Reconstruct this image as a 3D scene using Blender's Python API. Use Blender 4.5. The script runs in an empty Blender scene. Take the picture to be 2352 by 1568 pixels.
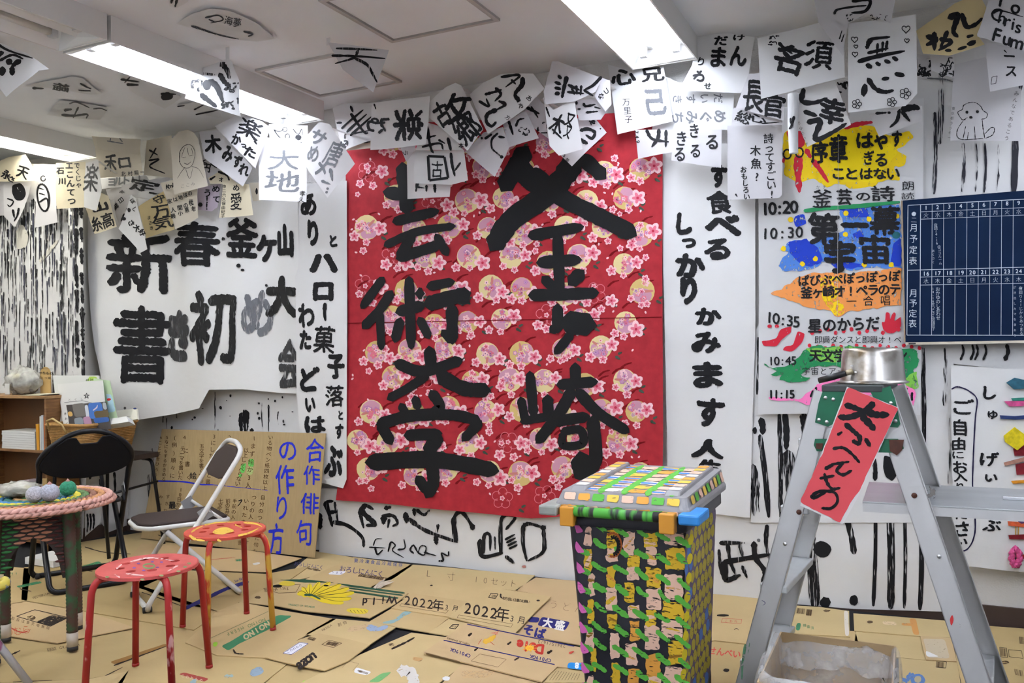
import bpy, bmesh, math, random
import numpy as np
from mathutils import Vector, Matrix, noise as mnoise
from mathutils.geometry import delaunay_2d_cdt

# ------------------------------------------------------------------ camera, world, exposure
SC = bpy.context.scene
COL = SC.collection
W, H = 2352, 1568
FPX = 1943.7                                   # focal length in pixels of the 2352 px wide frame
YAW, PIT, ROL = (math.radians(a) for a in (-25.538, .403, -1.041))
CAM = np.array([0.0, 0.0, 1.23])
FW = np.array([math.sin(YAW)*math.cos(PIT), math.cos(YAW)*math.cos(PIT), math.sin(PIT)])
_ri = np.array([math.cos(YAW), -math.sin(YAW), 0.0]); _up = np.cross(_ri, FW)
RI = math.cos(ROL)*_ri + math.sin(ROL)*_up
UP = -math.sin(ROL)*_ri + math.cos(ROL)*_up
cd = bpy.data.cameras.new('camera'); cam = bpy.data.objects.new('camera', cd); COL.objects.link(cam)
cd.sensor_width = 36.0; cd.lens = FPX/W*36.0; cd.clip_start = .05
cam.matrix_world = Matrix(((RI[0], UP[0], -FW[0], CAM[0]), (RI[1], UP[1], -FW[1], CAM[1]), (RI[2], UP[2], -FW[2], CAM[2]), (0, 0, 0, 1)))
SC.camera = cam
wd = bpy.data.worlds.new('world'); SC.world = wd; wd.use_nodes = True
wd.node_tree.nodes['Background'].inputs[0].default_value = (.6, .62, .65, 1)
wd.node_tree.nodes['Background'].inputs[1].default_value = .1
SC.view_settings.view_transform = 'Standard'; SC.view_settings.look = 'None'
SC.view_settings.gamma = 1.0; SC.view_settings.use_curve_mapping = False
SC.view_settings.exposure = 1.15
SC.cycles.max_bounces = 5; SC.cycles.diffuse_bounces = 4; SC.cycles.glossy_bounces = 3; SC.cycles.transmission_bounces = 4; SC.cycles.transparent_max_bounces = 8
SC.cycles.use_adaptive_sampling = True; SC.cycles.adaptive_threshold = .09
SC.cycles.caustics_reflective = False; SC.cycles.caustics_refractive = False
TUBE_COOL = ((.80, .86, 1.0), 17.5)          # fluorescent tubes over the room
TUBE_WARM = ((.97, .95, .86), 13.5)            # yellower tubes in the left corner

# ------------------------------------------------------------------ helpers
RNG = random.Random(7); NR = np.random.RandomState(11)
def rays(px):
    px = np.asarray(px, float).reshape(-1, 2)
    return FW*FPX + RI*(px[:, :1]-W/2) - UP*(px[:, 1:]-H/2)
def at(x, y, axis, val):
    d = rays((x, y))[0]; return CAM + d*((val-CAM[axis])/d[axis])

def srgb(r, g, b):
    f = lambda c: (c/255/12.92) if c/255 <= .04045 else ((c/255+.055)/1.055)**2.4
    return (f(r), f(g), f(b))

MATS = {}
def mat(name, col, rough=.6, metal=0.0, var=0.0, scale=8.0, bump=0.0, bscale=60.0, col2=None, trans=0.0, stretch=None, spec=.5, detail=4.0, emis=None, thr=None):
    """procedural principled material: noise mixes col with col2 (or a darker col), optional bump, translucency"""
    if name in MATS: return MATS[name]
    m = bpy.data.materials.new(name); m.use_nodes = True; MATS[name] = m
    nt = m.node_tree; b = nt.nodes['Principled BSDF']; out = nt.nodes['Material Output']
    b.inputs['Base Color'].default_value = (*col, 1); b.inputs['Roughness'].default_value = rough
    b.inputs['Metallic'].default_value = metal; b.inputs['Specular IOR Level'].default_value = spec
    tc = nt.nodes.new('ShaderNodeTexCoord'); src = tc.outputs['Object']
    if stretch:
        mp = nt.nodes.new('ShaderNodeMapping'); mp.inputs['Scale'].default_value = stretch
        nt.links.new(src, mp.inputs[0]); src = mp.outputs[0]
    if var > 0 or col2:
        n = nt.nodes.new('ShaderNodeTexNoise'); n.inputs['Scale'].default_value = scale; n.inputs['Detail'].default_value = detail
        nt.links.new(src, n.inputs['Vector'])
        r = nt.nodes.new('ShaderNodeValToRGB'); lo, hi = thr or (.3, .7)
        r.color_ramp.elements[0].position = lo; r.color_ramp.elements[1].position = hi
        c2 = col2 or tuple(c*(1-var) for c in col)
        r.color_ramp.elements[0].color = (*c2, 1); r.color_ramp.elements[1].color = (*col, 1)
        nt.links.new(n.outputs[0], r.inputs[0]); nt.links.new(r.outputs[0], b.inputs['Base Color'])
    if bump > 0:
        n2 = nt.nodes.new('ShaderNodeTexNoise'); n2.inputs['Scale'].default_value = bscale; n2.inputs['Detail'].default_value = 5
        nt.links.new(src, n2.inputs['Vector'])
        bp = nt.nodes.new('ShaderNodeBump'); bp.inputs['Strength'].default_value = bump; bp.inputs['Distance'].default_value = .01
        nt.links.new(n2.outputs[0], bp.inputs['Height']); nt.links.new(bp.outputs[0], b.inputs['Normal'])
    if emis:
        b.inputs['Emission Color'].default_value = (*emis[0], 1); b.inputs['Emission Strength'].default_value = emis[1]
    if trans > 0:
        t = nt.nodes.new('ShaderNodeBsdfTranslucent'); t.inputs[0].default_value = (*col, 1)
        mx = nt.nodes.new('ShaderNodeMixShader'); mx.inputs[0].default_value = trans
        nt.links.new(b.outputs[0], mx.inputs[1]); nt.links.new(t.outputs[0], mx.inputs[2]); nt.links.new(mx.outputs[0], out.inputs[0])
    return m

def print_material(name, rough):
    """opaque print: colour from its own colour attribute"""
    if name in MATS: return MATS[name]
    m = bpy.data.materials.new(name); m.use_nodes = True; MATS[name] = m
    b = m.node_tree.nodes['Principled BSDF']; b.inputs['Roughness'].default_value = rough; b.inputs['Specular IOR Level'].default_value = .2
    a = m.node_tree.nodes.new('ShaderNodeAttribute'); a.attribute_name = 'Col'; m.node_tree.links.new(a.outputs['Color'], b.inputs['Base Color']); return m
def decal_material(name, rough=.55, stretch=(70, 70, 70)):
    """colour comes from the print's own colour attribute; where its alpha is below 1 the brush ran dry"""
    if name in MATS: return MATS[name]
    m = bpy.data.materials.new(name); m.use_nodes = True; MATS[name] = m
    nt = m.node_tree; b = nt.nodes['Principled BSDF']; b.inputs['Roughness'].default_value = rough
    b.inputs['Specular IOR Level'].default_value = .2
    a = nt.nodes.new('ShaderNodeAttribute'); a.attribute_name = 'Col'
    nt.links.new(a.outputs['Color'], b.inputs['Base Color'])
    tc = nt.nodes.new('ShaderNodeTexCoord'); mp = nt.nodes.new('ShaderNodeMapping'); mp.inputs['Scale'].default_value = stretch
    nt.links.new(tc.outputs['Object'], mp.inputs[0])
    n = nt.nodes.new('ShaderNodeTexNoise'); n.inputs['Scale'].default_value = 1.0; n.inputs['Detail'].default_value = 3
    nt.links.new(mp.outputs[0], n.inputs['Vector'])
    m1 = nt.nodes.new('ShaderNodeMapRange'); m1.inputs['From Min'].default_value = .28; m1.inputs['From Max'].default_value = .72
    nt.links.new(n.outputs[0], m1.inputs['Value'])
    sub = nt.nodes.new('ShaderNodeMath'); sub.operation = 'SUBTRACT'; nt.links.new(a.outputs['Alpha'], sub.inputs[0]); nt.links.new(m1.outputs[0], sub.inputs[1])
    mul = nt.nodes.new('ShaderNodeMath'); mul.operation = 'MULTIPLY_ADD'; mul.use_clamp = True
    mul.inputs[1].default_value = 7.0; mul.inputs[2].default_value = .5
    nt.links.new(sub.outputs[0], mul.inputs[0])
    mx = nt.nodes.new('ShaderNodeMath'); mx.operation = 'GREATER_THAN'; mx.inputs[1].default_value = .985; nt.links.new(a.outputs['Alpha'], mx.inputs[0])
    mm = nt.nodes.new('ShaderNodeMath'); mm.operation = 'MAXIMUM'; nt.links.new(mx.outputs[0], mm.inputs[0]); nt.links.new(mul.outputs[0], mm.inputs[1])
    nt.links.new(mm.outputs[0], b.inputs['Alpha'])
    return m

def mesh_data(name, V, F, m=None, smooth=False):
    me = bpy.data.meshes.new(name)
    V = np.asarray(V, np.float32).reshape(-1, 3)
    me.from_pydata([tuple(v) for v in V.tolist()], [], [tuple(int(i) for i in f) for f in F]) if not isinstance(F, np.ndarray) else _fast(me, V, F)
    if m: me.materials.append(m)
    if smooth and len(me.polygons): me.polygons.foreach_set('use_smooth', np.ones(len(me.polygons), bool))
    me.update(); return me
def _fast(me, V, F):
    F = np.asarray(F, np.int32); n, k = F.shape
    me.vertices.add(len(V)); me.vertices.foreach_set('co', V.ravel())
    me.loops.add(n*k); me.loops.foreach_set('vertex_index', F.ravel())
    me.polygons.add(n); me.polygons.foreach_set('loop_start', np.arange(n, dtype=np.int32)*k)
    me.update(calc_edges=True); me.validate()

def tag(o, label=None, cat=None, group=None, kind=None):
    if label: o['label'] = label
    if cat: o['category'] = cat
    if group: o['group'] = group
    if kind: o['kind'] = kind
    return o
def obj(name, V, F, m, parent=None, smooth=False, loc=None):
    """one mesh object; V is in the parent's own space (or the world when it has no parent)"""
    V = np.asarray(V, float).reshape(-1, 3)
    if parent is None and loc is None:
        loc = V.mean(0); loc[2] = V[:, 2].min()
    if loc is not None: V = V - np.asarray(loc)
    o = bpy.data.objects.new(name, mesh_data(name, V, F, m, smooth)); COL.objects.link(o)
    if loc is not None: o.location = tuple(loc)
    if parent: o.parent = parent
    return o
def thing(name, label, cat, loc=(0, 0, 0), rz=0.0, group=None):
    o = bpy.data.objects.new(name, None); COL.objects.link(o); o.empty_display_size = .1
    o.location = tuple(loc); o.rotation_euler = (0, 0, rz)
    return tag(o, label, cat, group)
def struct(name, V, F, m, parent=None):
    o = obj(name, V, F, m, parent)
    if not parent: o['kind'] = 'structure'
    return o
def bevel(o, w=.004, seg=2):
    b = o.modifiers.new('bevel', 'BEVEL'); b.width = w; b.segments = seg; b.limit_method = 'ANGLE'; return o

class MB:
    """collects shapes into ONE mesh"""
    def __init__(self): self.V = []; self.F = []; self.n = 0
    def add(self, V, F):
        V = np.asarray(V, float).reshape(-1, 3); self.V.append(V)
        self.F += [tuple(int(i)+self.n for i in f) for f in F]; self.n += len(V); return self
    def box(self, a, b, R=None, c=None):
        (x0, y0, z0), (x1, y1, z1) = a, b
        V = np.array([(x0, y0, z0), (x1, y0, z0), (x1, y1, z0), (x0, y1, z0), (x0, y0, z1), (x1, y0, z1), (x1, y1, z1), (x0, y1, z1)], float)
        if R is not None: V = V @ np.asarray(R).T
        if c is not None: V = V + np.asarray(c)
        return self.add(V, BOXF)
    def tube(self, P, r, n=10, fillet=0.0, closed=False, flat=None):
        return self.add(*tube(P, r, n, fillet, closed, flat))
    def lathe(self, prof, c=(0, 0, 0), n=32):
        return self.add(*lathe(prof, c, n))
    def prism(self, poly, z0, z1):
        return self.add(*prism(poly, z0, z1))
    def loft(self, rings, cap=True):
        return self.add(*loft(rings, cap))
    def build(self, name, m, parent=None, smooth=False, loc=None):
        return obj(name, np.concatenate(self.V), self.F, m, parent, smooth, loc)
BOXF = [(0, 3, 2, 1), (4, 5, 6, 7), (0, 1, 5, 4), (1, 2, 6, 5), (2, 3, 7, 6), (3, 0, 4, 7)]

def fillet_path(P, r, seg=5):
    P = [np.asarray(p, float) for p in P]; out = [P[0]]
    for a, b, c in zip(P, P[1:], P[2:]):
        u = a-b; v = c-b; lu, lv = np.linalg.norm(u), np.linalg.norm(v); u /= lu; v /= lv
        d = min(r, lu*.49, lv*.49)
        p0, p1 = b+u*d, b+v*d
        for k in range(seg+1):
            t = k/seg; out.append((1-t)**2*p0 + 2*t*(1-t)*b + t*t*p1)
    out.append(P[-1]); return out
def tube(P, r, n=10, fillet=0.0, closed=False, flat=None):
    if fillet: P = fillet_path(P, fillet)
    P = np.array([np.asarray(p, float) for p in P]); N = len(P)
    rr = np.full(N, r) if np.isscalar(r) else np.interp(np.linspace(0, 1, N), np.linspace(0, 1, len(r)), r)
    T = np.roll(P, -1, 0)-np.roll(P, 1, 0) if closed else np.gradient(P, axis=0)
    T /= np.linalg.norm(T, axis=1)[:, None]+1e-12
    ref = np.array([0, 0, 1.0]) if abs(T[0][2]) < .9 else np.array([1.0, 0, 0])
    u = np.cross(ref, T[0]); u /= np.linalg.norm(u); V = []; F = []
    for i in range(N):
        u = u - T[i]*(u@T[i]); u /= np.linalg.norm(u)+1e-12; v = np.cross(T[i], u)
        for k in range(n):
            a = 2*math.pi*k/n; fl = flat or 1.0
            V.append(P[i]+rr[i]*(math.cos(a)*u+math.sin(a)*v*fl))
    M = N if closed else N-1
    for i in range(M):
        j = (i+1) % N
        for k in range(n):
            F.append((i*n+k, i*n+(k+1) % n, j*n+(k+1) % n, j*n+k))
    if not closed:
        F.append(tuple(range(n))[::-1]); F.append(tuple((N-1)*n+k for k in range(n)))
    return np.array(V), F
def lathe(prof, c=(0, 0, 0), n=32):
    V = []; F = []; c = np.asarray(c, float)
    for r, z in prof:
        for k in range(n):
            a = 2*math.pi*k/n; V.append(c+(r*math.cos(a), r*math.sin(a), z))
    for i in range(len(prof)-1):
        for k in range(n):
            F.append((i*n+k, i*n+(k+1) % n, (i+1)*n+(k+1) % n, (i+1)*n+k))
    return np.array(V), F
def prism(poly, z0, z1):
    n = len(poly); V = [(x, y, z0) for x, y in poly]+[(x, y, z1) for x, y in poly]
    F = [tuple(range(n))[::-1], tuple(range(n, 2*n))]+[(i, (i+1) % n, n+(i+1) % n, n+i) for i in range(n)]
    return np.array(V, float), F
def loft(rings, cap=True):
    n = len(rings[0]); V = np.concatenate([np.asarray(r, float) for r in rings]); F = []
    for i in range(len(rings)-1):
        for k in range(n): F.append((i*n+k, i*n+(k+1) % n, (i+1)*n+(k+1) % n, (i+1)*n+k))
    if cap: F.append(tuple(range(n))[::-1]); F.append(tuple((len(rings)-1)*n+k for k in range(n)))
    return V, F
def rrect(w, d, r, z, n=4, c=(0, 0)):
    """rounded rectangle ring"""
    P = []
    for sx, sy, a0 in ((1, 1, 0), (-1, 1, 90), (-1, -1, 180), (1, -1, 270)):
        for k in range(n+1):
            a = math.radians(a0+90*k/n); P.append((c[0]+sx*(w/2-r)+r*math.cos(a), c[1]+sy*(d/2-r)+r*math.sin(a), z))
    return np.array(P)
def copy_tree(o, parent=None):
    c = o.copy(); COL.objects.link(c); c.parent = parent
    for ch in list(o.children): copy_tree(ch, c)
    return c

# ---- flat fills ------------------------------------------------------------
def densify(P, s, closed=True):
    P = np.asarray(P, float); out = []; n = len(P)
    for i in range(n if closed else n-1):
        a, b = P[i], P[(i+1) % n]; k = max(1, int(np.ceil(np.linalg.norm(b-a)/s)))
        for j in range(k): out.append(a+(b-a)*j/k)
    if not closed: out.append(P[-1])
    return np.array(out)
def inside(P, loops):
    """winding number test: outer loops run one way, holes the other"""
    c = np.zeros(len(P), np.int32)
    for Lp in loops:
        q = np.roll(Lp, -1, 0)
        for (x0, y0), (x1, y1) in zip(Lp, q):
            if y0 == y1: continue
            m = ((y0 > P[:, 1]) != (y1 > P[:, 1])) & (P[:, 0] < (x1-x0)*(P[:, 1]-y0)/(y1-y0)+x0); c += m*(1 if y1 > y0 else -1)
    return c != 0
def area(P): return .5*np.sum(P[:, 0]*np.roll(P[:, 1], -1)-np.roll(P[:, 0], -1)*P[:, 1])
def cdt(loops, grid=None):
    """triangulate loops (even-odd, holes allowed) with inner points every `grid`"""
    pts = []; edges = []
    for L in loops:
        b = len(pts); n = len(L)
        if n < 3: continue
        pts += [Vector((float(p[0]), float(p[1]))) for p in L]; edges += [(b+i, b+(i+1) % n) for i in range(n)]
    if grid:
        A = np.concatenate(loops); lo, hi = A.min(0), A.max(0)
        gx, gy = np.meshgrid(np.arange(lo[0]+grid/2, hi[0], grid), np.arange(lo[1]+grid/2, hi[1], grid)); g = np.stack([gx.ravel(), gy.ravel()], 1)
        if len(g):
            g = g[inside(g, loops)]; pts += [Vector((float(x), float(y))) for x, y in g]
    v, e, f, *_ = delaunay_2d_cdt(pts, edges, [], 0, 1e-6)
    V = np.array([(p.x, p.y) for p in v]); F = np.array([t for t in f if len(t) == 3], np.int32)
    if not len(F): return V, np.zeros((0, 3), np.int32)
    c = V[F].mean(1); F = F[inside(c, loops)]
    t = V[F]; e0, e1, e2 = t[:, 1]-t[:, 0], t[:, 2]-t[:, 0], t[:, 2]-t[:, 1]
    ar = np.abs(e0[:, 0]*e1[:, 1]-e0[:, 1]*e1[:, 0]); ln = np.maximum(np.maximum((e0**2).sum(1), (e1**2).sum(1)), (e2**2).sum(1))
    return V, F[ar > 2e-3*ln]                    # slivers along straight edges spoil the shading

# ---- glyphs of the built-in font as brush shapes ------------------------------
_G = {}
def glyph(ch, w, rough=.010):
    k = (ch, round(w, 3), rough)
    if k in _G: return _G[k]
    cu = bpy.data.curves.new('g', 'FONT'); cu.body = ch; cu.resolution_u = 3
    o = bpy.data.objects.new('g', cu); COL.objects.link(o)
    dg = bpy.context.evaluated_depsgraph_get(); me = o.evaluated_get(dg).to_mesh()
    cnt = {}
    for p in me.polygons:
        for e in p.edge_keys: cnt[e] = cnt.get(e, 0)+1
    V = np.array([(v.co.x, v.co.y) for v in me.vertices]).reshape(-1, 2)
    nb = {}
    for (a, b), c in cnt.items():
        if c == 1: nb.setdefault(a, []).append(b); nb.setdefault(b, []).append(a)
    loops = []; used = set()
    for s in nb:
        if s in used: continue
        L = [s]; used.add(s); cur = s
        while True:
            nx = [q for q in nb[cur] if q not in used]
            if not nx: break
            cur = nx[0]; used.add(cur); L.append(cur)
        if len(L) > 2: loops.append(V[L])
    o.evaluated_get(dg).to_mesh_clear(); bpy.data.objects.remove(o); bpy.data.curves.remove(cu)
    out = []
    for i, Lp in enumerate(loops):
        depth = sum(bool(inside(Lp[:1]+1e-5, [q])[0]) for j, q in enumerate(loops) if j != i)
        if (area(Lp) > 0) == bool(depth % 2): Lp = Lp[::-1]
        D = densify(Lp, .03)
        t = np.roll(D, -1, 0)-np.roll(D, 1, 0); t /= np.linalg.norm(t, axis=1)[:, None]+1e-9
        D2 = D+w*np.stack([t[:, 1], -t[:, 0]], 1)
        if depth % 2 and (area(D2) > -.0008): continue
        D = D2
        if len(D) > 6:
            for _ in range(2): D = .5*D+.25*(np.roll(D, 1, 0)+np.roll(D, -1, 0))
        if rough: D = D+NR.normal(0, rough, D.shape)*.7+rough*.7*np.stack([np.sin(D[:, 1]*13+D[:, 0]*5), np.sin(D[:, 0]*11+1)], 1)
        out.append(D)
    if not out: _G[k] = None; return None
    Vv, F = cdt(out, .13); A = np.concatenate(out)
    _G[k] = (Vv, F, A.min(0), A.max(0)); return _G[k]

INK = (.012, .012, .014); GREYINK = (.16, .165, .18)
def rotpx(P, c, deg):
    a = math.radians(deg); R = np.array([[math.cos(a), -math.sin(a)], [math.sin(a), math.cos(a)]])
    return (P-c) @ R.T + c
def G(ch, x0, y0, x1, y1, rot=0, w=.03, col=INK, a=1.0, rough=.010, warp=1.0):
    """one character fitted into a pixel box, then turned clockwise about its middle"""
    g = glyph(ch, w, rough)
    if g is None: return []
    V, F, lo, hi = g; q = (V-lo)/np.maximum(hi-lo, 1e-6)
    if warp:
        s = RNG.uniform(0, 9)
        q = q+warp*.018*np.stack([np.sin(q[:, 1]*5+s)+.6*np.sin(q[:, 0]*9+s), np.sin(q[:, 0]*5+s*2)], 1)
    P = np.stack([x0+q[:, 0]*(x1-x0), y1-q[:, 1]*(y1-y0)], 1)
    if rot: P = rotpx(P, np.array([(x0+x1)/2, (y0+y1)/2]), rot)
    return [(P, F, col, a)]
def T(s, x0, y0, x1, y1, size, rot=0, w=.015, col=INK, a=1.0, rough=.006, sx=1.0, mirror=False):
    """a line of characters; first centre (x0,y0), last centre (x1,y1), em height in pixels"""
    out = []; n = len(s)
    for i, ch in enumerate(s):
        if ch == ' ': continue
        g = glyph(ch, w, rough)
        if g is None: continue
        V, F, lo, hi = g; t = i/max(1, n-1); c = np.array([x0+(x1-x0)*t, y0+(y1-y0)*t])
        cx = .5 if ord(ch) > 0x2000 else (lo[0]+hi[0])/2
        q = V-np.array([cx, .37])
        P = np.stack([q[:, 0]*size*sx*(-1 if mirror else 1), -q[:, 1]*size], 1)+c
        out.append((rotpx(P, c, rot+RNG.uniform(-3, 3) if rough else rot), F, col, a))
    return out
def spline(P, k=6):
    P = np.asarray(P, float)
    if len(P) < 3: return densify(P, max(1.0, np.linalg.norm(P[-1]-P[0])/8), False)
    Q = np.concatenate([[2*P[0]-P[1]], P, [2*P[-1]-P[-2]]]); out = []
    for i in range(1, len(Q)-2):
        p0, p1, p2, p3 = Q[i-1:i+3]
        for j in range(k):
            t = j/k; out.append(.5*((2*p1)+(-p0+p2)*t+(2*p0-5*p1+4*p2-p3)*t*t+(-p0+3*p1-3*p2+p3)*t**3))
    out.append(Q[-2]); return np.array(out)
def S(P, w, col=INK, a=1.0, taper=.55, rough=.12, k=6):
    """a brush stroke along pixel points"""
    C = spline(P, k); n = len(C); Tn = np.gradient(C, axis=0); Tn /= np.linalg.norm(Tn, axis=1)[:, None]+1e-9
    N = np.stack([-Tn[:, 1], Tn[:, 0]], 1); t = np.linspace(0, 1, n)
    hw = .5*w*(1-(1-taper)*t**1.5)*(1+rough*NR.normal(0, 1, n)); hw[0] *= .75; hw[-1] *= .6
    e0, e1 = C[:1]-Tn[:1]*w*.3, C[-1:]+Tn[-1:]*w*.25*taper
    V = np.concatenate([C+N*hw[:, None], C-N*hw[:, None], e0, e1]); F = []
    for i in range(n-1): F += [(i, i+1, n+i+1), (i, n+i+1, n+i)]
    F += [(2*n, 0, n), (2*n+1, 2*n-1, n-1)]
    return [(V, np.array(F, np.int32), col, a)]
def L(P, w, col=INK, a=1.0):
    """a ruled line of even width"""
    out = []
    for p, q in zip(P, P[1:]):
        p, q = np.array(p, float), np.array(q, float); d = (q-p)/(np.linalg.norm(q-p)+1e-9); nn = np.array([-d[1], d[0]])*w/2
        m = max(1, int(np.linalg.norm(q-p)//60)); A = [p+(q-p)*i/m for i in range(m+1)]
        V = np.array([v+nn for v in A]+[v-nn for v in A])
        out.append((V, np.array([t for i in range(m) for t in ((i, i+1, m+2+i), (i, m+2+i, m+1+i))], np.int32), col, a))
    return out
def B(P, col, a=1.0, rough=2.0, step=6.0, grid=26.0):
    """a filled patch of paint with an uneven edge"""
    D = densify(P, step)
    if rough: D = D+NR.normal(0, rough, D.shape)*.6
    for _ in range(1): D = .5*D+.25*(np.roll(D, 1, 0)+np.roll(D, -1, 0))
    V, F = cdt([D], grid); return [(V, F, col, a)]
def E(cx, cy, rx, ry, col=INK, rot=0, a=1.0, rough=.06, n=14):
    t = np.linspace(0, 2*math.pi, n, endpoint=False); r = 1+rough*NR.normal(0, 1, n)
    V = np.concatenate([[[0, 0]], np.stack([rx*r*np.cos(t), ry*r*np.sin(t)], 1)]); V = rotpx(V, np.zeros(2), rot)+(cx, cy)
    return [(V, np.array([(0, 1+i, 1+(i+1) % n) for i in range(n)], np.int32), col, a)]

def lift(items, v): return [(P, F, c, a, v) for P, F, c, a, *_ in items]
class Surf:
    """a plane in the room with its own gentle relief; pixels of the photograph are carried onto it along their sight lines"""
    def __init__(self, p, n, disp=None):
        self.p = np.asarray(p, float); self.n = np.asarray(n, float)/np.linalg.norm(n)
        up = np.array([0, 0, 1.0]) if abs(self.n[2]) < .9 else np.array([0, 1.0, 0])
        self.ax = np.cross(up, self.n); self.ax /= np.linalg.norm(self.ax); self.ay = np.cross(self.n, self.ax); self.disp = disp
    def ab(self, px):
        d = rays(px); t = ((self.p-CAM)@self.n)/(d@self.n); Q = CAM+d*t[:, None]-self.p
        return np.stack([Q@self.ax, Q@self.ay], 1)
    def xyz(self, ab, off=0.0):
        d = (self.disp(ab[:, 0], ab[:, 1]) if self.disp else 0)+off
        return self.p+ab[:, :1]*self.ax+ab[:, 1:]*self.ay+np.asarray(d).reshape(-1, 1)*self.n
    def px(self, px, off=0.0): return self.xyz(self.ab(px), off)
def quad_surf(A, Bp, C, disp=None):
    n = np.cross(Bp-A, C-A); n /= np.linalg.norm(n)
    if n @ (CAM-A) < 0: n = -n
    return Surf(A, n, disp)

def sheet(name, poly, surf, m, label, cat, group=None, grid=.04, edge=None, parent=None, kind=None):
    """a thin sheet cut to a pixel outline and laid on surf"""
    ab = surf.ab(poly); D = densify(ab, edge or grid); V, F = cdt([D], grid); X = surf.xyz(V)
    f = X[F[0]] if len(F) else X[:3]
    if np.cross(f[1]-f[0], f[2]-f[0]) @ surf.n < 0: F = F[:, ::-1]
    o = obj(name, X, F, m, parent, True)
    if parent is None: tag(o, label, cat, group, kind)
    o['_s'] = 1; del o['_s']
    return o
def clusters(items):
    """groups of items whose pixel boxes touch, so that each written character or word can be its own part"""
    bx = []
    for P, *_ in items:
        lo, hi = P.min(0), P.max(0); m = max(2.0, .12*max(hi-lo)); bx.append((lo[0]-m, lo[1]-m, hi[0]+m, hi[1]+m))
    par = list(range(len(items)))
    def find(i):
        while par[i] != i: par[i] = par[par[i]]; i = par[i]
        return i
    for i in range(len(items)):
        for j in range(i):
            p, q = bx[i], bx[j]
            if p[0] < q[2] and q[0] < p[2] and p[1] < q[3] and q[1] < p[3]: par[find(i)] = find(j)
    out = {}
    for i in range(len(items)): out.setdefault(find(i), []).append(i)
    return list(out.values())
def decal(name, items, surf, parent, mname='brush_ink', off=.0012, step=.00012, rough=.55, stretch=(70, 70, 70), loc=None, kind=None, split=True):
    items = [i for i in items if len(i[1])]
    if not items: return None
    gr = clusters(items) if split and len(items) < 400 else []
    if 1 < len(gr) <= 40:
        for g in gr: _decal(name, [(items[i], i) for i in g], surf, parent, mname, off, step, rough, stretch, loc, None)
        return None
    return _decal(name, [(q, i) for i, q in enumerate(items)], surf, parent, mname, off, step, rough, stretch, loc, 'stuff' if len(gr) > 40 or len(items) >= 400 else kind)
def _decal(name, items, surf, parent, mname, off, step, rough, stretch, loc, kind):
    Vs = []; Fs = []; Cs = []; n = 0
    for (P, F, c, a, *lf), k in items:
        X = surf.px(P, off+(lf[0] if lf else min(step*k, .0035))); Vs.append(X)
        t = X[F[0]]
        nr = np.cross(t[1]-t[0], t[2]-t[0])
        Fs.append((F[:, ::-1] if nr@surf.n < 0 else F)+n); Cs.append(np.tile((*c, a), (len(X), 1))); n += len(X)
    V = np.concatenate(Vs); F = np.concatenate(Fs); Cc = np.concatenate(Cs).astype(np.float32)
    V = V-np.array(parent.location) if loc is None else V-np.asarray(loc)
    me = mesh_data(name, V, F, print_material(mname+'_solid', rough))
    dry = np.concatenate([np.full(len(q[0][1]), 1 if q[0][3] < .985 else 0, np.int32) for q in items])
    if dry.any():
        me.materials.append(decal_material(mname, rough, stretch))
        if len(me.polygons) == len(dry): me.polygons.foreach_set('material_index', dry)
    ca = me.color_attributes.new('Col', 'FLOAT_COLOR', 'POINT')
    if len(me.vertices) == len(Cc): ca.data.foreach_set('color', Cc.ravel())
    o = bpy.data.objects.new(name, me); COL.objects.link(o); o.parent = parent
    if abs(parent.rotation_euler[2]) > 1e-6: o.matrix_parent_inverse = Matrix.Rotation(-parent.rotation_euler[2], 4, 'Z')
    if kind: o['kind'] = kind
    return o
# ------------------------------------------------------------------ materials of the room
M_WALL = mat('white_plaster', (.74, .725, .70), .85, bump=.25, bscale=140, var=.06, scale=2)
M_CEIL = mat('ceiling_board', (.84, .85, .875), .9, var=.04, scale=3, bump=.08, bscale=200)
M_FLOOR = mat('black_carpet', (.012, .012, .014), .95, bump=.4, bscale=300, var=.5, scale=90)
M_BASE = mat('brown_baseboard', (.075, .045, .035), .55, var=.2, scale=6)
M_PART = mat('partition_board', (.66, .64, .58), .8, var=.05, scale=3)
M_ENAMEL = mat('white_enamel', (.83, .82, .80), .4)
M_REFL = mat('reflector_white', (.9, .9, .89), .35)
M_OFF = mat('unlit_tube', (.78, .76, .70), .3)
M_LIT = mat('lit_tube', (1, 1, 1), .5, emis=TUBE_COOL)
M_LITW = mat('lit_tube_warm', (1, 1, 1), .5, emis=TUBE_WARM)
M_SOCK = mat('lamp_socket', (.7, .7, .7), .5)
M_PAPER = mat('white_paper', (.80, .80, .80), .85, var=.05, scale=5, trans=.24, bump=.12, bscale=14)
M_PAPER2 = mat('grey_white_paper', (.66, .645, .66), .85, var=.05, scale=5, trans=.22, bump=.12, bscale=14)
M_CREAM = mat('cream_paper', (.72, .645, .47), .85, var=.07, scale=5, trans=.2, bump=.12, bscale=14)
M_BEIGE = mat('beige_paper', (.70, .64, .53), .85, var=.06, scale=5, trans=.2, bump=.12, bscale=14)
M_LAV = mat('lavender_paper', (.55, .47, .55), .85, var=.06, scale=5, trans=.2)
M_YEL = mat('yellow_paper', (.66, .53, .28), .85, var=.07, scale=5, trans=.2)
M_BANNER = mat('banner_paper', (.75, .745, .735), .85, var=.07, scale=2.2, bump=.25, bscale=9)
M_CLOTH = mat('white_cotton', (.76, .755, .735), .95, var=.05, scale=2, bump=.3, bscale=12)
M_RED = mat('red_print_cloth', (.47, .018, .030), .8, col2=(.36, .010, .02), scale=22, bump=.15, bscale=10)

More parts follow.
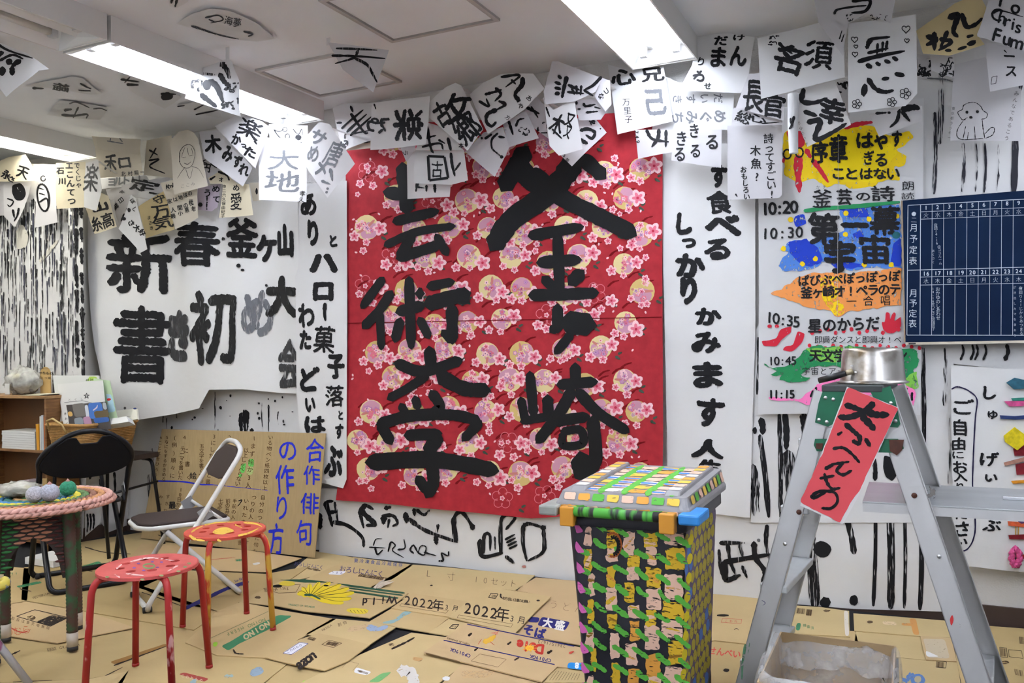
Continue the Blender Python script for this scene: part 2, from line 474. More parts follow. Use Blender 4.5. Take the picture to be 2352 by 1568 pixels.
# ------------------------------------------------------------------ the room
XL, XR, YF, YB, ZC = -6.4, 3.4, -4.6, 4.17, 2.70
def slab(name, a, b, m): return struct(name, *MB_box(a, b), m)
def MB_box(a, b):
    k = MB().box(a, b); return np.concatenate(k.V), k.F
slab('floor', (XL-.1, YF-.1, -.1), (XR+.1, YB+.1, 0), M_FLOOR)
slab('ceiling', (XL-.1, YF-.1, ZC), (XR+.1, YB+.1, ZC+.1), M_CEIL)
slab('wall_back', (XL-.1, YB, 0), (XR+.1, YB+.1, ZC), M_WALL)
slab('wall_left', (XL-.1, YF, 0), (XL, YB, ZC), M_WALL)
slab('wall_right', (XR, YF, 0), (XR+.1, YB, ZC), M_WALL)
slab('wall_front', (XL-.1, YF-.1, 0), (XR+.1, YF, ZC), M_WALL)
slab('wall_partition', (XL, 3.81, 0), (-5.0, YB, 2.40), M_PART)
slab('baseboard_back', (-4.988, YB-.012, 0), (XR, YB, .085), M_BASE)
slab('baseboard_partition', (-5.0, 3.81, 0), (-4.988, YB, .085), M_BASE)
slab('baseboard_partition_front', (XL, 3.798, 0), (-4.988, 3.81, .085), M_BASE)

def hatch(x0, x1, y0, y1, label):
    t = thing('ceiling_hatch', label, 'hatch', ((x0+x1)/2, (y0+y1)/2, ZC-.012))
    w, d = (x1-x0)/2, (y1-y0)/2
    MB().box((-w+.03, -d+.03, .006), (w-.03, d-.03, .0119)).build('panel', M_CEIL, t)
    k = MB()
    for a, b in (((-w, -d), (w, -d+.022)), ((-w, d-.022), (w, d)), ((-w, -d+.022), (-w+.022, d-.022)), ((w-.022, -d+.022), (w, d-.022))):
        k.box((*a, 0), (*b, .0119))
    k.build('frame', mat('hatch_frame', (.50, .47, .455), .5), t)
hatch(-3.075, -2.51, 3.395, 3.92, 'square ceiling hatch by the 天 sheet near the lit fixture')
hatch(-2.225, -1.65, 2.84, 3.392, 'square ceiling hatch with double frame line over the open floor')

def fixture(x0, x1, y0, y1, lit, label, warm=False):
    """surface mounted batten box, open below, with two tubes"""
    t = thing('fluorescent_fixture', label, 'ceiling light', ((x0+x1)/2, (y0+y1)/2, 2.585), group='fluorescent fixtures on the ceiling')
    w, d, h, th = (x1-x0)/2, (y1-y0)/2, ZC-2.585-.0005, .007
    k = MB().box((-w, -d, 0), (-w+th, d, h)).box((w-th, -d, 0), (w, d, h)).box((-w+th, -d, 0), (w-th, -d+th, h)).box((-w+th, d-th, 0), (w-th, d, h))
    k.build('housing', M_ENAMEL, t)
    prof = [(-w+th, .004), (-w+.06, .075), (-.045, .075), (0, .03), (.045, .075), (w-.06, .075), (w-th, .004)]
    V = []; F = []
    for s in (-d+.03, d-.03):
        V += [(x, s, z) for x, z in prof]
    n = len(prof); F = [(i, i+1, n+i+1, n+i) for i in range(n-1)]
    V += [(-w+th, -d+th, .004), (w-th, -d+th, .004), (-w+th, d-th, .004), (w-th, d-th, .004)]
    F += [(14, 15, 6, 5, 4, 3, 2, 1, 0), (17, 16, 7, 8, 9, 10, 11, 12, 13)]
    obj('reflector', V, F, M_REFL, t)
    for s in (-1, 1):
        xx = s*w*.5
        obj('tube', *tube([(xx, -d+.10, .044), (xx, d-.10, .044)], .0155, 12), (M_LITW if warm else M_LIT) if lit else M_OFF, t, True)
        for e in (-1, 1):
            MB().box((xx-.016, e*(d-.085)-.014, .024), (xx+.016, e*(d-.085)+.014, .074)).build('socket', M_SOCK, t)
    return t
fixture(-3.43, -3.12, 2.56, 4.02, True, 'lit fluorescent fixture crossing above the corner cloth, hung with a brushed sheet')
fixture(-3.43, -3.12, 1.07, 2.54, False, 'unlit fluorescent fixture joined end to end with a lit one')
fixture(-1.235, -.915, 2.56, 4.02, True, 'lit fluorescent fixture ending above the sheets of the red cloth')
fixture(-1.235, -.915, 1.07, 2.54, True, 'lit fluorescent fixture behind the one above the red cloth')
fixture(-5.33, -5.045, 2.56, 4.02, True, 'yellowish lit fluorescent fixture above the partition with ink streaks', True)
for x, y in ((1.1, 3.3), (1.1, 1.8), (-5.19, .32), (-5.19, 1.8), (-3.275, .32), (-1.075, .32), (1.1, .32), (-3.275, -1.2), (-1.075, -1.2), (1.1, -1.2), (-5.19, -1.2), (-3.275, -2.7), (-1.075, -2.7), (1.1, -2.7)):  # out-of-view fixtures, added as fill light for the back wall
    fixture(x-.155, x+.155, y-.73, y+.73, True, 'added unseen fluorescent fixture giving fill light over the rest of the room', x < -5)

# ------------------------------------------------------------------ relief of hung sheets
def wob(amp, seed, f=3.0):
    r = random.Random(seed); p = [(r.uniform(.6, 1.4)*f, r.uniform(.6, 1.4)*f, r.uniform(0, 6.3), r.uniform(.4, 1)) for _ in range(4)]
    return lambda a, b: amp*sum(w*np.sin(a*fa+b*fb*(1 if i % 2 else -1)+ph) for i, (fa, fb, ph, w) in enumerate(p))/2.2
def tri(x): return np.abs((x % 1)-.5)*2
def crease(amp, px, pz, seed, wamp=.004):
    w = wob(wamp, seed); return lambda a, b: amp*(tri(a/px)+tri(b/pz))*.5+w(a, b)
def wallS(y, disp): return Surf((-2, y, 1.3), (0, -1, 0), disp)
# ------------------------------------------------------------------ papers and cloths on the back wall
BLK = INK
# paper with loose ink under the corner cloth
s = wallS(4.157, crease(.004, .45, .33, 1))
o = sheet('wall_paper', [(300, 840), (700, 840), (735, 1110), (740, 1262), (600, 1258), (300, 1216)], s, M_BANNER, 'creased white wall paper with ink drips under the corner cloth', 'wall paper')
it = []
for x, y0, y1, w, a in ((403, 905, 935, 10, .7), (408, 935, 960, 7, .6), (495, 900, 985, 4, .5), (556, 950, 990, 12, .95), (566, 945, 990, 16, .8), (580, 985, 1000, 10, 1), (604, 925, 980, 3, .6), (618, 930, 990, 4, .7), (640, 945, 975, 3, .6), (376, 945, 970, 4, .6), (385, 960, 1000, 3, .5), (352, 1030, 1200, 5, .5), (344, 1090, 1160, 7, .6), (664, 1050, 1230, 5, .5), (690, 1150, 1250, 8, .6)):
    it += S([(x, y0), (x+RNG.uniform(-2, 2), (y0+y1)/2), (x, y1)], w, BLK, a)
for i in range(26): it += E(RNG.uniform(380, 690), RNG.uniform(905, 990), RNG.uniform(1, 3), RNG.uniform(1, 4), BLK)
decal('brush_writing', it, s, o, stretch=(160, 160, 12))

# corner cloth
cs = quad_surf(np.array([-4.965, 3.885, 1.3]), np.array([-3.30, 4.128, 1.3]), np.array([-4.965, 3.885, 2.0]),
               lambda a, b: .020*np.sin(a*17+.6*np.sin(b*3))*np.clip(.35+.5*b, .1, 1)+.016*np.sin(a*7+b*2.2+1)+.010*np.sin(b*9-a*6)*np.clip(.6-b*.9, 0, 1))
cloth = sheet('hanging_cloth', [(203, 470), (330, 440), (520, 430), (690, 430), (690, 905), (640, 902), (560, 893), (480, 895), (455, 938), (390, 952), (330, 962), (280, 968), (248, 930), (222, 800), (208, 640)],
              cs, M_CLOTH, 'large white cotton cloth brushed with 新春釜ヶ山 書き初め in the corner', 'cloth', grid=.022)
it = []
for ch, b, w, a, c in (('新', (244, 534, 397, 675), .028, 1, BLK), ('春', (403, 509, 505, 614), .03, 1, BLK), ('釜', (518, 499, 590, 593), .035, 1, BLK), ('ケ', (585, 537, 636, 601), .06, .9, BLK), ('山', (636, 515, 680, 592), .07, 1, BLK),
                       ('書', (261, 700, 392, 882), .022, 1, BLK), ('き', (382, 710, 440, 831), .07, .78, (.05, .05, .05)), ('初', (440, 665, 548, 839), .03, .88, (.02, .02, .02)), ('め', (556, 665, 623, 773), .05, .7, GREYINK), ('大', (606, 633, 686, 729), .07, .9, (.02, .02, .02)), ('会', (636, 777, 690, 895), .04, .75, (.05, .05, .05))):
    it += G(ch, *b, w=w, a=a, col=c, rough=.007, warp=.5)
it += E(511, 548, 4, 4, BLK, a=.8)+E(549, 610, 5, 5, BLK)+E(558, 620, 4, 3, BLK)+E(608, 655, 3, 3, BLK)
decal('brush_writing', it, cs, cloth, stretch=(120, 120, 45), off=.004)

# partition papers with many vertical streaks
ps = Surf((-5.3, 3.795, 1.4), (0, -1, 0), crease(.004, .5, .38, 3, .003))
o = sheet('wall_paper', [(-60, 372), (190, 380), (193, 640), (197, 900), (199, 1090), (190, 1238), (-60, 1234)], ps, M_BANNER, 'partition paper covered with fine vertical ink streaks behind the bookshelf', 'wall paper')
it = []
r = random.Random(5)
for i in range(46):
    x = -6+i*4.05+r.uniform(-1.2, 1.2)
    y = 452+r.uniform(-12, 25)
    while y < 905:
        ln = r.uniform(18, 95); w = r.choice((1.6, 2, 2.4, 3))*(1.35 if y < 540 else 1)
        if 60 < 46+i*3 < 100 and 0: pass
        if r.random() < (.78 if y < 640 else .6):
            it += S([(x, y), (x+r.uniform(-1, 1), y+ln/2), (x+r.uniform(-.8, .8), y+ln)], w, BLK if r.random() < .6 else (.06, .06, .09), .9 if r.random() < .6 else .68, rough=.2)
        y += ln+r.uniform(3, 22 if y > 720 else 10)
for x, w in ((176, 9), (188, 9)):
    y = 470
    while y < 900:
        ln = r.uniform(25, 60); it += S([(x, y), (x+1, y+ln*.6), (x+2, y+ln)], w, BLK, .9 if y < 620 else .75, rough=.25); y += ln+r.uniform(2, 25)
        x += .6
it += E(52, 545, 15, 28, srgb(212, 208, 196), rough=.1)
for x0, y0 in ((95, 600),): it += S([(x0, y0), (x0+40, y0-48)], 9, srgb(212, 208, 196))
decal('brush_writing', it, ps, o, stretch=(200, 200, 14))
ps2 = Surf((-4.985, 4.0, 1.0), (1, 0, 0), wob(.003, 31))
o = sheet('wall_paper', [(196, 880), (292, 880), (294, 1205), (250, 1222), (232, 1200), (196, 1232)], ps2, M_BANNER, 'white paper with ink blots on the partition end below the bench', 'wall paper')
it = []
for x, y0, y1, w in ((206, 1075, 1100, 9), (232, 1100, 1130, 12), (262, 1085, 1160, 6), (280, 1140, 1180, 10), (200, 1180, 1222, 5), (207, 1180, 1218, 5), (214, 1180, 1214, 5)): it += S([(x, y0), (x+2, (y0+y1)/2), (x, y1)], w, BLK, .85)
decal('brush_writing', it, ps2, o, stretch=(200, 200, 14))

# banner with あり と ハロー
s = wallS(4.095, crease(.0035, .6, .18, 4, .003))
o = sheet('paper_banner', [(676, 425), (797, 415), (797, 1100), (789, 1121), (735, 1106), (690, 1000), (681, 900)], s, M_BANNER, 'narrow white paper banner reading あり と ハロー left of the red cloth', 'banner')
it = []
for ch, b, w in (('あ', (689, 440, 727, 495), .05), ('り', (706, 504, 732, 566), .07), ('と', (757, 539, 775, 568), .07), ('ハ', (709, 582, 776, 627), .075), ('ロ', (718, 647, 768, 692), .07), ('わ', (685, 695, 723, 752), .05), ('菓', (720, 748, 770, 812), .02), ('た', (688, 757, 716, 803), .06), ('子', (752, 812, 793, 870), .055), ('ど', (689, 842, 736, 901), .06), ('落', (748, 883, 791, 934), .02), ('い', (702, 912, 726, 947), .07), ('は', (700, 954, 750, 994), .055), ('と', (778, 943, 789, 964), .06), ('す', (771, 973, 791, 1008), .055), ('ぶ', (746, 1023, 788, 1097), .06)):
    it += G(ch, *b, w=w, rot=RNG.uniform(-4, 4))
it += S([(747, 697), (746, 720), (748, 736)], 9)
decal('brush_writing', it, s, o)

# long strip of brush writing below the red cloth
s = wallS(4.150, crease(.005, .7, .22, 6, .006))
o = sheet('paper_banner', [(733, 1120), (1530, 1150), (1530, 1348), (1250, 1327), (1140, 1318), (947, 1296), (735, 1268)], s, M_BANNER, 'wide white paper with rough brush writing just under the red cloth', 'banner')
it = []
for P, w, a in (([(749, 1153), (758, 1180), (765, 1208)], 11, .9), ([(752, 1151), (767, 1150)], 8, 1), ([(770, 1153), (774, 1176), (778, 1200)], 7, .75), ([(760, 1176), (776, 1174)], 9, 1), ([(767, 1198), (799, 1206), (831, 1232), (836, 1256)], 10, .8), ([(736, 1180), (738, 1213)], 14, 1),
        ([(826, 1179), (839, 1161), (857, 1169)], 12, .95), ([(831, 1174), (848, 1190), (862, 1204), (842, 1206)], 13, .95), ([(828, 1179), (832, 1196), (836, 1212)], 8, .8), ([(878, 1184), (902, 1184), (913, 1200), (902, 1208)], 9, .85), ([(882, 1186), (881, 1203)], 14, 1), ([(884, 1167), (898, 1164)], 10, 1), ([(894, 1192), (891, 1212)], 6, .8),
        ([(931, 1179), (934, 1200)], 14, .9), ([(939, 1192), (979, 1219), (1050, 1245)], 11, .78), ([(950, 1169), (952, 1184)], 9, .9), ([(957, 1171), (973, 1182), (986, 1171)], 8, .8), ([(1000, 1232), (1002, 1250)], 12, .8), ([(1006, 1205), (1001, 1226)], 8, .5),
        ([(1047, 1242), (1042, 1192), (1060, 1176), (1087, 1211)], 12, .85), ([(1085, 1206), (1086, 1216)], 14, 1), ([(1103, 1240), (1108, 1277), (1155, 1269)], 12, .88), ([(1110, 1269), (1113, 1229), (1126, 1229), (1126, 1264)], 9, .85), ([(1137, 1232), (1138, 1261)], 5, .7), ([(1151, 1271), (1153, 1190), (1184, 1187), (1163, 1215)], 10, .82), ([(1163, 1277), (1182, 1292)], 10, .85),
        ([(1203, 1206), (1203, 1248), (1211, 1287)], 10, .75), ([(1203, 1206), (1219, 1202), (1250, 1211)], 10, .85), ([(1248, 1208), (1252, 1216)], 14, 1), ([(1250, 1216), (1250, 1264), (1214, 1287)], 10, .88),
        ([(849, 1256), (886, 1258)], 3, 1), ([(858, 1252), (864, 1238), (878, 1237)], 3, 1), ([(862, 1258), (868, 1272), (880, 1262)], 5, .9), ([(892, 1266), (898, 1245), (908, 1252), (902, 1264), (928, 1280)], 4, 1), ([(914, 1262), (930, 1258), (928, 1238)], 4, 1), ([(950, 1270), (942, 1262), (950, 1252), (960, 1268), (974, 1274), (978, 1256), (966, 1254), (960, 1272)], 4, .95), ([(974, 1268), (1002, 1276)], 4, 1), ([(1008, 1288), (1018, 1286), (1014, 1270), (1028, 1276), (1030, 1266)], 5, .9)):
    it += S(P, w, a=a)
for i in range(4): it += S([(1162+i*3, 1238+i*7), (1184+i*2, 1226+i*8)], 6)
it += E(1205, 1300, 5, 3, (.45, .2, .17), a=.8)
decal('brush_writing', it, s, o, stretch=(60, 60, 200))

# plain white paper right of it, behind the bin and the ladder, with bamboo-like strokes
s = wallS(4.156, crease(.005, .5, .27, 8, .005))
o = sheet('wall_paper', [(1500, 1130), (1660, 1130), (1790, 1150), (2215, 1130), (2215, 1405), (1960, 1398), (1815, 1386), (1500, 1362)], s, M_BANNER, 'creased white paper with dark vertical bamboo strokes behind the ladder feet', 'wall paper')
it = []
for x0, y0, x1, y1, w, a in ((1855, 1190, 1872, 1390, 26, .72), (1945, 1190, 1962, 1270, 14, .8), (2011, 1170, 2006, 1390, 9, .9), (2044, 1170, 2046, 1395, 17, .68), (2078, 1175, 2077, 1395, 8, .75), (2116, 1220, 2113, 1398, 11, .85), (1820, 1330, 1826, 1378, 9, .7), (2104, 1190, 2104, 1215, 10, .6)):
    it += S([(x0, y0), ((x0+x1)/2+2, (y0+y1)/2), (x1, y1)], w, BLK, a, taper=1, rough=.05)
it += E(1889, 1261, 20, 19, rough=.05)+E(1851, 1273, 10, 15)+E(1895, 1382, 13, 12)+E(1961, 1378, 10, 12)+E(1743, 1240, 4, 4, GREYINK)
it += S([(1655, 1246), (1710, 1246)], 11, a=.75)+S([(1664, 1290), (1770, 1272)], 15, a=.95)+S([(1664, 1290), (1668, 1330), (1700, 1320)], 16, a=.9)+S([(1672, 1250), (1678, 1290), (1690, 1318)], 10, a=.85)+S([(1732, 1245), (1736, 1280), (1756, 1310), (1750, 1336)], 13)+S([(1652, 1262), (1656, 1310), (1668, 1326)], 8, a=.9)+S([(1700, 1250), (1708, 1285)], 9, a=.7)+S([(1705, 1300), (1716, 1326)], 9, a=.7)
it += S([(1762, 1206), (1760, 1250), (1772, 1300)], 10, a=.65)
decal('brush_writing', it, s, o, stretch=(260, 260, 14))

# banner with しっかり かみます and 食べる
s = wallS(4.135, crease(.0045, .62, .30, 9, .005))
o = sheet('paper_banner', [(1518, 330), (1735, 330), (1735, 760), (1728, 1000), (1723, 1188), (1640, 1180), (1535, 1186), (1528, 800)], s, M_BANNER, 'wide white paper banner reading 食べる しっかり かみます beside the red cloth', 'banner')
it = []
for ch, b, w in (('す', (1633, 378, 1672, 432), .06), ('食', (1624, 437, 1684, 492), .035), ('べ', (1618, 492, 1702, 542), .06), ('る', (1618, 548, 1680, 598), .055), ('し', (1553, 488, 1592, 541), .07), ('っ', (1566, 546, 1600, 570), .07), ('か', (1551, 582, 1620, 640), .065), ('り', (1562, 634, 1602, 698), .075), ('か', (1596, 706, 1657, 748), .065), ('み', (1588, 762, 1658, 812), .06), ('ま', (1590, 830, 1660, 892), .06), ('す', (1598, 912, 1664, 980), .055), ('人', (1588, 1008, 1664, 1052), .07), ('生', (1604, 1054, 1658, 1090), .06)):
    it += G(ch, *b, w=w, rot=RNG.uniform(-4, 4))
decal('brush_writing', it, s, o)

# bamboo paper behind the programme, board and ladder
s = wallS(4.148, crease(.004, .40, .30, 10, .004))
o = sheet('wall_paper', [(1725, 930), (1735, 760), (2110, 60), (2420, 20), (2420, 860), (2190, 835), (2190, 1200), (1725, 1200)], s, M_BANNER, 'white paper with long dark bamboo strokes between the board and the ladder', 'wall paper')
it = []
for x0, y0, x1, y1, w, a in ((1741, 775, 1739, 905, 6, .65), (1748, 962, 1752, 995, 15, 1), (1746, 1000, 1766, 1186, 13, .75), (1790, 952, 1793, 1186, 11, .72), (1803, 950, 1806, 1030, 14, 1), (1810, 1040, 1822, 1180, 30, .62), (1845, 950, 1850, 1012, 18, .9), (1846, 1030, 1848, 1100, 6, .5), (1730, 1070, 1736, 1182, 20, .6), (2006, 1050, 2010, 1102, 11, .9), (2120, 800, 2121, 1080, 10, .65), (2171, 800, 2168, 930, 9, .5), (2182, 960, 2178, 1110, 5, .5)):
    it += S([(x0, y0), ((x0+x1)/2+2, (y0+y1)/2), (x1, y1)], w, BLK, a, taper=.9, rough=.08)
it += E(1734, 988, 5, 8)+B([(2030, 1045), (2056, 1050), (2064, 1085), (2050, 1105), (2034, 1095), (2028, 1070)], BLK, rough=1)
for x, y0, y1, w, a in ((2147, 260, 445, 9, .6), (2212, 330, 440, 8, .55), (2242, 330, 440, 4, .6), (2262, 330, 442, 5, .75), (2292, 330, 440, 5, .5), (2330, 200, 445, 15, .85), (2160, 170, 330, 12, .45), (2345, 60, 210, 9, .6)):
    it += S([(x, y0), (x+2, (y0+y1)/2), (x-2, y1)], w, (.03, .03, .04), a, taper=1)
it += S([(2130, 180), (2180, 185), (2240, 210), (2290, 165)], 4, GREYINK, .8)+S([(2195, 238), (2240, 222), (2272, 190)], 4)
for x in (2210, 2233, 2243, 2262, 2312): it += S([(x, 792), (x+3, 808), (x-4, 826)], 5 if x != 2312 else 9, BLK, .9, taper=1.2)
decal('brush_writing', it, s, o, stretch=(200, 200, 16))

# ---- red printed cloth
fold = wob(.006, 12, 5)
s = wallS(4.108, lambda a, b: .006*np.sin(a*9)*np.clip(.2-b, 0, 1)+fold(a, b))
red = sheet('red_cloth', [(792, 290), (1523, 255), (1521, 620), (1524, 1000), (1522, 1188), (1400, 1180), (1220, 1190), (1040, 1172), (900, 1158), (772, 1148), (786, 1050), (797, 820), (798, 600)], s, M_RED,
            'large red cloth printed with blossoms and brushed 釜ヶ崎芸術大学 in black', 'cloth', grid=.05)
PINK, ROSE, PALE, GOLD, CREAM, GREEN, PURP, DRED = srgb(226, 120, 140), srgb(196, 50, 75), srgb(244, 200, 205), srgb(214, 186, 118), srgb(226, 206, 150), srgb(70, 82, 70), srgb(104, 70, 120), srgb(120, 10, 18)
def petals(cx, cy, r, c1, c2, c3, rot, up=0.0):
    out = []
    for k in range(5):
        a = math.radians(rot+72*k); x, y = cx+r*.55*math.cos(a), cy+r*.55*math.sin(a)
        out += lift(E(x, y, r*.50, r*.40, c1, rot+72*k, n=9, rough=.03), .0012+up)
        out += lift(E(cx+r*.36*math.cos(a), cy+r*.36*math.sin(a), r*.34, r*.2, c2, rot+72*k, n=7, rough=0), .0016+up)
    return out+lift(E(cx, cy, r*.17, r*.17, c3, n=7, rough=0), .0020+up)
def outline_flower(cx, cy, r, rot):
    out = []
    for k in range(5):
        a = math.radians(rot+72*k); c = (cx+r*.6*math.cos(a), cy+r*.6*math.sin(a)); t = [math.radians(rot+72*k+d) for d in range(-130, 131, 26)]
        P = [(c[0]+r*.42*math.cos(q), c[1]+r*.42*math.sin(q)) for q in t]; out += lift(L(P, 1.3, srgb(225, 130, 140)), .0010)
    return out
r = random.Random(21); it = []; balls = []
for gy in range(13):
    for gx in range(9):
        x = 812+gx*88+(44 if gy % 2 else 0)+r.uniform(-12, 12); y = 322+gy*69+r.uniform(-10, 10)
        lim = 792 if y < 900 else 780
        if not (lim+30 < x < 1478 and 318 < y < 1158-(0 if x > 1100 else 18)): continue
        q = r.choice((0, 0, 1, 2, 2, 3))
        for _ in range(3):
            dx, dy = r.uniform(-40, 40), r.uniform(-34, 34)
            P = [(x+dx, y+dy), (x+dx+12, y+dy-10), (x+dx+26, y+dy-14)]
            if 800 < x+dx < 1490 and 330 < y+dy < 1135: it += lift(S(P, 5, DRED), .0002)
        if q != 3:
            R = r.uniform(24, 29); it += lift(E(x, y, R, R*1.02, r.choice((CREAM, CREAM, GOLD)), n=18, rough=.01), .0004)
            a = r.uniform(0, 6.28); ca, sa = math.cos(a), math.sin(a)
            it += lift(E(x+R*.34*ca, y+R*.34*sa, R*.62, R*.80, srgb(206, 150, 170), math.degrees(a), n=14, rough=.05), .0007)
            it += S([(x-R*.1*ca-R*.9*sa, y-R*.1*sa+R*.9*ca), (x, y), (x-R*.1*ca+R*.9*sa, y-R*.1*sa-R*.9*ca)], R*.22, srgb(200, 120, 110), taper=1, rough=.02)[:0]+lift(S([(x-R*.1*ca-R*.85*sa, y-R*.1*sa+R*.85*ca), (x, y), (x-R*.1*ca+R*.85*sa, y-R*.1*sa-R*.85*ca)], R*.2, srgb(206, 130, 120), taper=1, rough=.02), .0010)
            for _ in range(8):
                t = r.uniform(0, 6.28); d = r.uniform(0, R*.72)
                it += petals(x+d*math.cos(t), y+d*math.sin(t), r.uniform(5, 8.5), r.choice((PINK, PALE, srgb(190, 130, 175), CREAM)), r.choice((PALE, PINK, srgb(200, 150, 190))), r.choice((PURP, GOLD, ROSE, PURP)), r.uniform(0, 72))
        for dx, dy, rr in ((r.uniform(24, 32), r.uniform(-10, 16), r.uniform(15, 20)), (r.uniform(-30, -18), r.uniform(14, 28), r.uniform(9, 14)), (r.uniform(-8, 12), r.uniform(26, 34), r.uniform(8, 11))):
            if 806 < x+dx < 1504 and 336 < y+dy < 1140: it += petals(x+dx, y+dy, rr, PALE, PINK, ROSE, r.uniform(0, 72))
        it += lift(S([(x+34, y+22), (x+44, y+28)], 7, GREEN)+S([(x+40, y+16), (x+48, y+12)], 6, GREEN), .0011)
        if q == 3: it += outline_flower(x-6, y-4, 24, r.uniform(0, 72))+petals(x-6, y-4, 6, PALE, PINK, ROSE, 0)
for _ in range(150):
    x, y = r.uniform(806, 1502), r.uniform(345, 1140); it += lift(E(x, y, 3.5, 2.2, PALE, r.uniform(0, 180), n=7), .0012)
for _ in range(70):
    x, y = r.uniform(815, 1495), r.uniform(345, 1135); it += petals(x, y, r.uniform(6, 10), PALE, PINK, ROSE, r.uniform(0, 72))
it += lift(L([(798, 742), (1520, 728)], 2, DRED), .0022)
decal('printed_blossoms', it, s, red, 'cloth_print', off=.0006, step=0, rough=.8)
it = []
BK = (.012, .012, .013)
for P, w in (([(1207, 346), (1184, 386), (1156, 432)], 44), ([(1222, 397), (1291, 453), (1368, 493), (1455, 537)], 42), ([(1340, 364), (1388, 406)], 36), ([(1322, 372), (1266, 440), (1177, 504), (1133, 567)], 52), ([(1186, 380), (1230, 420), (1290, 450)], 50), ([(1220, 541), (1336, 521)], 27), ([(1281, 537), (1286, 677)], 26), ([(1240, 603), (1330, 596)], 29), ([(1250, 639), (1273, 662)], 24), ([(1335, 626), (1310, 650)], 32), ([(1222, 678), (1290, 676), (1370, 672)], 29),
        ([(1281, 704), (1282, 760)], 27), ([(1268, 760), (1297, 737)], 22), ([(1300, 740), (1360, 746)], 54), ([(1313, 767), (1278, 810)], 22),
        ([(1198, 916), (1209, 969)], 22), ([(1219, 858), (1228, 955)], 24), ([(1260, 912), (1262, 960)], 26), ([(1201, 967), (1275, 953)], 20), ([(1323, 839), (1325, 887)], 26), ([(1287, 883), (1370, 876)], 26), ([(1316, 896), (1285, 950), (1237, 1013)], 27), ([(1330, 899), (1376, 948), (1442, 990)], 27), ([(1275, 967), (1352, 956)], 27), ([(1294, 990), (1334, 987), (1338, 1018), (1296, 1022), (1294, 994)], 20), ([(1363, 962), (1368, 1055), (1345, 1085)], 31), ([(1335, 1050), (1345, 1100)], 52),
        ([(926, 382), (932, 430), (937, 487)], 34), ([(890, 442), (957, 452)], 30), ([(910, 509), (1005, 485)], 24), ([(889, 563), (958, 533), (1043, 519)], 20), ([(949, 540), (918, 593)], 24), ([(918, 592), (1012, 562)], 26), ([(1004, 542), (1029, 584)], 21),
        ([(880, 641), (832, 705)], 22), ([(899, 672), (872, 712), (835, 751)], 23), ([(872, 715), (876, 800)], 20), ([(941, 641), (946, 797)], 25), ([(962, 674), (972, 674)], 28), ([(916, 716), (974, 701)], 28), ([(920, 735), (908, 782)], 24), ([(966, 733), (987, 774)], 22), ([(987, 658), (1043, 647)], 23), ([(984, 698), (1030, 686), (1078, 674)], 36), ([(1060, 680), (1076, 692)], 34), ([(1041, 705), (1041, 785)], 29), ([(1020, 761), (1040, 785)], 19),
        ([(988, 802), (993, 849)], 29), ([(913, 834), (972, 852), (1059, 827)], 27), ([(983, 861), (940, 890), (894, 915)], 22), ([(1012, 864), (1066, 892), (1120, 896)], 35),
        ([(923, 930), (935, 952)], 20), ([(955, 913), (962, 938)], 20), ([(993, 901), (1011, 932), (995, 948)], 24), ([(873, 973), (948, 954), (1042, 953), (1099, 967)], 28), ([(876, 974), (900, 1016)], 27), ([(1101, 970), (1064, 1009)], 24), ([(937, 999), (1011, 995)], 28), ([(1007, 1000), (984, 1040)], 34), ([(851, 1061), (995, 1055), (1139, 1080)], 40), ([(995, 1069), (998, 1109), (984, 1137)], 29), ([(963, 1097), (985, 1127)], 26)):
    it += S(P, w, BK, 1, taper=.92, rough=.035, k=10)
decal('brush_writing', it, s, red, off=.0058, step=.00003, stretch=(60, 60, 60))
# ------------------------------------------------------------------ programme poster
s = wallS(4.112, crease(.003, .68, .9, 14, .004))
prog = sheet('programme_poster', [(1740, 250), (2122, 225), (2118, 620), (2114, 953), (1930, 948), (1742, 951), (1744, 700)], s, M_PAPER, 'tall painted programme poster with times 10:20 to 11:15 in brush', 'poster')
YE, OR_, RD, BL, BL2, GN, GN2, PK, TE = srgb(240, 205, 20), srgb(235, 150, 80), srgb(205, 40, 60), srgb(28, 62, 190), srgb(80, 130, 210), srgb(40, 140, 85), srgb(130, 195, 80), srgb(250, 130, 190), srgb(40, 110, 120)
it = []
it += B([(1800, 300), (1850, 310), (1900, 300), (1950, 285), (2010, 290), (2040, 310), (2090, 300), (2098, 318), (2060, 345), (2085, 360), (2075, 385), (2050, 380), (2070, 415), (2040, 410), (2000, 430), (1960, 435), (1930, 420), (1900, 430), (1870, 410), (1830, 420), (1800, 400)], YE, .86, 4)
it += B([(1920, 300), (2030, 310), (2060, 350), (2010, 420), (1930, 415), (1905, 370)], srgb(244, 215, 10), .95, 3)
it += B([(1805, 300), (1850, 300), (1848, 335), (1836, 342), (1815, 332)], RD, 1, 2)+S([(1940, 292), (1975, 284), (2005, 280)], 12, RD, .95)+S([(1834, 360), (1833, 400), (1836, 440)], 19, RD, .8)+S([(1852, 344), (1862, 362)], 12, RD)+S([(1868, 368), (1885, 392), (1902, 418)], 12, RD, .88)+S([(1798, 372), (1803, 360)], 8, RD, .9)
for c in ((1808, 354), (1836, 350)): it += L([(c[0]+9*math.cos(t/9*6.283), c[1]+11*math.sin(t/9*6.283)) for t in range(10)], 4, INK)
it += E(1938, 492, 5, 5, YE)
it += B([(1925, 478), (2000, 474), (2066, 470), (2070, 560), (2068, 622), (2020, 612), (1950, 620), (1900, 600), (1860, 618), (1800, 625), (1785, 606), (1810, 585), (1795, 570), (1820, 550), (1850, 560), (1900, 545), (1940, 530)], BL2, .72, 5)
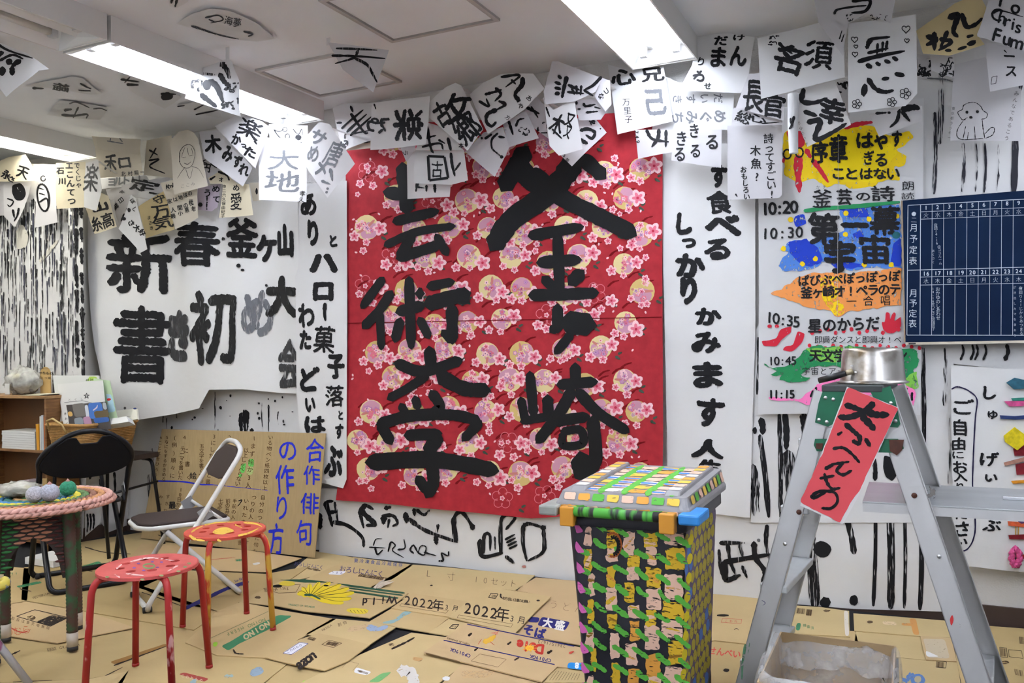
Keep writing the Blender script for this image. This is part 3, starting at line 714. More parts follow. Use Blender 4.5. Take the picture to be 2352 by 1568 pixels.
it += B([(1808, 555), (1850, 548), (1872, 570), (1878, 600), (1860, 612), (1830, 600), (1815, 580)], BL, .85, 3)+B([(2052, 560), (2070, 545), (2070, 610), (2045, 612)], BL, .95, 2)+B([(1926, 480), (1990, 476), (1996, 500), (1950, 500)], BL, .75, 3)+B([(1820, 500), (1848, 495), (1852, 515), (1830, 520)], BL, .75, 3)+B([(1900, 588), (1950, 600), (1990, 612), (1920, 620)], BL, .8, 3)+B([(1850, 545), (1880, 570), (1890, 600), (1870, 610)], BL, .9, 3)+B([(1956, 535), (1980, 528), (1985, 545), (1960, 550)], BL, .7, 3)+E(2058, 540, 10, 8, TE, a=.8)
for x, y in ((1816, 504), (1800, 571), (1873, 594), (1843, 606), (1943, 489), (2060, 496), (1942, 538), (1996, 503), (1985, 608), (2047, 608)): it += E(x, y, 6, 6, YE)
it += B([(1830, 640), (1860, 626), (1960, 628), (2070, 614), (2070, 700), (2030, 702), (1990, 710), (1945, 716), (1926, 730), (1910, 712), (1850, 706), (1815, 690), (1770, 672), (1800, 662)], OR_, .86, 4)+B([(1880, 640), (1930, 632), (1940, 720), (1920, 726), (1890, 690)], YE, .5, 3)
it += B([(1750, 784), (1785, 776), (1795, 755), (1818, 748), (1818, 762), (1800, 775), (1785, 795), (1752, 794)], RD, .95, 2)+B([(1832, 760), (1850, 768), (1840, 790), (1825, 806), (1798, 806), (1800, 796), (1822, 792)], RD, .92, 2)
it += B([(2028, 755), (2024, 738), (2032, 742), (2036, 716), (2044, 718), (2044, 735), (2052, 716), (2058, 720), (2054, 738), (2070, 726), (2070, 750), (2056, 764), (2038, 766)], RD, .95, 1.5)
for i, x in enumerate(range(1768, 1790, 17)): it += E(x, 749, 5, 4, RD, a=.9)
for i in range(13): it += E(1866+i*18, 764-(i % 3)*4, 4.5, 5, RD, a=.95)
for i in range(15): it += E(1860+i*18, 793+(i % 3)*3, 4.5, 4.5, RD, a=.95)
it += B([(1754, 835), (1775, 846), (1815, 838), (1845, 806), (1870, 796), (1950, 796), (2105, 800), (2112, 830), (2098, 850), (2110, 880), (2070, 880), (2040, 850), (1950, 845), (1920, 842), (1860, 842), (1838, 862), (1862, 868), (1830, 880), (1790, 870), (1800, 860), (1768, 862), (1790, 850)], GN, .84, 4)+B([(1850, 800), (1930, 796), (2000, 800), (1960, 830), (1880, 832)], GN2, .7, 3)+B([(2075, 870), (2105, 850), (2110, 890), (2085, 895)], GN2, .7, 3)
it += B([(1768, 910), (1830, 915), (1860, 900), (1880, 880), (1920, 868), (1980, 872), (2080, 884), (2105, 900), (2098, 930), (2060, 945), (1900, 940), (1870, 930), (1820, 920), (1770, 918)], PK, .92, 4)
it += S([(1848, 484), (1900, 478), (1960, 474), (2066, 464)], 9, GN, 1, taper=1)
for ch, b, w in (('序', (1862, 324, 1904, 376), .03), ('章', (1904, 308, 1948, 375), .03), ('は', (1966, 304, 2008, 340), .04), ('や', (2008, 306, 2040, 344), .05), ('す', (2048, 300, 2072, 338), .05), ('ぎ', (1984, 346, 2008, 378), .03), ('る', (2010, 352, 2038, 382), .03), ('釜', (1866, 434, 1910, 477), .01), ('芸', (1921, 433, 1957, 471), .025), ('の', (1966, 442, 1999, 460), .02), ('詩', (2000, 426, 2056, 463), .015), ('朗', (2072, 416, 2099, 437), 0), ('読', (2070, 442, 2100, 458), 0), ('第', (1856, 487, 1930, 563), .035), ('一', (1930, 510, 1996, 524), .06), ('幕', (1998, 471, 2067, 541), .03), ('宇', (1892, 552, 1968, 628), .05), ('宙', (1973, 537, 2047, 608), .035), ('小', (1861, 888, 1888, 920), .06), ('こ', (2064, 890, 2088, 906), .07), ('」', (2084, 900, 2098, 920), .05)):
    it += G(ch, *b, w=w)
for i, ch in enumerate('ことはない'): it += G(ch, 1913+i*31, 386, 1939+i*31+(4 if i > 1 else 0), 412, w=.035)
it += T('10:20', 1758, 479, 1824, 474, 40, w=.03)+T('10:30', 1758, 536, 1836, 532, 36, w=.015)
it += T('ぱぴぷぺぽっぽっぽ', 1846, 645, 2054, 634, 27, w=.03)+T('釜ヶ崎オ!ペラのテ', 1853, 672, 2056, 664, 29, w=.03)+T('一合唱', 1956, 692, 2034, 690, 25, w=0)
it += T('10:35', 1768, 728, 1830, 738, 36, w=.015)+T('星のからだ', 1872, 748, 2005, 742, 34, w=.03)+T('即興ダンスと即興オ!ペ', 1880, 780, 2062, 780, 19, w=0, a=.95)+T('10:45', 1772, 828, 1824, 827, 28, w=.015)+T('天文学ビッグバン', 1874, 817, 2070, 815, 31, w=.03)+T('宇宙とアート', 1852, 852, 1952, 852, 19, w=0)+T('11:15', 1772, 904, 1820, 904, 27, w=.03)
it += T('だいいちまく', 1928, 500, 1986, 502, 9, w=-.01, col=GREYINK)+T('うちゅう', 1948, 552, 1974, 550, 10, w=-.01, col=GREYINK)+T('かま', 1879, 430, 1893, 429, 10, w=-.01, col=GREYINK)
it += L([(1926, 255), (1922, 948)], .8, srgb(190, 188, 185))
decal('painted_lettering', it, s, prog, 'poster_paint', stretch=(90, 90, 60), step=.00004)

# ------------------------------------------------------------------ blackboard month planner
bt = thing('month_planner_board', 'dark blue chalkboard month planner with white grid and day numbers', 'chalkboard', (.5, 4.09, 1.22))
A, Bc = at(2073, 460, 1, 4.075), at(2071, 786, 1, 4.075)
zt, zb, x0 = A[2], Bc[2], A[0]; x1 = x0+.94
M_BOARD = mat('blue_chalkboard', srgb(20, 40, 70), .8, col2=srgb(14, 30, 56), scale=3, spec=.12)
off = np.array(bt.location)
def wpart(name, a, b, m): return MB().box(np.array(a)-off, np.array(b)-off).build(name, m, bt)
bevel(wpart('panel', (x0, 4.078, zb), (x1, 4.091, zt), M_BOARD), .002)
wpart('rail', (x0, 4.073, zb-.0115), (x1, 4.077, zb-.0005), mat('pale_wood', (.62, .56, .45), .5, var=.15, scale=12, stretch=(1, 8, 8)))
wpart('side_strip', (x0-.006, 4.077, zb), (x0-.0005, 4.091, zt), mat('worn_wood_edge', (.34, .25, .16), .6))
bs = Surf((0, 4.078, 1.5), (0, -1, 0))
WH = srgb(196, 205, 212); it = []
def rowy(y0, x): return y0+(x-2085)*((-.0532 if y0 < 480 else -.0405 if y0 < 540 else -.0265 if y0 < 640 else -.018 if y0 < 660 else .0016))
def hl(y0, xa, xb, w): return L([(xa, rowy(y0, xa)), (xb, rowy(y0, xb))], w, WH)
XB = 2640
it += hl(471.5, 2085, XB, 1.6)+hl(769.3, 2083, XB, 1.6)+hl(620.5, 2084, XB, 1.4)+hl(487.5, 2114, XB, 1)+hl(504.5, 2114, XB, 1)+hl(637, 2113, XB, 1)+hl(655, 2113, XB, 1)
it += L([(2085.4, 471), (2083, 769)], 1.6, WH)
for i in range(20):
    x = 2114.5+i*26.6
    it += L([(x, rowy(471, x)), (x-1.5, 769.5)], 1.6 if not i else 1.1, WH)
for i in range(17):
    x = 2127+i*26.6
    it += T(str(i+1), x-(4 if i > 8 else 0), rowy(479, x), x+(4 if i > 8 else 0), rowy(479, x), 13, w=.02, col=WH, rough=0)
    it += T('火水木金土日月'[i % 7], x, rowy(496, x), x, rowy(496, x), 13, w=-.015, col=WH, a=.9)
    n = str(16+i) if i < 16 else ''
    it += T(n, x-4, rowy(629, x), x+4, rowy(629, x), 13, w=.02, col=WH, rough=0)
    it += T('水木金土日月火'[i % 7], x, rowy(646, x), x, rowy(646, x), 13, w=-.015, col=WH, a=.9)
it += T('月予定表', 2099, 523, 2097, 599, 20, w=0, col=WH, rough=0)+T('月予定表', 2098, 673, 2096, 743, 20, w=0, col=WH, rough=0)
it += E(2099, 491, 5, 5, WH)+T('二', 2099, 505, 2099, 505, 15, w=-.01, col=WH)
it += T('音読14-16', 2149, 517, 2152, 558, 9, w=-.005, col=WH, a=.9)+T('@ココルーム', 2157, 566, 2160, 604, 8, w=-.01, col=WH, a=.9)+T('あくさく', 2144, 576, 2144, 602, 7, w=-.01, col=WH, a=.9)
it += T('おかゆのしあわせ', 2154, 664, 2155, 730, 11, w=-.005, col=WH)+T('14-16せつこさん宮浦宣子', 2143, 663, 2144, 755, 8, w=-.01, col=WH, a=.9)
it += T('夜回り21じからあつまる', 2344, 662, 2346, 765, 9, w=-.005, col=WH)+T('炊き出しカマを食おう', 2331, 660, 2331, 770, 7, w=-.01, col=WH, a=.9)
decal('chalk_lettering', it, bs, bt, 'chalk', off=.0006, step=0, rough=.9)
obj('maker_plate', *MB_box(np.array((x0+.012, 4.0718, zb-.009))-off, np.array((x0+.040, 4.0729, zb-.003))-off), mat('black_plate', (.02, .02, .025), .5), bt)

# ------------------------------------------------------------------ craft club cloth on the right
s = wallS(4.105, crease(.004, .33, .4, 17, .005))
o = sheet('craft_club_cloth', [(2184, 838), (2300, 846), (2460, 852), (2460, 1318), (2330, 1312), (2208, 1298), (2190, 1200), (2186, 1000)], s, M_CLOTH, 'white cloth reading ご自由にお入りください with しゅげいぶ and felt scraps', 'cloth')
it = []
for ch, b, w in (('ご', (2188, 916, 2238, 952), .03), ('自', (2189, 962, 2221, 1001), .03), ('由', (2186, 1004, 2219, 1034), .03), ('に', (2187, 1036, 2214, 1053), .02), ('お', (2188, 1058, 2222, 1086), .03), ('入', (2190, 1084, 2222, 1106), .03), ('り', (2196, 1108, 2214, 1130), .03), ('く', (2198, 1134, 2212, 1155), .03), ('だ', (2194, 1164, 2224, 1192), .03), ('さ', (2194, 1197, 2226, 1232), .03), ('い', (2194, 1236, 2223, 1252), .05), ('し', (2258, 886, 2288, 917), .04), ('ゅ', (2268, 942, 2292, 962), .03), ('げ', (2250, 1038, 2294, 1070), .035), ('い', (2262, 1088, 2292, 1106), .05), ('ぶ', (2256, 1194, 2300, 1220), .035)):
    it += G(ch, *b, w=w)
it += S([(2186, 893), (2200, 888), (2226, 898), (2244, 918), (2240, 960), (2236, 1040), (2234, 1120), (2240, 1200), (2236, 1236), (2222, 1260), (2200, 1268)], 3.4, srgb(40, 36, 70), .9, taper=.9)
decal('brush_writing', it, s, o)
def patch(poly, col, nm, th=.006, col2=None, base=.003):
    ab = s.ab(poly); D = densify(ab, .02); n = len(D)
    X0, X1 = s.xyz(D, base), s.xyz(D, base+th)
    F = [tuple(range(n)), tuple(range(n, 2*n))[::-1]]+[(i, (i+1) % n, n+(i+1) % n, n+i) for i in range(n)]
    obj(nm, np.concatenate([X0, X1])-np.array(o.location), F, mat('felt_%d%d%d' % tuple(int(c*99) for c in col), col, .95, var=.35, scale=60, col2=col2), o)
patch([(2311, 878), (2330, 867), (2352, 872), (2352, 892), (2328, 893)], srgb(50, 105, 125), 'felt_flower', .012)
patch([(2349, 872), (2364, 868), (2364, 888), (2350, 888)], srgb(190, 40, 50), 'felt_scrap')
patch([(2322, 914), (2365, 912), (2365, 919), (2326, 920)], srgb(60, 150, 130), 'ribbon_scrap')
patch([(2306, 921), (2365, 920), (2365, 930), (2345, 932), (2318, 933)], srgb(225, 90, 150), 'ribbon_scrap')
patch([(2296, 953), (2330, 955), (2365, 952), (2365, 961), (2330, 963), (2298, 961)], srgb(46, 66, 120), 'printed_ribbon')
patch([(2305, 1000), (2330, 980), (2352, 996), (2365, 985), (2365, 1010), (2336, 1033), (2308, 1014)], srgb(238, 215, 30), 'felt_heart', .010)
patch([(2327, 1030), (2352, 1020), (2356, 1046), (2330, 1046)], srgb(140, 30, 40), 'printed_scrap', .004)
patch([(2305, 1062), (2365, 1046), (2365, 1056), (2308, 1069)], srgb(190, 140, 120), 'braid_scrap')
patch([(2332, 1066), (2365, 1060), (2365, 1088), (2335, 1090)], srgb(140, 30, 40), 'printed_scrap', .004)
patch([(2322, 1104), (2365, 1101), (2365, 1108), (2326, 1110)], srgb(235, 155, 40), 'ribbon_scrap')
patch([(2336, 1190), (2352, 1185), (2365, 1190), (2365, 1202), (2340, 1202)], srgb(110, 70, 130), 'felt_scrap')
patch([(2314, 1196), (2365, 1200), (2365, 1211), (2316, 1206)], srgb(235, 105, 60), 'ribbon_scrap')
for yy in (2332, 2338): patch([(yy, 1208), (yy+2.4, 1208), (yy+2, 1228), (yy-.6, 1228)], srgb(205, 160, 70), 'braid_scrap', .003)
patch([(2316, 1228), (2365, 1226), (2365, 1238), (2318, 1237)], srgb(140, 25, 35), 'ribbon_scrap')
c0 = s.px(np.array([(2316+12*math.cos(t)*0+0, 0) for t in (0,)]))
pts = s.px(np.array([(2324+(10+2*math.sin(9*t))*math.cos(t)*.9+8, 1278+(20+2*math.sin(11*t))*math.sin(t)) for t in np.linspace(0, 2*math.pi, 40, endpoint=False)]), .012)
MB().tube(pts-np.array(o.location), .012, 7, closed=True).build('yarn_loop', mat('pink_yarn', srgb(230, 90, 150), .95, var=.3, scale=70, bump=.6, bscale=90), o, True)
patch([(2345, 1276), (2352, 1272), (2356, 1280), (2348, 1284)], srgb(190, 40, 40), 'button')
# ------------------------------------------------------------------ sheets of calligraphy hung along the ceiling edge
NSH = [0]
TAPED = {15, 22, 23, *range(38, 54), 62, 64, 67, 68, 69}
M_TAPE = mat('clear_tape', (.75, .75, .74), .3, trans=.5)
def hang(poly, layer, m, label, items, mode='Y', curl=.012, dark=False):
    """one sheet; layer counts forward from the wall (Y), the partition (X) or lies against the ceiling (Z)"""
    NSH[0] += 1; r = random.Random(NSH[0]*13+5); c = np.mean(np.array(poly, float), 0)
    k1, k2, p1 = r.uniform(-1, 1), r.uniform(-1, 1), r.uniform(0, 6)
    dsp = lambda a, b: curl*(k1*(a*a*28-.3)+k2*(b*b*22-.3)+.5*np.sin(a*14+b*9+p1))
    if mode == 'Y':
        P = at(*c, 1, 4.098-.0235*layer-(.13*min(1, (470-c[0])/250) if c[0] < 470 else 0)); n = np.array([r.uniform(-.05, .05), -1, r.uniform(-.04, .04)])
    elif mode == 'X':
        P = at(*c, 1, 3.785-.016*layer); n = np.array([r.uniform(-.04, .04), -1, r.uniform(-.04, .04)])
    elif mode == 'Z':
        P = at(*c, 2, ZC-.010-.003*layer); n = np.array([0, 0, -1.0]); dsp = lambda a, b: .004*np.sin(a*13+p1)+.003*np.sin(b*17)
    else:
        P = at(*c, 1, mode); n = np.array([r.uniform(-.05, .05), -1, r.uniform(-.05, .05)])
    s = Surf(P, n, dsp)
    o = sheet('calligraphy_sheet', poly, s, m, label, 'paper', 'calligraphy sheets hung along the ceiling', grid=.035)
    if items: decal('brush_writing', items, s, o, off=.0014, step=.00003)
    me = o.data; vs = [v.co for v in me.vertices]; top = max(vs, key=lambda q: q.z); t = np.array(top)+np.array(o.location)
    if mode in 'YX' if isinstance(mode, str) else False:
        d = np.array([0, 1, 0]); u = np.array([1, 0, 0])
        gap = ((YB if mode == 'Y' else 3.81)-.001-t[1])
        zz = min(-.004, 2.392-t[2]) if mode == 'X' else -.004
        q = [t-u*.012-(0, 0, .012), t+u*.012-(0, 0, .012), t+u*.012+d*gap+(0, 0, zz), t-u*.012+d*gap+(0, 0, zz)]
        if NSH[0] not in TAPED: pass
        elif t[2] < 2.66 or mode == 'X': obj('tape', np.array(q)-np.array(o.location), [(0, 1, 2, 3)], M_TAPE, o)
        else:
            q = [t-u*.012-(0, 0, .012), t+u*.012-(0, 0, .012), np.array([t[0]+.012, t[1]+.004, ZC-.0005]), np.array([t[0]-.012, t[1]+.004, ZC-.0005])]
            obj('tape', np.array(q)-np.array(o.location), [(0, 1, 2, 3)], M_TAPE, o)
    elif not isinstance(mode, str):
        q = [t+(-.012, .002, -.012), t+(.012, .002, -.012), np.array([t[0]+.012, t[1]+.004, ZC-.0005]), np.array([t[0]-.012, t[1]+.004, ZC-.0005])]
        if ZC-t[2] < .12: obj('tape', np.array(q)-np.array(o.location), [(0, 1, 2, 3)], M_TAPE, o)
    return o
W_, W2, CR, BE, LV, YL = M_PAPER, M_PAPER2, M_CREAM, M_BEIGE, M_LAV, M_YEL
def scrib(x0, y0, x1, y1, n, w, seed=1, col=INK):
    """illegible quick brush marks inside a box"""
    r = random.Random(seed*7+3); out = []
    for _ in range(n):
        x, y = r.uniform(x0, x1), r.uniform(y0, y1); a = r.uniform(0, 6.28); l = r.uniform(.15, .4)*min(x1-x0, y1-y0)
        q = [(x, y), (x+l*math.cos(a), y+l*math.sin(a)), (x+l*1.6*math.cos(a+.7), y+l*1.6*math.sin(a+.7))]
        out += S([(min(max(u, x0), x1), min(max(v, y0), y1)) for u, v in q], w*r.uniform(.7, 1.3), col)
    return out
# --- sheets lying against the ceiling
hang([(405, 58), (440, 32), (477, 18), (530, 26), (590, 52), (634, 88), (590, 95), (500, 84)], 1, W_, 'thin sheet stuck flat to the ceiling with cursive writing in loose rows', S([(472, 40), (500, 34), (512, 44), (484, 52)], 4)+S([(480, 44), (494, 50)], 4)+T('海夢', 525, 46, 545, 50, 20, 8, w=.01)+S([(440, 62), (470, 70), (500, 78), (548, 88)], 5, a=.8)+S([(560, 68), (580, 74), (570, 80)], 5), 'Z')
hang([(52, 201), (110, 186), (163, 176), (189, 180), (236, 214), (205, 216), (150, 206)], 1, W_, 'faint sheet lying against the ceiling with 福 seen flat', T('福ハ', 140, 200, 196, 200, 40, 100, w=.03, sx=.5)+S([(75, 204), (100, 205)], 5), 'Z')
hang([(107, 263), (138, 231), (250, 246), (230, 276)], 1, W_, 'faint sheet lying against the ceiling with a cursive 夢', S([(160, 240), (175, 236), (205, 248)], 4)+S([(148, 254), (165, 252)], 5)+S([(142, 262), (170, 264), (200, 262), (198, 270)], 5)+S([(215, 250), (232, 248), (246, 253)], 3)+S([(180, 248), (168, 268)], 4), 'Z')
hang([(276, 173), (330, 178), (418, 224), (378, 250), (300, 208)], 1, W_, 'small sheet stuck to the ceiling beside the lit fixture edge', S([(278, 182), (320, 190)], 5)+S([(292, 194), (318, 196)], 6)+S([(298, 178), (286, 190)], 4)+E(384, 220, 14, 9)+S([(370, 214), (404, 216)], 5), 'Z')
hang([(405, 245), (450, 231), (508, 252), (511, 272), (460, 262)], 2, W_, 'small sheet stuck to the ceiling below the lit fixture with three ink strokes', S([(408, 246), (424, 243)], 4)+S([(446, 252), (470, 238)], 4)+S([(450, 263), (500, 250)], 4), 'Z')
hang([(380, -30), (440, -30), (432, 2), (408, 14), (390, 12)], 1, W_, 'sheet on the ceiling showing two short ink strokes', S([(398, -14), (393, 4)], 8)+S([(408, -10), (402, 12)], 7), 'Z')
# --- sheets hanging out in the room
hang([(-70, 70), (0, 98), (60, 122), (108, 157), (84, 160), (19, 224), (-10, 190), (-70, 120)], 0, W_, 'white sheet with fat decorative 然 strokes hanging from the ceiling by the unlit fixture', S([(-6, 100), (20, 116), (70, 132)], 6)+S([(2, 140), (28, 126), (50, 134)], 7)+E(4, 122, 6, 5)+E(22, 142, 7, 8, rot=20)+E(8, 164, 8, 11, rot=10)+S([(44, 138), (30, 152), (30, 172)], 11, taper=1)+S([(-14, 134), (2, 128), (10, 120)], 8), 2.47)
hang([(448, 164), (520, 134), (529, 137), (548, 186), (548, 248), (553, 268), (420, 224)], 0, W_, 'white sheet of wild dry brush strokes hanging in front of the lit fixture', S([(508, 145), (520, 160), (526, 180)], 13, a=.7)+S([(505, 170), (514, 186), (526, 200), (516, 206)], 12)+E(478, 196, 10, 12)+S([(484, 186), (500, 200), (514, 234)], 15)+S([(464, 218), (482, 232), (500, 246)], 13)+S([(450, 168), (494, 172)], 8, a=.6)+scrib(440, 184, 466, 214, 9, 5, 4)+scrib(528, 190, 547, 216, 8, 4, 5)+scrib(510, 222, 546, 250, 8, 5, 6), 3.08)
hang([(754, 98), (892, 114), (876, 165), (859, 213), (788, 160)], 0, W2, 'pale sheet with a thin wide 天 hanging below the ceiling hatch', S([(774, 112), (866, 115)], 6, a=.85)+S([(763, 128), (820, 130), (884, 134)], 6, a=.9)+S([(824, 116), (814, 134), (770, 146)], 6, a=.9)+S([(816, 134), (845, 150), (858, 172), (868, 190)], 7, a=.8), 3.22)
# --- over the partition (left)
hang([(8, 418), (76, 417), (36, 522), (11, 497)], 3, W2, 'white sheet with a black haired face and 幻 drawn in ink', B([(26, 424), (44, 419), (56, 430), (58, 446), (50, 460), (34, 460), (26, 444)], INK, 1, 1)+E(41, 442, 10, 13, srgb(205, 202, 206))+E(38, 438, 2, 3)+E(45, 438, 2, 3)+S([(36, 446), (42, 452), (46, 446)], 3)+S([(18, 456), (30, 462), (24, 474), (18, 470)], 4)+S([(30, 482), (34, 500)], 6)+S([(42, 478), (40, 494), (34, 508)], 5), 'X')
hang([(-60, 412), (8, 414), (11, 495), (-60, 496)], 2, W2, 'plain white sheet hanging over the partition beside the ink face', S([(-4, 430), (2, 436)], 3), 'X')
hang([(88, 400), (123, 388), (134, 511), (77, 523)], 4, W2, 'white sheet with a thick inked oval figure over the partition', L([(97+14*math.cos(t)+3*math.sin(t)+4, 454+31*math.sin(t)) for t in np.linspace(0, 6.3, 24)], 4.5)+S([(92, 432), (104, 436)], 2.5)+S([(92, 444), (106, 448)], 3)+S([(92, 464), (110, 456), (112, 480), (104, 486)], 4)+L([(101+5*math.cos(t), 410+6*math.sin(t)) for t in np.linspace(0, 5.6, 12)], 2.5), 'X')
hang([(-50, 386), (22, 360), (60, 355), (74, 376), (92, 416), (-50, 417)], 6, CR, 'cream sheet with tilted 天 and 永 hanging over the partition', G('天', 40, 382, 70, 410, 18, .03)+G('永', 2, 390, 24, 412, 18, .04)+G('さ', 16, 404, 34, 418, 18, .05), 'X')
hang([(128, 374), (197, 371), (195, 476), (131, 480)], 6, CR, 'cream sheet with three columns of small brush writing over the partition', T('でくじゃ', 176, 380, 180, 424, 15, w=.02)+T('エこんてつ', 158, 380, 166, 462, 19, w=.03)+T('石川', 139, 392, 144, 416, 17, w=.04), 'X')
hang([(195, 374), (226, 366), (231, 412), (233, 436), (222, 485), (195, 476)], 7, W_, 'bright white sheet with a tall 楽 cut off at its left', G('楽', 194, 376, 226, 442, 4, .01), 'X')
# --- corner and left run, back to front
hang([(250, 456), (306, 447), (300, 500), (275, 520)], 3, W2, 'white sheet with a small sideways 日葉 behind the 縞 sheet', T('日葉', 280, 460, 266, 474, 15, 55, w=.02)+E(296, 482, 4, 5)+S([(288, 492), (278, 508)], 6))
hang([(231, 410), (334, 402), (347, 422), (233, 434)], 2, W_, 'narrow white strip with cut off ink letters under the 和 sheet', T('ヨルト!!', 258, 418, 318, 410, 22, w=.04, col=GREYINK))
hang([(235, 434), (384, 404), (372, 441), (245, 456)], 3, W2, 'pale strip with sideways 定 under the 和 sheet', G('定', 300, 412, 362, 442, 10, .03)+G('本', 270, 436, 286, 444, 0, .01))
hang([(213, 313), (326, 321), (331, 402), (231, 409), (222, 341)], 7, BE, 'beige sheet with a broad 和 and a small name', G('禾', 242, 354, 268, 395, 0, .025)+G('口', 270, 361, 301, 386, -4, .04)+T('北村翔一', 282, 399, 330, 396, 12, w=.015))
hang([(222, 314), (324, 320), (320, 356), (226, 342)], 8, BE, 'small beige slip with faint sideways marks above the broad 和', S([(248, 324), (284, 330)], 3, GREYINK)+S([(256, 318), (254, 326)], 3, GREYINK)+S([(276, 318), (282, 326)], 3, GREYINK))
hang([(196, 478), (230, 441), (250, 450), (271, 521), (215, 537)], 8, CR, 'cream sheet with a boxy 縞 hanging at a tilt', G('高', 232, 488, 264, 524, -14, .02)+G('糸', 208, 496, 232, 532, -14, .03)+G('山', 208, 462, 250, 486, -14, .05))
hang([(303, 447), (313, 455), (338, 572), (322, 580), (271, 525)], 10, W_, 'white pointed sheet with 大好き running along its edge', T('さ大好', 300, 512, 326, 534, 16, 60, w=.05)+E(296, 482, 4, 5)+E(283, 502, 5, 4)+T('ぼし', 306, 462, 310, 480, 12, 60, w=.03))
hang([(335, 322), (396, 311), (396, 408), (331, 402)], 5, BE, 'beige sheet with a loose メち partly behind the portrait', S([(342, 344), (362, 356)], 4)+S([(358, 340), (344, 364)], 4)+S([(342, 368), (364, 366), (344, 382), (378, 398)], 4.5))
hang([(318, 475), (378, 436), (400, 527), (336, 547)], 6, YL, 'tan sheet with slanting 万気 brushed large', G('万', 350, 470, 390, 500, -12, .02)+G('気', 352, 496, 396, 526, -14, .015)+G('守', 352, 448, 378, 468, -20, .02)+T('まさき', 344, 500, 350, 524, 10, w=.01))
hang([(368, 420), (455, 398), (457, 500), (402, 526), (385, 470)], 9, BE, 'beige sheet covered with lines of small slanting handwriting', T('Kml', 384, 428, 396, 424, 14, w=.03)+T('家は地球の', 388, 462, 438, 444, 12, -12, w=.02)+T('人間の住', 396, 482, 440, 466, 13, -12, w=.02)+T('最小悪', 396, 496, 428, 482, 12, -12, w=.02)+T('元年', 440, 464, 446, 480, 13, w=.03))
hang([(388, 322), (410, 302), (433, 298), (446, 304), (456, 318), (477, 427), (403, 447)], 12, BE, 'beige sheet with a fine line portrait of a person in a kimono', L([(428+17*math.cos(t), 364+22*math.sin(t)) for t in np.linspace(.3, 2.9, 14)], 1)+S([(411, 372), (412, 348), (424, 334), (440, 334), (448, 350), (444, 372)], 1.4)+S([(424, 338), (418, 352), (416, 362)], 1)+S([(430, 340), (432, 356)], 1)+S([(440, 340), (444, 358)], 1)+S([(418, 362), (426, 360)], 1)+S([(434, 358), (442, 356)], 1)+S([(422, 374), (430, 377), (438, 371)], 1.3)+S([(424, 384), (416, 396), (409, 410)], 1)+S([(440, 382), (456, 388), (468, 408)], 1)+S([(426, 388), (436, 410), (442, 386)], 1)+T('ここみ', 422, 428, 444, 422, 10, w=-.02))
hang([(462, 365), (482, 358), (546, 420), (475, 421)], 7, W2, 'white sheet showing く and 円 behind the 木 sheet', G('く', 464, 366, 478, 376, 0, .04)+G('円', 466, 376, 486, 396, 10, .03)+S([(486, 376), (500, 386)], 5))
hang([(476, 408), (506, 390), (546, 422), (480, 421)], 8, CR, 'cream corner of a sheet with ink marks under the 木 sheet', S([(480, 412), (492, 404)], 5)+S([(500, 394), (520, 402), (526, 414)], 6)+T('オ', 506, 412, 506, 412, 12, w=.04))
hang([(456, 433), (507, 421), (502, 476), (488, 486), (452, 481)], 6, LV, 'lavender sheet with exclamation marks beside the 愛 sheet', T('う!!', 480, 444, 478, 474, 20, w=.03)+T('めて', 498, 434, 500, 458, 18, w=.03)+E(462, 470, 6, 5))
hang([(574, 420), (600, 420), (600, 461), (582, 462)], 5, BE, 'beige edge of a sheet behind the 大地 sheet', E(592, 440, 3, 7))
hang([(511, 421), (574, 423), (583, 494), (504, 500)], 9, CR, 'cream sheet with め愛 and a column of small signature', G('愛', 528, 442, 554, 482, 0, .01)+G('め', 534, 424, 550, 438, 0, .03)+T('申二六久保由紀子', 514, 428, 512, 496, 9, w=.01))
hang([(458, 302), (500, 298), (546, 344), (582, 386), (557, 428), (470, 364)], 11, W2, 'white sheet with 木 and slanting kana みずれ', G('木', 470, 308, 506, 352, -6, .045)+G('み', 510, 334, 534, 372, 20, .05)+G('ず', 534, 356, 556, 386, 20, .05)+G('れ', 548, 376, 576, 404, 20, .05))
hang([(490, 289), (553, 263), (600, 278), (616, 290), (616, 304), (588, 387)], 14, W2, 'white sheet with slanting 楽かった hanging below the lit fixture', G('楽', 548, 274, 602, 318, 22, .02)+G('か', 532, 308, 556, 334, 18, .05)+G('っ', 554, 330, 568, 340, 18, .06)+G('た', 562, 338, 592, 362, 18, .045)+S([(586, 324), (592, 332)], 5))
hang([(618, 285), (706, 288), (703, 352), (622, 332)], 8, W2, 'white sheet with a cartoon animal face in ink line', S([(630, 298), (640, 312), (652, 322), (668, 324), (682, 312)], 2)+S([(630, 298), (642, 302), (652, 296)], 2)+E(684, 315, 7, 6)+L([(660+5*math.cos(t), 313+6*math.sin(t)) for t in np.linspace(0, 6.3, 12)], 1.6)+L([(654+5*math.cos(t), 297+5*math.sin(t)) for t in np.linspace(0, 6.3, 12)], 1.6)+S([(672, 296), (684, 308), (692, 296), (694, 312)], 2)+L([(664, 336), (682, 332), (686, 344), (668, 346), (664, 336)], 2)+S([(690, 326), (702, 334)], 2.5))
hang([(594, 315), (680, 318), (703, 340), (703, 464), (595, 459)], 13, W_, 'glowing white sheet with a neat 大地 and small signature', G('大', 616, 344, 684, 390, 0, .005, GREYINK)+G('地', 610, 390, 688, 441, 0, .01, GREYINK)+T('孝え', 694, 444, 692, 458, 14, w=.01))
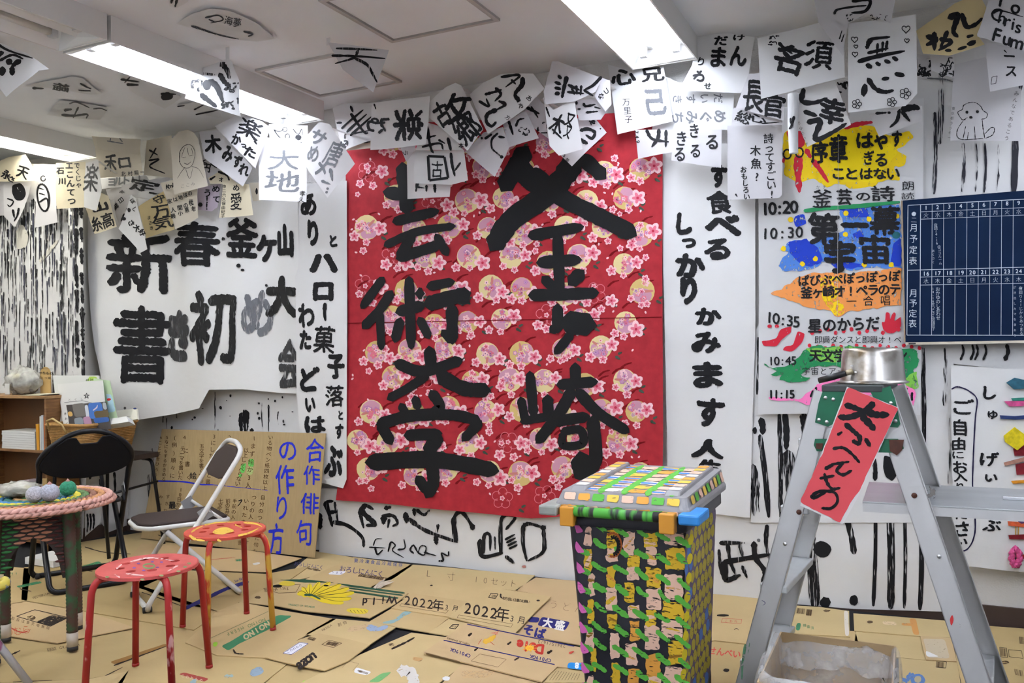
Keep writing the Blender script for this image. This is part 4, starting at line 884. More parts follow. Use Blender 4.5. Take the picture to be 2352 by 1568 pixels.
hang([(765, 248), (788, 238), (858, 236), (858, 320), (800, 342), (788, 348)], 4, W_, 'white sheet with criss cross strokes like 美 beside the fixture end', S([(806, 244), (812, 258)], 6)+S([(788, 296), (834, 252)], 6)+S([(800, 304), (842, 262)], 6)+S([(808, 312), (852, 268)], 6)+S([(808, 262), (836, 302), (846, 306)], 7)+S([(814, 308), (848, 300)], 4)+E(782, 283, 7, 3)+scrib(772, 300, 800, 336, 8, 4, 8))
hang([(768, 335), (858, 310), (862, 340), (800, 346)], 3, BE, 'tan strip of a sheet just above the red cloth top', S([(838, 328), (852, 326)], 4))
hang([(732, 280), (756, 284), (812, 375), (756, 455), (677, 347)], 16, W_, 'bright white diamond turned sheet with slanting ink 宿 サメ', G('唐', 750, 320, 786, 384, 24, .015, GREYINK)+G('め', 708, 334, 734, 372, 16, .02, GREYINK)+G('サ', 714, 298, 750, 334, 30, .03, GREYINK)+G('メ', 728, 366, 754, 404, 14, .04, GREYINK)+S([(760, 388), (766, 416)], 7, GREYINK)+S([(742, 416), (762, 424)], 6, GREYINK)+E(756, 434, 3, 3, GREYINK)+E(754, 442, 3, 3, GREYINK))
hang([(920, 335), (955, 335), (955, 366), (935, 372)], 4, W2, 'scrap of a sheet behind the sideways 楽しむ', T('ラ', 933, 352, 933, 352, 14, 90, w=.01))
hang([(936, 372), (955, 343), (1036, 350), (1034, 424), (1033, 452), (936, 457)], 6, W_, 'white sheet under the sideways 個性 with half letters', S([(960, 416), (956, 440)], 7)+S([(960, 430), (976, 432)], 4)+S([(980, 426), (980, 440)], 6)+S([(998, 424), (1000, 442)], 8))
hang([(978, 280), (1030, 296), (1064, 345), (955, 345)], 9, W_, 'white sheet showing the 性 of a sideways 個性', S([(982, 290), (992, 340), (998, 352)], 8)+S([(980, 318), (1004, 312)], 6)+S([(972, 338), (1012, 330), (1020, 344)], 6)+S([(1030, 318), (1037, 346)], 8)+S([(1010, 322), (1024, 330)], 5))
hang([(951, 345), (1067, 345), (1075, 414), (1035, 424), (952, 421)], 8, W_, 'white sheet with sideways 個 in a thick square', L([(982, 358), (1020, 360), (1028, 408), (986, 414), (982, 358)], 6)+G('古', 990, 368, 1016, 408, 0, .01)+S([(1036, 352), (1038, 378), (1044, 404)], 8)+S([(1058, 374), (1044, 392)], 6))
hang([(856, 238), (920, 228), (987, 220), (984, 280), (979, 332), (852, 345)], 12, W_, 'white sheet with 楽しむ brushed sideways above the red cloth', G('楽', 902, 252, 978, 322, 90, .03)+G('し', 872, 276, 904, 298, 80, .04)+G('む', 848, 268, 884, 310, 90, .03)+S([(862, 240), (866, 252)], 4))
hang([(985, 235), (1026, 200), (1046, 190), (1059, 196), (1084, 246), (1110, 297), (1076, 347), (984, 269)], 11, W_, 'white tilted sheet with bold 故郷 above the red cloth', G('古', 998, 232, 1036, 292, -28, .03)+G('攵', 1022, 212, 1086, 286, -4, .03)+G('郷', 1044, 262, 1104, 330, -38, .02)+T('本', 1061, 335, 1061, 335, 13, w=.03))
hang([(1209, 235), (1235, 222), (1255, 250), (1276, 330), (1210, 282)], 4, W2, 'grey white sheet with slanting strokes beside the 礼絵 sheet', S([(1212, 248), (1240, 262)], 8)+S([(1222, 246), (1238, 272)], 5)+scrib(1236, 282, 1262, 306, 6, 3, 9))
hang([(1156, 285), (1207, 253), (1237, 317), (1170, 339)], 6, W2, 'white sheet with ソ shaped strokes over the red cloth edge', S([(1170, 280), (1180, 310)], 8)+S([(1186, 290), (1192, 276), (1204, 272)], 6)+scrib(1190, 294, 1216, 312, 7, 3, 10))
hang([(1068, 348), (1110, 304), (1156, 292), (1170, 338), (1136, 406)], 7, W2, 'white sheet with one long curling し stroke', S([(1114, 318), (1130, 308)], 7)+S([(1144, 306), (1130, 320), (1130, 340), (1142, 352), (1152, 360)], 5, a=.85)+E(1152, 360, 4, 4)+S([(1146, 314), (1160, 316)], 6, a=.8)+E(1106, 317, 3, 3))
hang([(1076, 216), (1108, 189), (1152, 170), (1225, 169), (1250, 203), (1207, 249), (1122, 308)], 10, W_, 'white slanting sheet with bold 礼紀 beside the 故郷 sheet', S([(1152, 177), (1196, 174), (1162, 200)], 7)+S([(1176, 184), (1186, 194)], 6)+S([(1202, 180), (1200, 196), (1184, 216), (1192, 232), (1190, 222)], 11)+S([(1114, 216), (1130, 212), (1152, 206)], 8)+S([(1138, 202), (1150, 216), (1136, 232)], 8)+S([(1100, 232), (1122, 244), (1116, 226)], 7)+S([(1146, 232), (1160, 240), (1140, 252)], 8)+S([(1140, 252), (1120, 262), (1118, 280), (1130, 290), (1140, 280)], 10)+T('あや', 1216, 226, 1196, 244, 14, 40, w=.02)+T('方', 1166, 270, 1166, 270, 12, 40, w=.01))
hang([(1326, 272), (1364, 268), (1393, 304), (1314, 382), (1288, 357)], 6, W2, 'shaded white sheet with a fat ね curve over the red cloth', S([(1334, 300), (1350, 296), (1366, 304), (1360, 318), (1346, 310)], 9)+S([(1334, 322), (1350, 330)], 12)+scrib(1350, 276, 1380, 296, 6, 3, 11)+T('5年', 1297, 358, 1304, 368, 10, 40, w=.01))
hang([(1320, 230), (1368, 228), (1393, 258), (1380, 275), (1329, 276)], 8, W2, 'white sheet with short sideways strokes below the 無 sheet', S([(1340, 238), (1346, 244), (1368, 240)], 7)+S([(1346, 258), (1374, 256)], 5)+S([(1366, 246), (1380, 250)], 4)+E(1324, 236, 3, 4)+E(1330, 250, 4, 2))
hang([(1366, 222), (1384, 180), (1402, 186), (1406, 240), (1391, 257)], 9, W2, 'slim white sheet with なつ in small strokes', T('なつ', 1382, 222, 1394, 210, 16, 70, w=.02))
hang([(1247, 222), (1256, 236), (1270, 252), (1320, 230), (1329, 285), (1338, 342), (1283, 357), (1262, 335)], 11, W_, 'white curling sheet with slanting ヌ樫 strokes', G('又', 1298, 260, 1320, 292, 22, .03)+G('又', 1296, 288, 1312, 318, 22, .03)+G('木', 1264, 260, 1296, 310, 24, .03)+S([(1254, 246), (1262, 268)], 5)+S([(1268, 296), (1290, 318)], 5))
hang([(1267, 140), (1281, 140), (1384, 180), (1368, 210), (1318, 232), (1254, 240), (1249, 210)], 12, W2, 'white folded sheet with 無 brushed sideways and dots', E(1284, 176, 6, 4, rot=40)+E(1280, 190, 8, 4, rot=20)+E(1280, 202, 8, 4, rot=10)+E(1279, 214, 6, 5)+S([(1300, 176), (1294, 200), (1290, 224)], 10)+S([(1304, 194), (1330, 206)], 8)+S([(1312, 202), (1318, 216)], 7)+S([(1322, 196), (1324, 216)], 6)+S([(1334, 196), (1332, 218)], 6)+S([(1302, 210), (1340, 214)], 6)+S([(1382, 178), (1362, 196), (1340, 206)], 8)+S([(1340, 206), (1362, 220)], 7))
hang([(1460, 299), (1545, 298), (1543, 350), (1466, 365)], 3, W2, 'sheet with the lower half of 女 and a date over the red cloth edge', S([(1486, 300), (1500, 320), (1536, 326)], 8)+S([(1514, 298), (1512, 318), (1498, 338)], 9)+S([(1530, 300), (1530, 338)], 8)+T('7.4.9', 1463, 304, 1466, 326, 13, 90, w=.02))
hang([(1545, 297), (1658, 298), (1656, 385), (1543, 369)], 4, W2, 'sheet with three columns of きる below the glowing sheets', T('きる', 1565, 318, 1562, 354, 38, w=.02, sx=.8)+T('きる', 1594, 300, 1597, 346, 36, w=.02, sx=.8)+G('る', 1622, 310, 1650, 343, 0, .025))
hang([(1520, 172), (1560, 190), (1686, 212), (1682, 299), (1497, 297)], 1, W_, 'glowing white sheet with sideways めぐみち だいすき below the fixture end', T('めぐみち', 1654, 268, 1556, 270, 32, 90, w=.02, col=GREYINK)+T('だいすき', 1650, 226, 1556, 228, 24, 90, w=.015, col=GREYINK))
hang([(1590, 150), (1601, 78), (1670, 76), (1734, 86), (1721, 161), (1714, 213), (1560, 209)], 3, W_, 'white sheet with けんまだわ brushed in bold scattered kana', G('ま', 1632, 108, 1668, 156, 4, .04)+G('ん', 1676, 106, 1716, 152, 0, .04)+G('だ', 1640, 82, 1672, 104, 0, .05)+G('け', 1684, 80, 1712, 94, 0, .04)+G('わ', 1594, 162, 1620, 190, 40, .05)+T('り', 1610, 142, 1610, 142, 22, 20, w=.03)+T('せ', 1626, 198, 1626, 198, 18, w=.02))
hang([(1394, 146), (1450, 163), (1525, 153), (1535, 216), (1545, 278), (1419, 309)], 2, W_, 'glowing white sheet reading 心 克己 with small 万里子', G('心', 1402, 158, 1462, 196, -6, .04)+G('兄', 1472, 156, 1526, 188, -6, .03)+G('己', 1482, 204, 1530, 264, -4, .03, GREYINK)+T('万里子', 1438, 234, 1444, 274, 19, -4, w=-.01))
hang([(1671, 289), (1796, 283), (1796, 448), (1788, 455), (1671, 459)], 3, W2, 'white sheet with three columns of handwriting starting 詩ってすごい', T('詩ってすごい!', 1765, 318, 1773, 446, 24, w=.015)+T('木魚?', 1735, 346, 1739, 406, 26, w=.02)+T('おもしろい', 1708, 390, 1716, 452, 16, w=.03)+S([(1690, 446), (1694, 452)], 4))
hang([(1684, 248), (1797, 262), (1797, 286), (1680, 290)], 6, W2, 'curled white strip with small 総 brush marks', G('総', 1690, 256, 1726, 284, 20, .02)+G('心', 1716, 262, 1760, 282, 10, .03)+S([(1750, 284), (1790, 280)], 3))
hang([(1720, 170), (1746, 168), (1752, 226), (1803, 216), (1800, 278), (1690, 248)], 7, W2, 'white sheet with bold 長官 half hidden behind the 須名 sheet', G('長', 1706, 184, 1756, 258, 6, .02)+G('官', 1752, 216, 1804, 272, 8, .03))
hang([(1905, 198), (1945, 186), (1952, 270), (1930, 232)], 6, W2, 'small sheet with つは beside the 達 sheet', T('つは', 1916, 202, 1920, 214, 10, w=.01)+scrib(1922, 186, 1948, 212, 6, 6, 14))
hang([(1835, 207), (1918, 186), (1938, 238), (1955, 287), (1854, 337), (1803, 216)], 9, W_, 'white sheet with a heavy 達 above the programme', G('幸', 1880, 224, 1944, 286, 14, .04)+S([(1846, 206), (1842, 232), (1870, 236), (1900, 226)], 13)+S([(1848, 256), (1876, 266)], 12)+S([(1856, 280), (1884, 278), (1872, 312), (1880, 320), (1920, 300), (1944, 284)], 14)+T('しはうだったはにこる', 1814, 222, 1852, 330, 8, 30, w=0))
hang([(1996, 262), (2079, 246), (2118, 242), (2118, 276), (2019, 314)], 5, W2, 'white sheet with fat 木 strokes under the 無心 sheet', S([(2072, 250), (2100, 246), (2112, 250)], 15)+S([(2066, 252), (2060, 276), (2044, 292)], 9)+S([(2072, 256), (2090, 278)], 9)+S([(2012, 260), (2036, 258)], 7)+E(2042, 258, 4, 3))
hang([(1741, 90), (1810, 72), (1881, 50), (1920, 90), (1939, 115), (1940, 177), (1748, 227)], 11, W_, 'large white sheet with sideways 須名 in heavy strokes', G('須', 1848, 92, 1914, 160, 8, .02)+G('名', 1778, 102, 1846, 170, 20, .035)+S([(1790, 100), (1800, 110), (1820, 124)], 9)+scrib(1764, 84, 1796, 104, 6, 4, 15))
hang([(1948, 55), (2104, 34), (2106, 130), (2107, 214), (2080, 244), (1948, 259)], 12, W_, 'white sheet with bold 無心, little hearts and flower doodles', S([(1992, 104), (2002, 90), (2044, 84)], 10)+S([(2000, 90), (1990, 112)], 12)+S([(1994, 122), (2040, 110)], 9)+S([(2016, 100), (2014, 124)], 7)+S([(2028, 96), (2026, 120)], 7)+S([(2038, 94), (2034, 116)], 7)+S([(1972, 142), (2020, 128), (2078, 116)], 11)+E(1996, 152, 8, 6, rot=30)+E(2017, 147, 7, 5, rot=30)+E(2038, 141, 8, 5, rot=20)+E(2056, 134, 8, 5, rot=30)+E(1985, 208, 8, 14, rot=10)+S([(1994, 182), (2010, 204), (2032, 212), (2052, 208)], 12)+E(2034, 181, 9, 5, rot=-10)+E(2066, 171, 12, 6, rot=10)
     + [q for hx, hy, hs in ((1963, 92, 8), (1966, 108, 5), (1964, 126, 7), (2081, 67, 10), (2083, 93, 6)) for q in L([(hx+hs*16*math.sin(t)**3/17, hy-hs*(13*math.cos(t)-5*math.cos(2*t)-2*math.cos(3*t)-math.cos(4*t))/17) for t in np.linspace(0, 6.29, 22)], 2)]
     + [q for fx, fy, fs in ((1968, 240, 11), (2048, 236, 11), (2079, 216, 13)) for k in range(5) for q in L([(fx+fs*.6*math.cos(1.257*k)+fs*.42*math.cos(t), fy+fs*.6*math.sin(1.257*k)+fs*.42*math.sin(t)) for t in np.linspace(0, 6.29, 10)], 1.8)])
hang([(2106, 124), (2140, 128), (2138, 160), (2110, 182)], 6, W2, 'small scribbled sheet beside the 無心 sheet', scrib(2108, 130, 2138, 176, 12, 5, 16))
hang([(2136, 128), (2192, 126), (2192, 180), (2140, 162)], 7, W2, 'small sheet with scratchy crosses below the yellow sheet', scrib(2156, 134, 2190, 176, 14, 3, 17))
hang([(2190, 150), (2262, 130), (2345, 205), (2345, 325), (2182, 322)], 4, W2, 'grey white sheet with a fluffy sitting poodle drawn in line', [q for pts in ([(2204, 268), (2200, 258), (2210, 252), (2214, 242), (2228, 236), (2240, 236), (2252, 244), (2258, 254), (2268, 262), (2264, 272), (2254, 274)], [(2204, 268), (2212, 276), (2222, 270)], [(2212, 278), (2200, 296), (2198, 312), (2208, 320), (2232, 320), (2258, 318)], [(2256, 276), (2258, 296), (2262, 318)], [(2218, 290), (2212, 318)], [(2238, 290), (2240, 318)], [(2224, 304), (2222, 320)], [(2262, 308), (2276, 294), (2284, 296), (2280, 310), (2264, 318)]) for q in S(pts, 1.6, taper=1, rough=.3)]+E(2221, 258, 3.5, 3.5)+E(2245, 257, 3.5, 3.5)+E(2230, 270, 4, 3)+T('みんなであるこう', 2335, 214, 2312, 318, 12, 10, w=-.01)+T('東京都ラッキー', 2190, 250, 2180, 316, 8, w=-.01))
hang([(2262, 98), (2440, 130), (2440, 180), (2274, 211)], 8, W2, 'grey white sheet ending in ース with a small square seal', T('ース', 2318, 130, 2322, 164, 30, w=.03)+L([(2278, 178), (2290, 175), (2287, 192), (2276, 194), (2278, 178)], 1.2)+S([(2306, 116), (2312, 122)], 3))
hang([(2104, 71), (2193, 7), (2248, -14), (2268, 23), (2244, 78), (2262, 101), (2180, 128), (2120, 124)], 10, YL, 'golden yellow sheet with thick overlapping 楽れ strokes', S([(2180, 40), (2200, 34), (2190, 70), (2200, 84)], 15)+S([(2210, 32), (2220, 60), (2240, 56), (2256, 42)], 12)+S([(2130, 84), (2150, 92), (2128, 104)], 15)+S([(2146, 76), (2146, 116)], 13)+S([(2160, 90), (2186, 96), (2156, 116)], 12)+S([(2176, 72), (2160, 110)], 11)+E(2178, 116, 8, 4)+E(2232, 98, 12, 6, rot=-20)+E(2210, 110, 12, 4, rot=-20)+S([(2222, 84), (2236, 80)], 8))
hang([(2281, -30), (2450, -30), (2450, 140), (2340, 112), (2244, 84)], 11, W2, 'grey white sheet with Chris Fumi in thick marker letters', T('To', 2300, -2, 2334, 14, 44, 14, w=.02)+T('Chris', 2290, 32, 2340, 60, 42, 14, w=.015)+T('Fumi', 2290, 80, 2360, 104, 44, 14, w=.025)+S([(2282, 30), (2300, 24), (2350, 38)], 4))
hang([(1862, -40), (2066, -40), (2045, 54), (1991, 32), (1948, 53), (1940, 96), (1936, 128), (1880, 52)], 14, W2, 'large pale sheet hanging from the ceiling with a sideways 弓 stroke', S([(1916, 32), (1924, 22), (1960, 16), (1990, 14)], 6)+S([(1958, 3), (1998, 2), (1988, 26), (1956, 30)], 9)+S([(1928, 90), (1934, 70)], 3)+S([(1933, 96), (1939, 78)], 3)+scrib(1944, 34, 1960, 48, 5, 2.5, 18)+scrib(1996, 34, 2040, 48, 8, 2, 19))
# rolled paper hanging in front of the programme
rp = [at(1822, 216, 1, 3.86), at(1821, 285, 1, 3.86), at(1823, 352, 1, 3.86)]
V, F = tube(rp, [.024, .022, .019], 14); F = F[:-2]
o = obj('paper_roll', V, F, M_PAPER, None, True); tag(o, 'white sheet rolled into a tube hanging in front of the programme poster', 'paper')
ss = Surf(rp[1]+np.array([0, -.021, 0]), (0, -1, 0)); ss.disp = lambda a, b: -(a*a)/(2*.022)
decal('brush_writing', S([(1824, 268), (1818, 290), (1812, 296)], 7)+S([(1816, 272), (1816, 284)], 5), ss, o, off=.003)
# ------------------------------------------------------------------ flattened cardboard boxes over the floor
M_CB = [mat('cardboard_%d' % i, c, .85, var=.10, scale=3.5, bump=.06, bscale=50, stretch=(1, 1, 1)) for i, c in enumerate(((.51, .375, .165), (.57, .425, .200), (.545, .395, .183), (.485, .35, .150), (.56, .395, .200)))]
KR = (.12, .075, .035); NAVY = srgb(44, 44, 110); GRP = srgb(70, 135, 95); REDP = srgb(190, 70, 55); BLKP = srgb(50, 42, 36)
NCB = [0]; CBS = []
def floor_z(pts):
    z = 0.0
    for P, zt in CBS:
        if inside(np.asarray(pts, float).reshape(-1, 2), [P]).any(): z = max(z, zt)
    return z
def settle(o):
    """stand a thing on the cardboard under its lowest points"""
    R = Matrix.Rotation(o.rotation_euler[2], 3, 'Z'); pts = []
    def walk(q):
        if q.type == 'MESH':
            for v in q.data.vertices:
                if v.co.z < .02:
                    w = R @ v.co; pts.append((w.x+o.location[0], w.y+o.location[1]))
        for c in q.children: walk(c)
    walk(o)
    if pts: o.location[2] += floor_z(pts)+.0002
def board(poly, layer, label, items=(), mi=None, warp=.0015):
    NCB[0] += 1; r = random.Random(NCB[0]*3); z0 = .0012+.0042*layer; th = .0040
    s = Surf((-1.5, 3, z0+th), (0, 0, 1)); ab = s.ab(poly); c = ab.mean(0); ab = c+(ab-c)*1.03
    D = densify(ab, .25); D = D+NR.normal(0, .0016, D.shape); V, F = cdt([D], .3)
    ph = r.uniform(0, 6); hgt = warp*(1+np.sin(V[:, 0]*3.1+ph)*np.cos(V[:, 1]*2.7+ph))
    top = s.xyz(V); top[:, 2] += hgt*0
    n = len(D); bot = top.copy(); bot[:, 2] = z0; N = len(V)
    t = top[F[0]]
    if np.cross(t[1]-t[0], t[2]-t[0])[2] < 0: F = F[:, ::-1]
    idx = {tuple(np.round(v, 6)): i for i, v in enumerate(V)}; ring = [idx.get(tuple(np.round(d, 6))) for d in D]
    FF = [tuple(f) for f in F]+[tuple(f[::-1]+N) for f in F]
    ring = [i for i in ring if i is not None]
    for a, b in zip(ring, ring[1:]+ring[:1]): FF.append((a, a+N, b+N, b))
    o = obj('cardboard_sheet', np.concatenate([top, bot]), FF, M_CB[mi if mi is not None else NCB[0] % 5])
    tag(o, label, 'cardboard', 'flattened cardboard boxes covering the floor'); CBS.append((s.xyz(D)[:, :2], z0+th))
    if items: decal('printed_lettering', list(items), s, o, 'cardboard_print', off=.0005, step=.00001, rough=.8)
    return o
def tt(s, x0, y0, x1, y1, size, rot=0, col=KR, w=0, mirror=False, sx=1.0): return T(s, x0, y0, x1, y1, size, rot, w, col, .93, 0, sx, mirror)
def bars(x0, y0, x1, y1, dx, dy, n, col=KR):
    """small barcode: n strokes from (x0,y0) to (x1,y1), each running (dx,dy)"""
    r = random.Random(n); return [q for i in range(n) for q in L([(x0+(x1-x0)*i/n, y0+(y1-y0)*i/n), (x0+(x1-x0)*i/n+dx, y0+(y1-y0)*i/n+dy)], r.choice((.8, 1.2, 1.8)), col, .9)]
def slit(P, w=2.2): return S(P, w, (.03, .02, .012), rough=.2, taper=.7)

board([(180, 1246), (330, 1222), (440, 1262), (300, 1296), (60, 1310)], 0, 'cardboard sheet on the floor in front of the partition baseboard', slit([(195, 1256), (240, 1268), (300, 1272)]))
board([(-60, 1296), (70, 1306), (60, 1378), (-60, 1400)], 1, 'cardboard sheet under the wicker table near the bookshelf', tt('ﾓﾛﾎﾟﾁｬ', -10, 1320, 40, 1316, 10, -8, GRP))
board([(60, 1304), (300, 1292), (420, 1304), (330, 1346), (500, 1404), (440, 1442), (200, 1402), (56, 1376)], 1, 'wide cardboard sheet under the black folding chair with green tape marks', B([(180, 1302), (228, 1288), (236, 1294), (188, 1308)], GRP, .8, .5)+B([(36, 1346), (90, 1334), (98, 1338), (44, 1350)], GRP, .8, .5)+tt('WESTERN HARVEST FRESH', 78, 1372, 150, 1352, 8, -14)+slit([(190, 1308), (212, 1312)])+slit([(46, 1352), (72, 1358)]))
board([(330, 1248), (560, 1263), (686, 1281), (608, 1312), (470, 1308), (420, 1302), (296, 1288)], 2, 'cardboard sheet lying along the foot of the leaning placard', S([(470, 1286), (540, 1280)], 1.2, REDP, .8)+E(548, 1286, 9, 3, GRP, a=.6)+B([(578, 1294), (596, 1290), (600, 1294), (582, 1298)], srgb(220, 216, 208), 1, .3))
board([(330, 1302), (470, 1312), (608, 1318), (706, 1300), (640, 1345), (552, 1382), (500, 1402), (420, 1384), (320, 1348)], 1, 'cardboard sheet with a long purple stripe under the white chair', S([(423, 1398), (470, 1376), (520, 1352), (570, 1336)], 8, NAVY, .95, taper=1)+tt('Sun Gold', 540, 1334, 560, 1326, 8, -20, NAVY)+slit([(326, 1360), (380, 1378), (430, 1396)]), 3)
board([(724, 1266), (809, 1280), (731, 1320), (648, 1338), (690, 1294)], 0, 'cardboard sheet printed おろしにんにく right behind the placard corner', tt('おろしにんにく', 680, 1294, 738, 1303, 11, 6, srgb(70, 70, 120))+B([(706, 1302), (738, 1309), (736, 1313), (704, 1306)], KR, .6, .2))
board([(811, 1280), (946, 1297), (866, 1352), (700, 1332)], 1, 'cardboard sheet printed おろしにんにく with a white slip and barcode', tt('おろしにんにく', 787, 1306, 874, 1318, 16, 8, srgb(56, 56, 118))+tt('要冷凍食品冷蔵保存', 818, 1287, 920, 1297, 10, 6, srgb(84, 96, 140), .01)+B([(766, 1311), (797, 1312), (782, 1321), (752, 1318)], srgb(225, 225, 228), 1, .3)+L([(828, 1318), (888, 1327), (882, 1332), (822, 1323), (828, 1318)], 1, KR)+bars(828, 1319, 884, 1327, -5, 4, 26)+tt('うまみ', 764, 1314, 784, 1316, 6, 4, NAVY))
board([(653, 1331), (760, 1338), (932, 1362), (905, 1385), (846, 1417), (700, 1402), (640, 1390), (553, 1382)], 2, 'banana box cardboard with a big yellow bunch and green stripes',
      B([(770, 1338), (932, 1360), (930, 1364), (800, 1347)], srgb(48, 88, 66), 1, .3)+B([(790, 1347), (928, 1366), (925, 1369), (800, 1352)], srgb(48, 88, 66), 1, .3)+B([(800, 1355), (918, 1372), (914, 1376), (806, 1360)], srgb(48, 88, 66), 1, .3)+B([(640, 1331), (700, 1330), (770, 1338), (700, 1338)], srgb(48, 88, 66), 1, .3)
      + [q for i, (tx, ty) in enumerate(((684, 1364), (694, 1350), (712, 1342), (734, 1338), (758, 1338), (782, 1343), (800, 1351), (812, 1361), (806, 1374), (788, 1384))) for q in S([(704+i*3.2, 1366+i*.9), ((704+i*3.2)*.45+tx*.55, (1366+i*.9)*.45+ty*.55-3+i*.5), (tx, ty)], 15, srgb(222, 196, 44), 1, taper=.55, rough=.02)]
      + [q for i, (tx, ty) in enumerate(((684, 1364), (694, 1350), (712, 1342), (734, 1338), (758, 1338), (782, 1343), (800, 1351), (812, 1361), (806, 1374), (788, 1384))) for q in S([(704+i*3.2, 1362+i*.9), ((704+i*3.2)*.45+tx*.55, (1366+i*.9)*.45+ty*.55-8+i*.8), (tx, ty-3)], 1.2, srgb(60, 60, 30))]
      + S([(700, 1366), (718, 1367), (736, 1376)], 6, srgb(48, 88, 66))+tt('Wild', 900, 1378, 838, 1383, 24, 186, BLKP, .03)+S([(838, 1374), (902, 1379)], 1.5, BLKP)
      + E(822, 1403, 26, 7, srgb(214, 190, 60), 4)+[q for i in range(5) for q in S([(804+i*8, 1401), (810+i*8, 1408)], 1, srgb(60, 60, 30))]
      + L([(605, 1352), (650, 1344), (690, 1342), (680, 1360), (640, 1362), (605, 1352)], 1, KR)+tt('BANANA 13kg', 610, 1356, 660, 1350, 9, -10)+E(637, 1346, 12, 3.5, (.01, .008, .006))+tt('PRODUCT OF ECUADOR', 664, 1388, 722, 1394, 6, 8, GRP)+E(659, 1340, 18, 6, srgb(206, 182, 60))+E(592, 1372, 7, 3, KR, a=.7)+E(749, 1345, 6, 2, (.01, .008, .006)), 2)
board([(947, 1297), (1224, 1321), (1183, 1356), (1118, 1348), (1073, 1381), (925, 1374), (858, 1348)], 1, 'cardboard sheet marked L 寸 10セット beside the banana box', tt('L寸', 985, 1316, 1036, 1324, 22, 6, KR, -.02)+tt('10セット', 1094, 1330, 1178, 1340, 19, 6, KR, -.02)+E(991, 1344, 3, 1.5, (.02, .015, .01)), 1)
board([(949, 1363), (1073, 1381), (1034, 1416), (900, 1396)], 3, 'cardboard flap printed 2022年3月 beside the banana box corner', tt('2022年', 936, 1378, 1006, 1390, 29, 7, BLKP, .01)+tt('3月', 1026, 1394, 1046, 1397, 15, 7, BLKP)+L([(922, 1386), (1030, 1402), (1024, 1408), (918, 1391), (922, 1386)], .7, KR), 2)
board([(900, 1398), (1031, 1418), (985, 1451), (850, 1427)], 2, 'cardboard flap with a blue paint smear under the 2022年3月 flap', E(932, 1408, 14, 5, srgb(140, 172, 172), -20, a=.85)+S([(925, 1412), (905, 1426), (880, 1430)], 8, srgb(140, 172, 172), .8), 2)
board([(1118, 1348), (1261, 1370), (1222, 1410), (1181, 1452), (1035, 1416), (1075, 1381)], 4, 'cardboard sheet with a large 2022年3月 and a telephone sign', tt('2022年', 1075, 1396, 1154, 1411, 35, 8, BLKP, .01)+tt('3月', 1176, 1420, 1198, 1424, 19, 8, BLKP)+L([(1054, 1412), (1178, 1433), (1174, 1440), (1050, 1418), (1054, 1412)], .7, KR)+L([(1128, 1362), (1144, 1364), (1138, 1374), (1122, 1372), (1128, 1362)], 1.6, BLKP)+tt('注意', 1131, 1368, 1136, 1369, 7, 30, BLKP)+S([(1150, 1364), (1150, 1370), (1154, 1374)], 4, BLKP)+tt('取り扱い注意のお願い', 1158, 1374, 1214, 1382, 8, 8, BLKP, .01)+E(1236, 1379, 4, 2, (.02, .015, .01)), 1)
board([(1033, 1420), (1078, 1430), (1046, 1461), (986, 1452)], 2, 'small cardboard flap with a square care mark below 2022年3月', L([(1040, 1434), (1054, 1434), (1046, 1444), (1032, 1442), (1040, 1434)], 1.6, BLKP)+tt('取扱', 1040, 1438, 1046, 1440, 6, 20, BLKP), 1)
board([(1186, 1356), (1231, 1327), (1400, 1342), (1400, 1490), (1188, 1452), (1224, 1410), (1263, 1370)], 1, 'cardboard sheet printed 大盛そば beside the painted bin', B([(1244, 1416), (1310, 1428), (1298, 1448), (1234, 1436)], NAVY, 1, .3)+tt('大盛', 1258, 1430, 1286, 1436, 24, 10, srgb(225, 220, 210), .04)+tt('そば', 1214, 1446, 1240, 1454, 26, 14, NAVY, .05)+tt('うどん', 1272, 1388, 1330, 1398, 22, 8, KR, -.025)+B([(1215, 1416), (1240, 1418), (1236, 1430), (1212, 1428)], NAVY, 1, .3), 4)
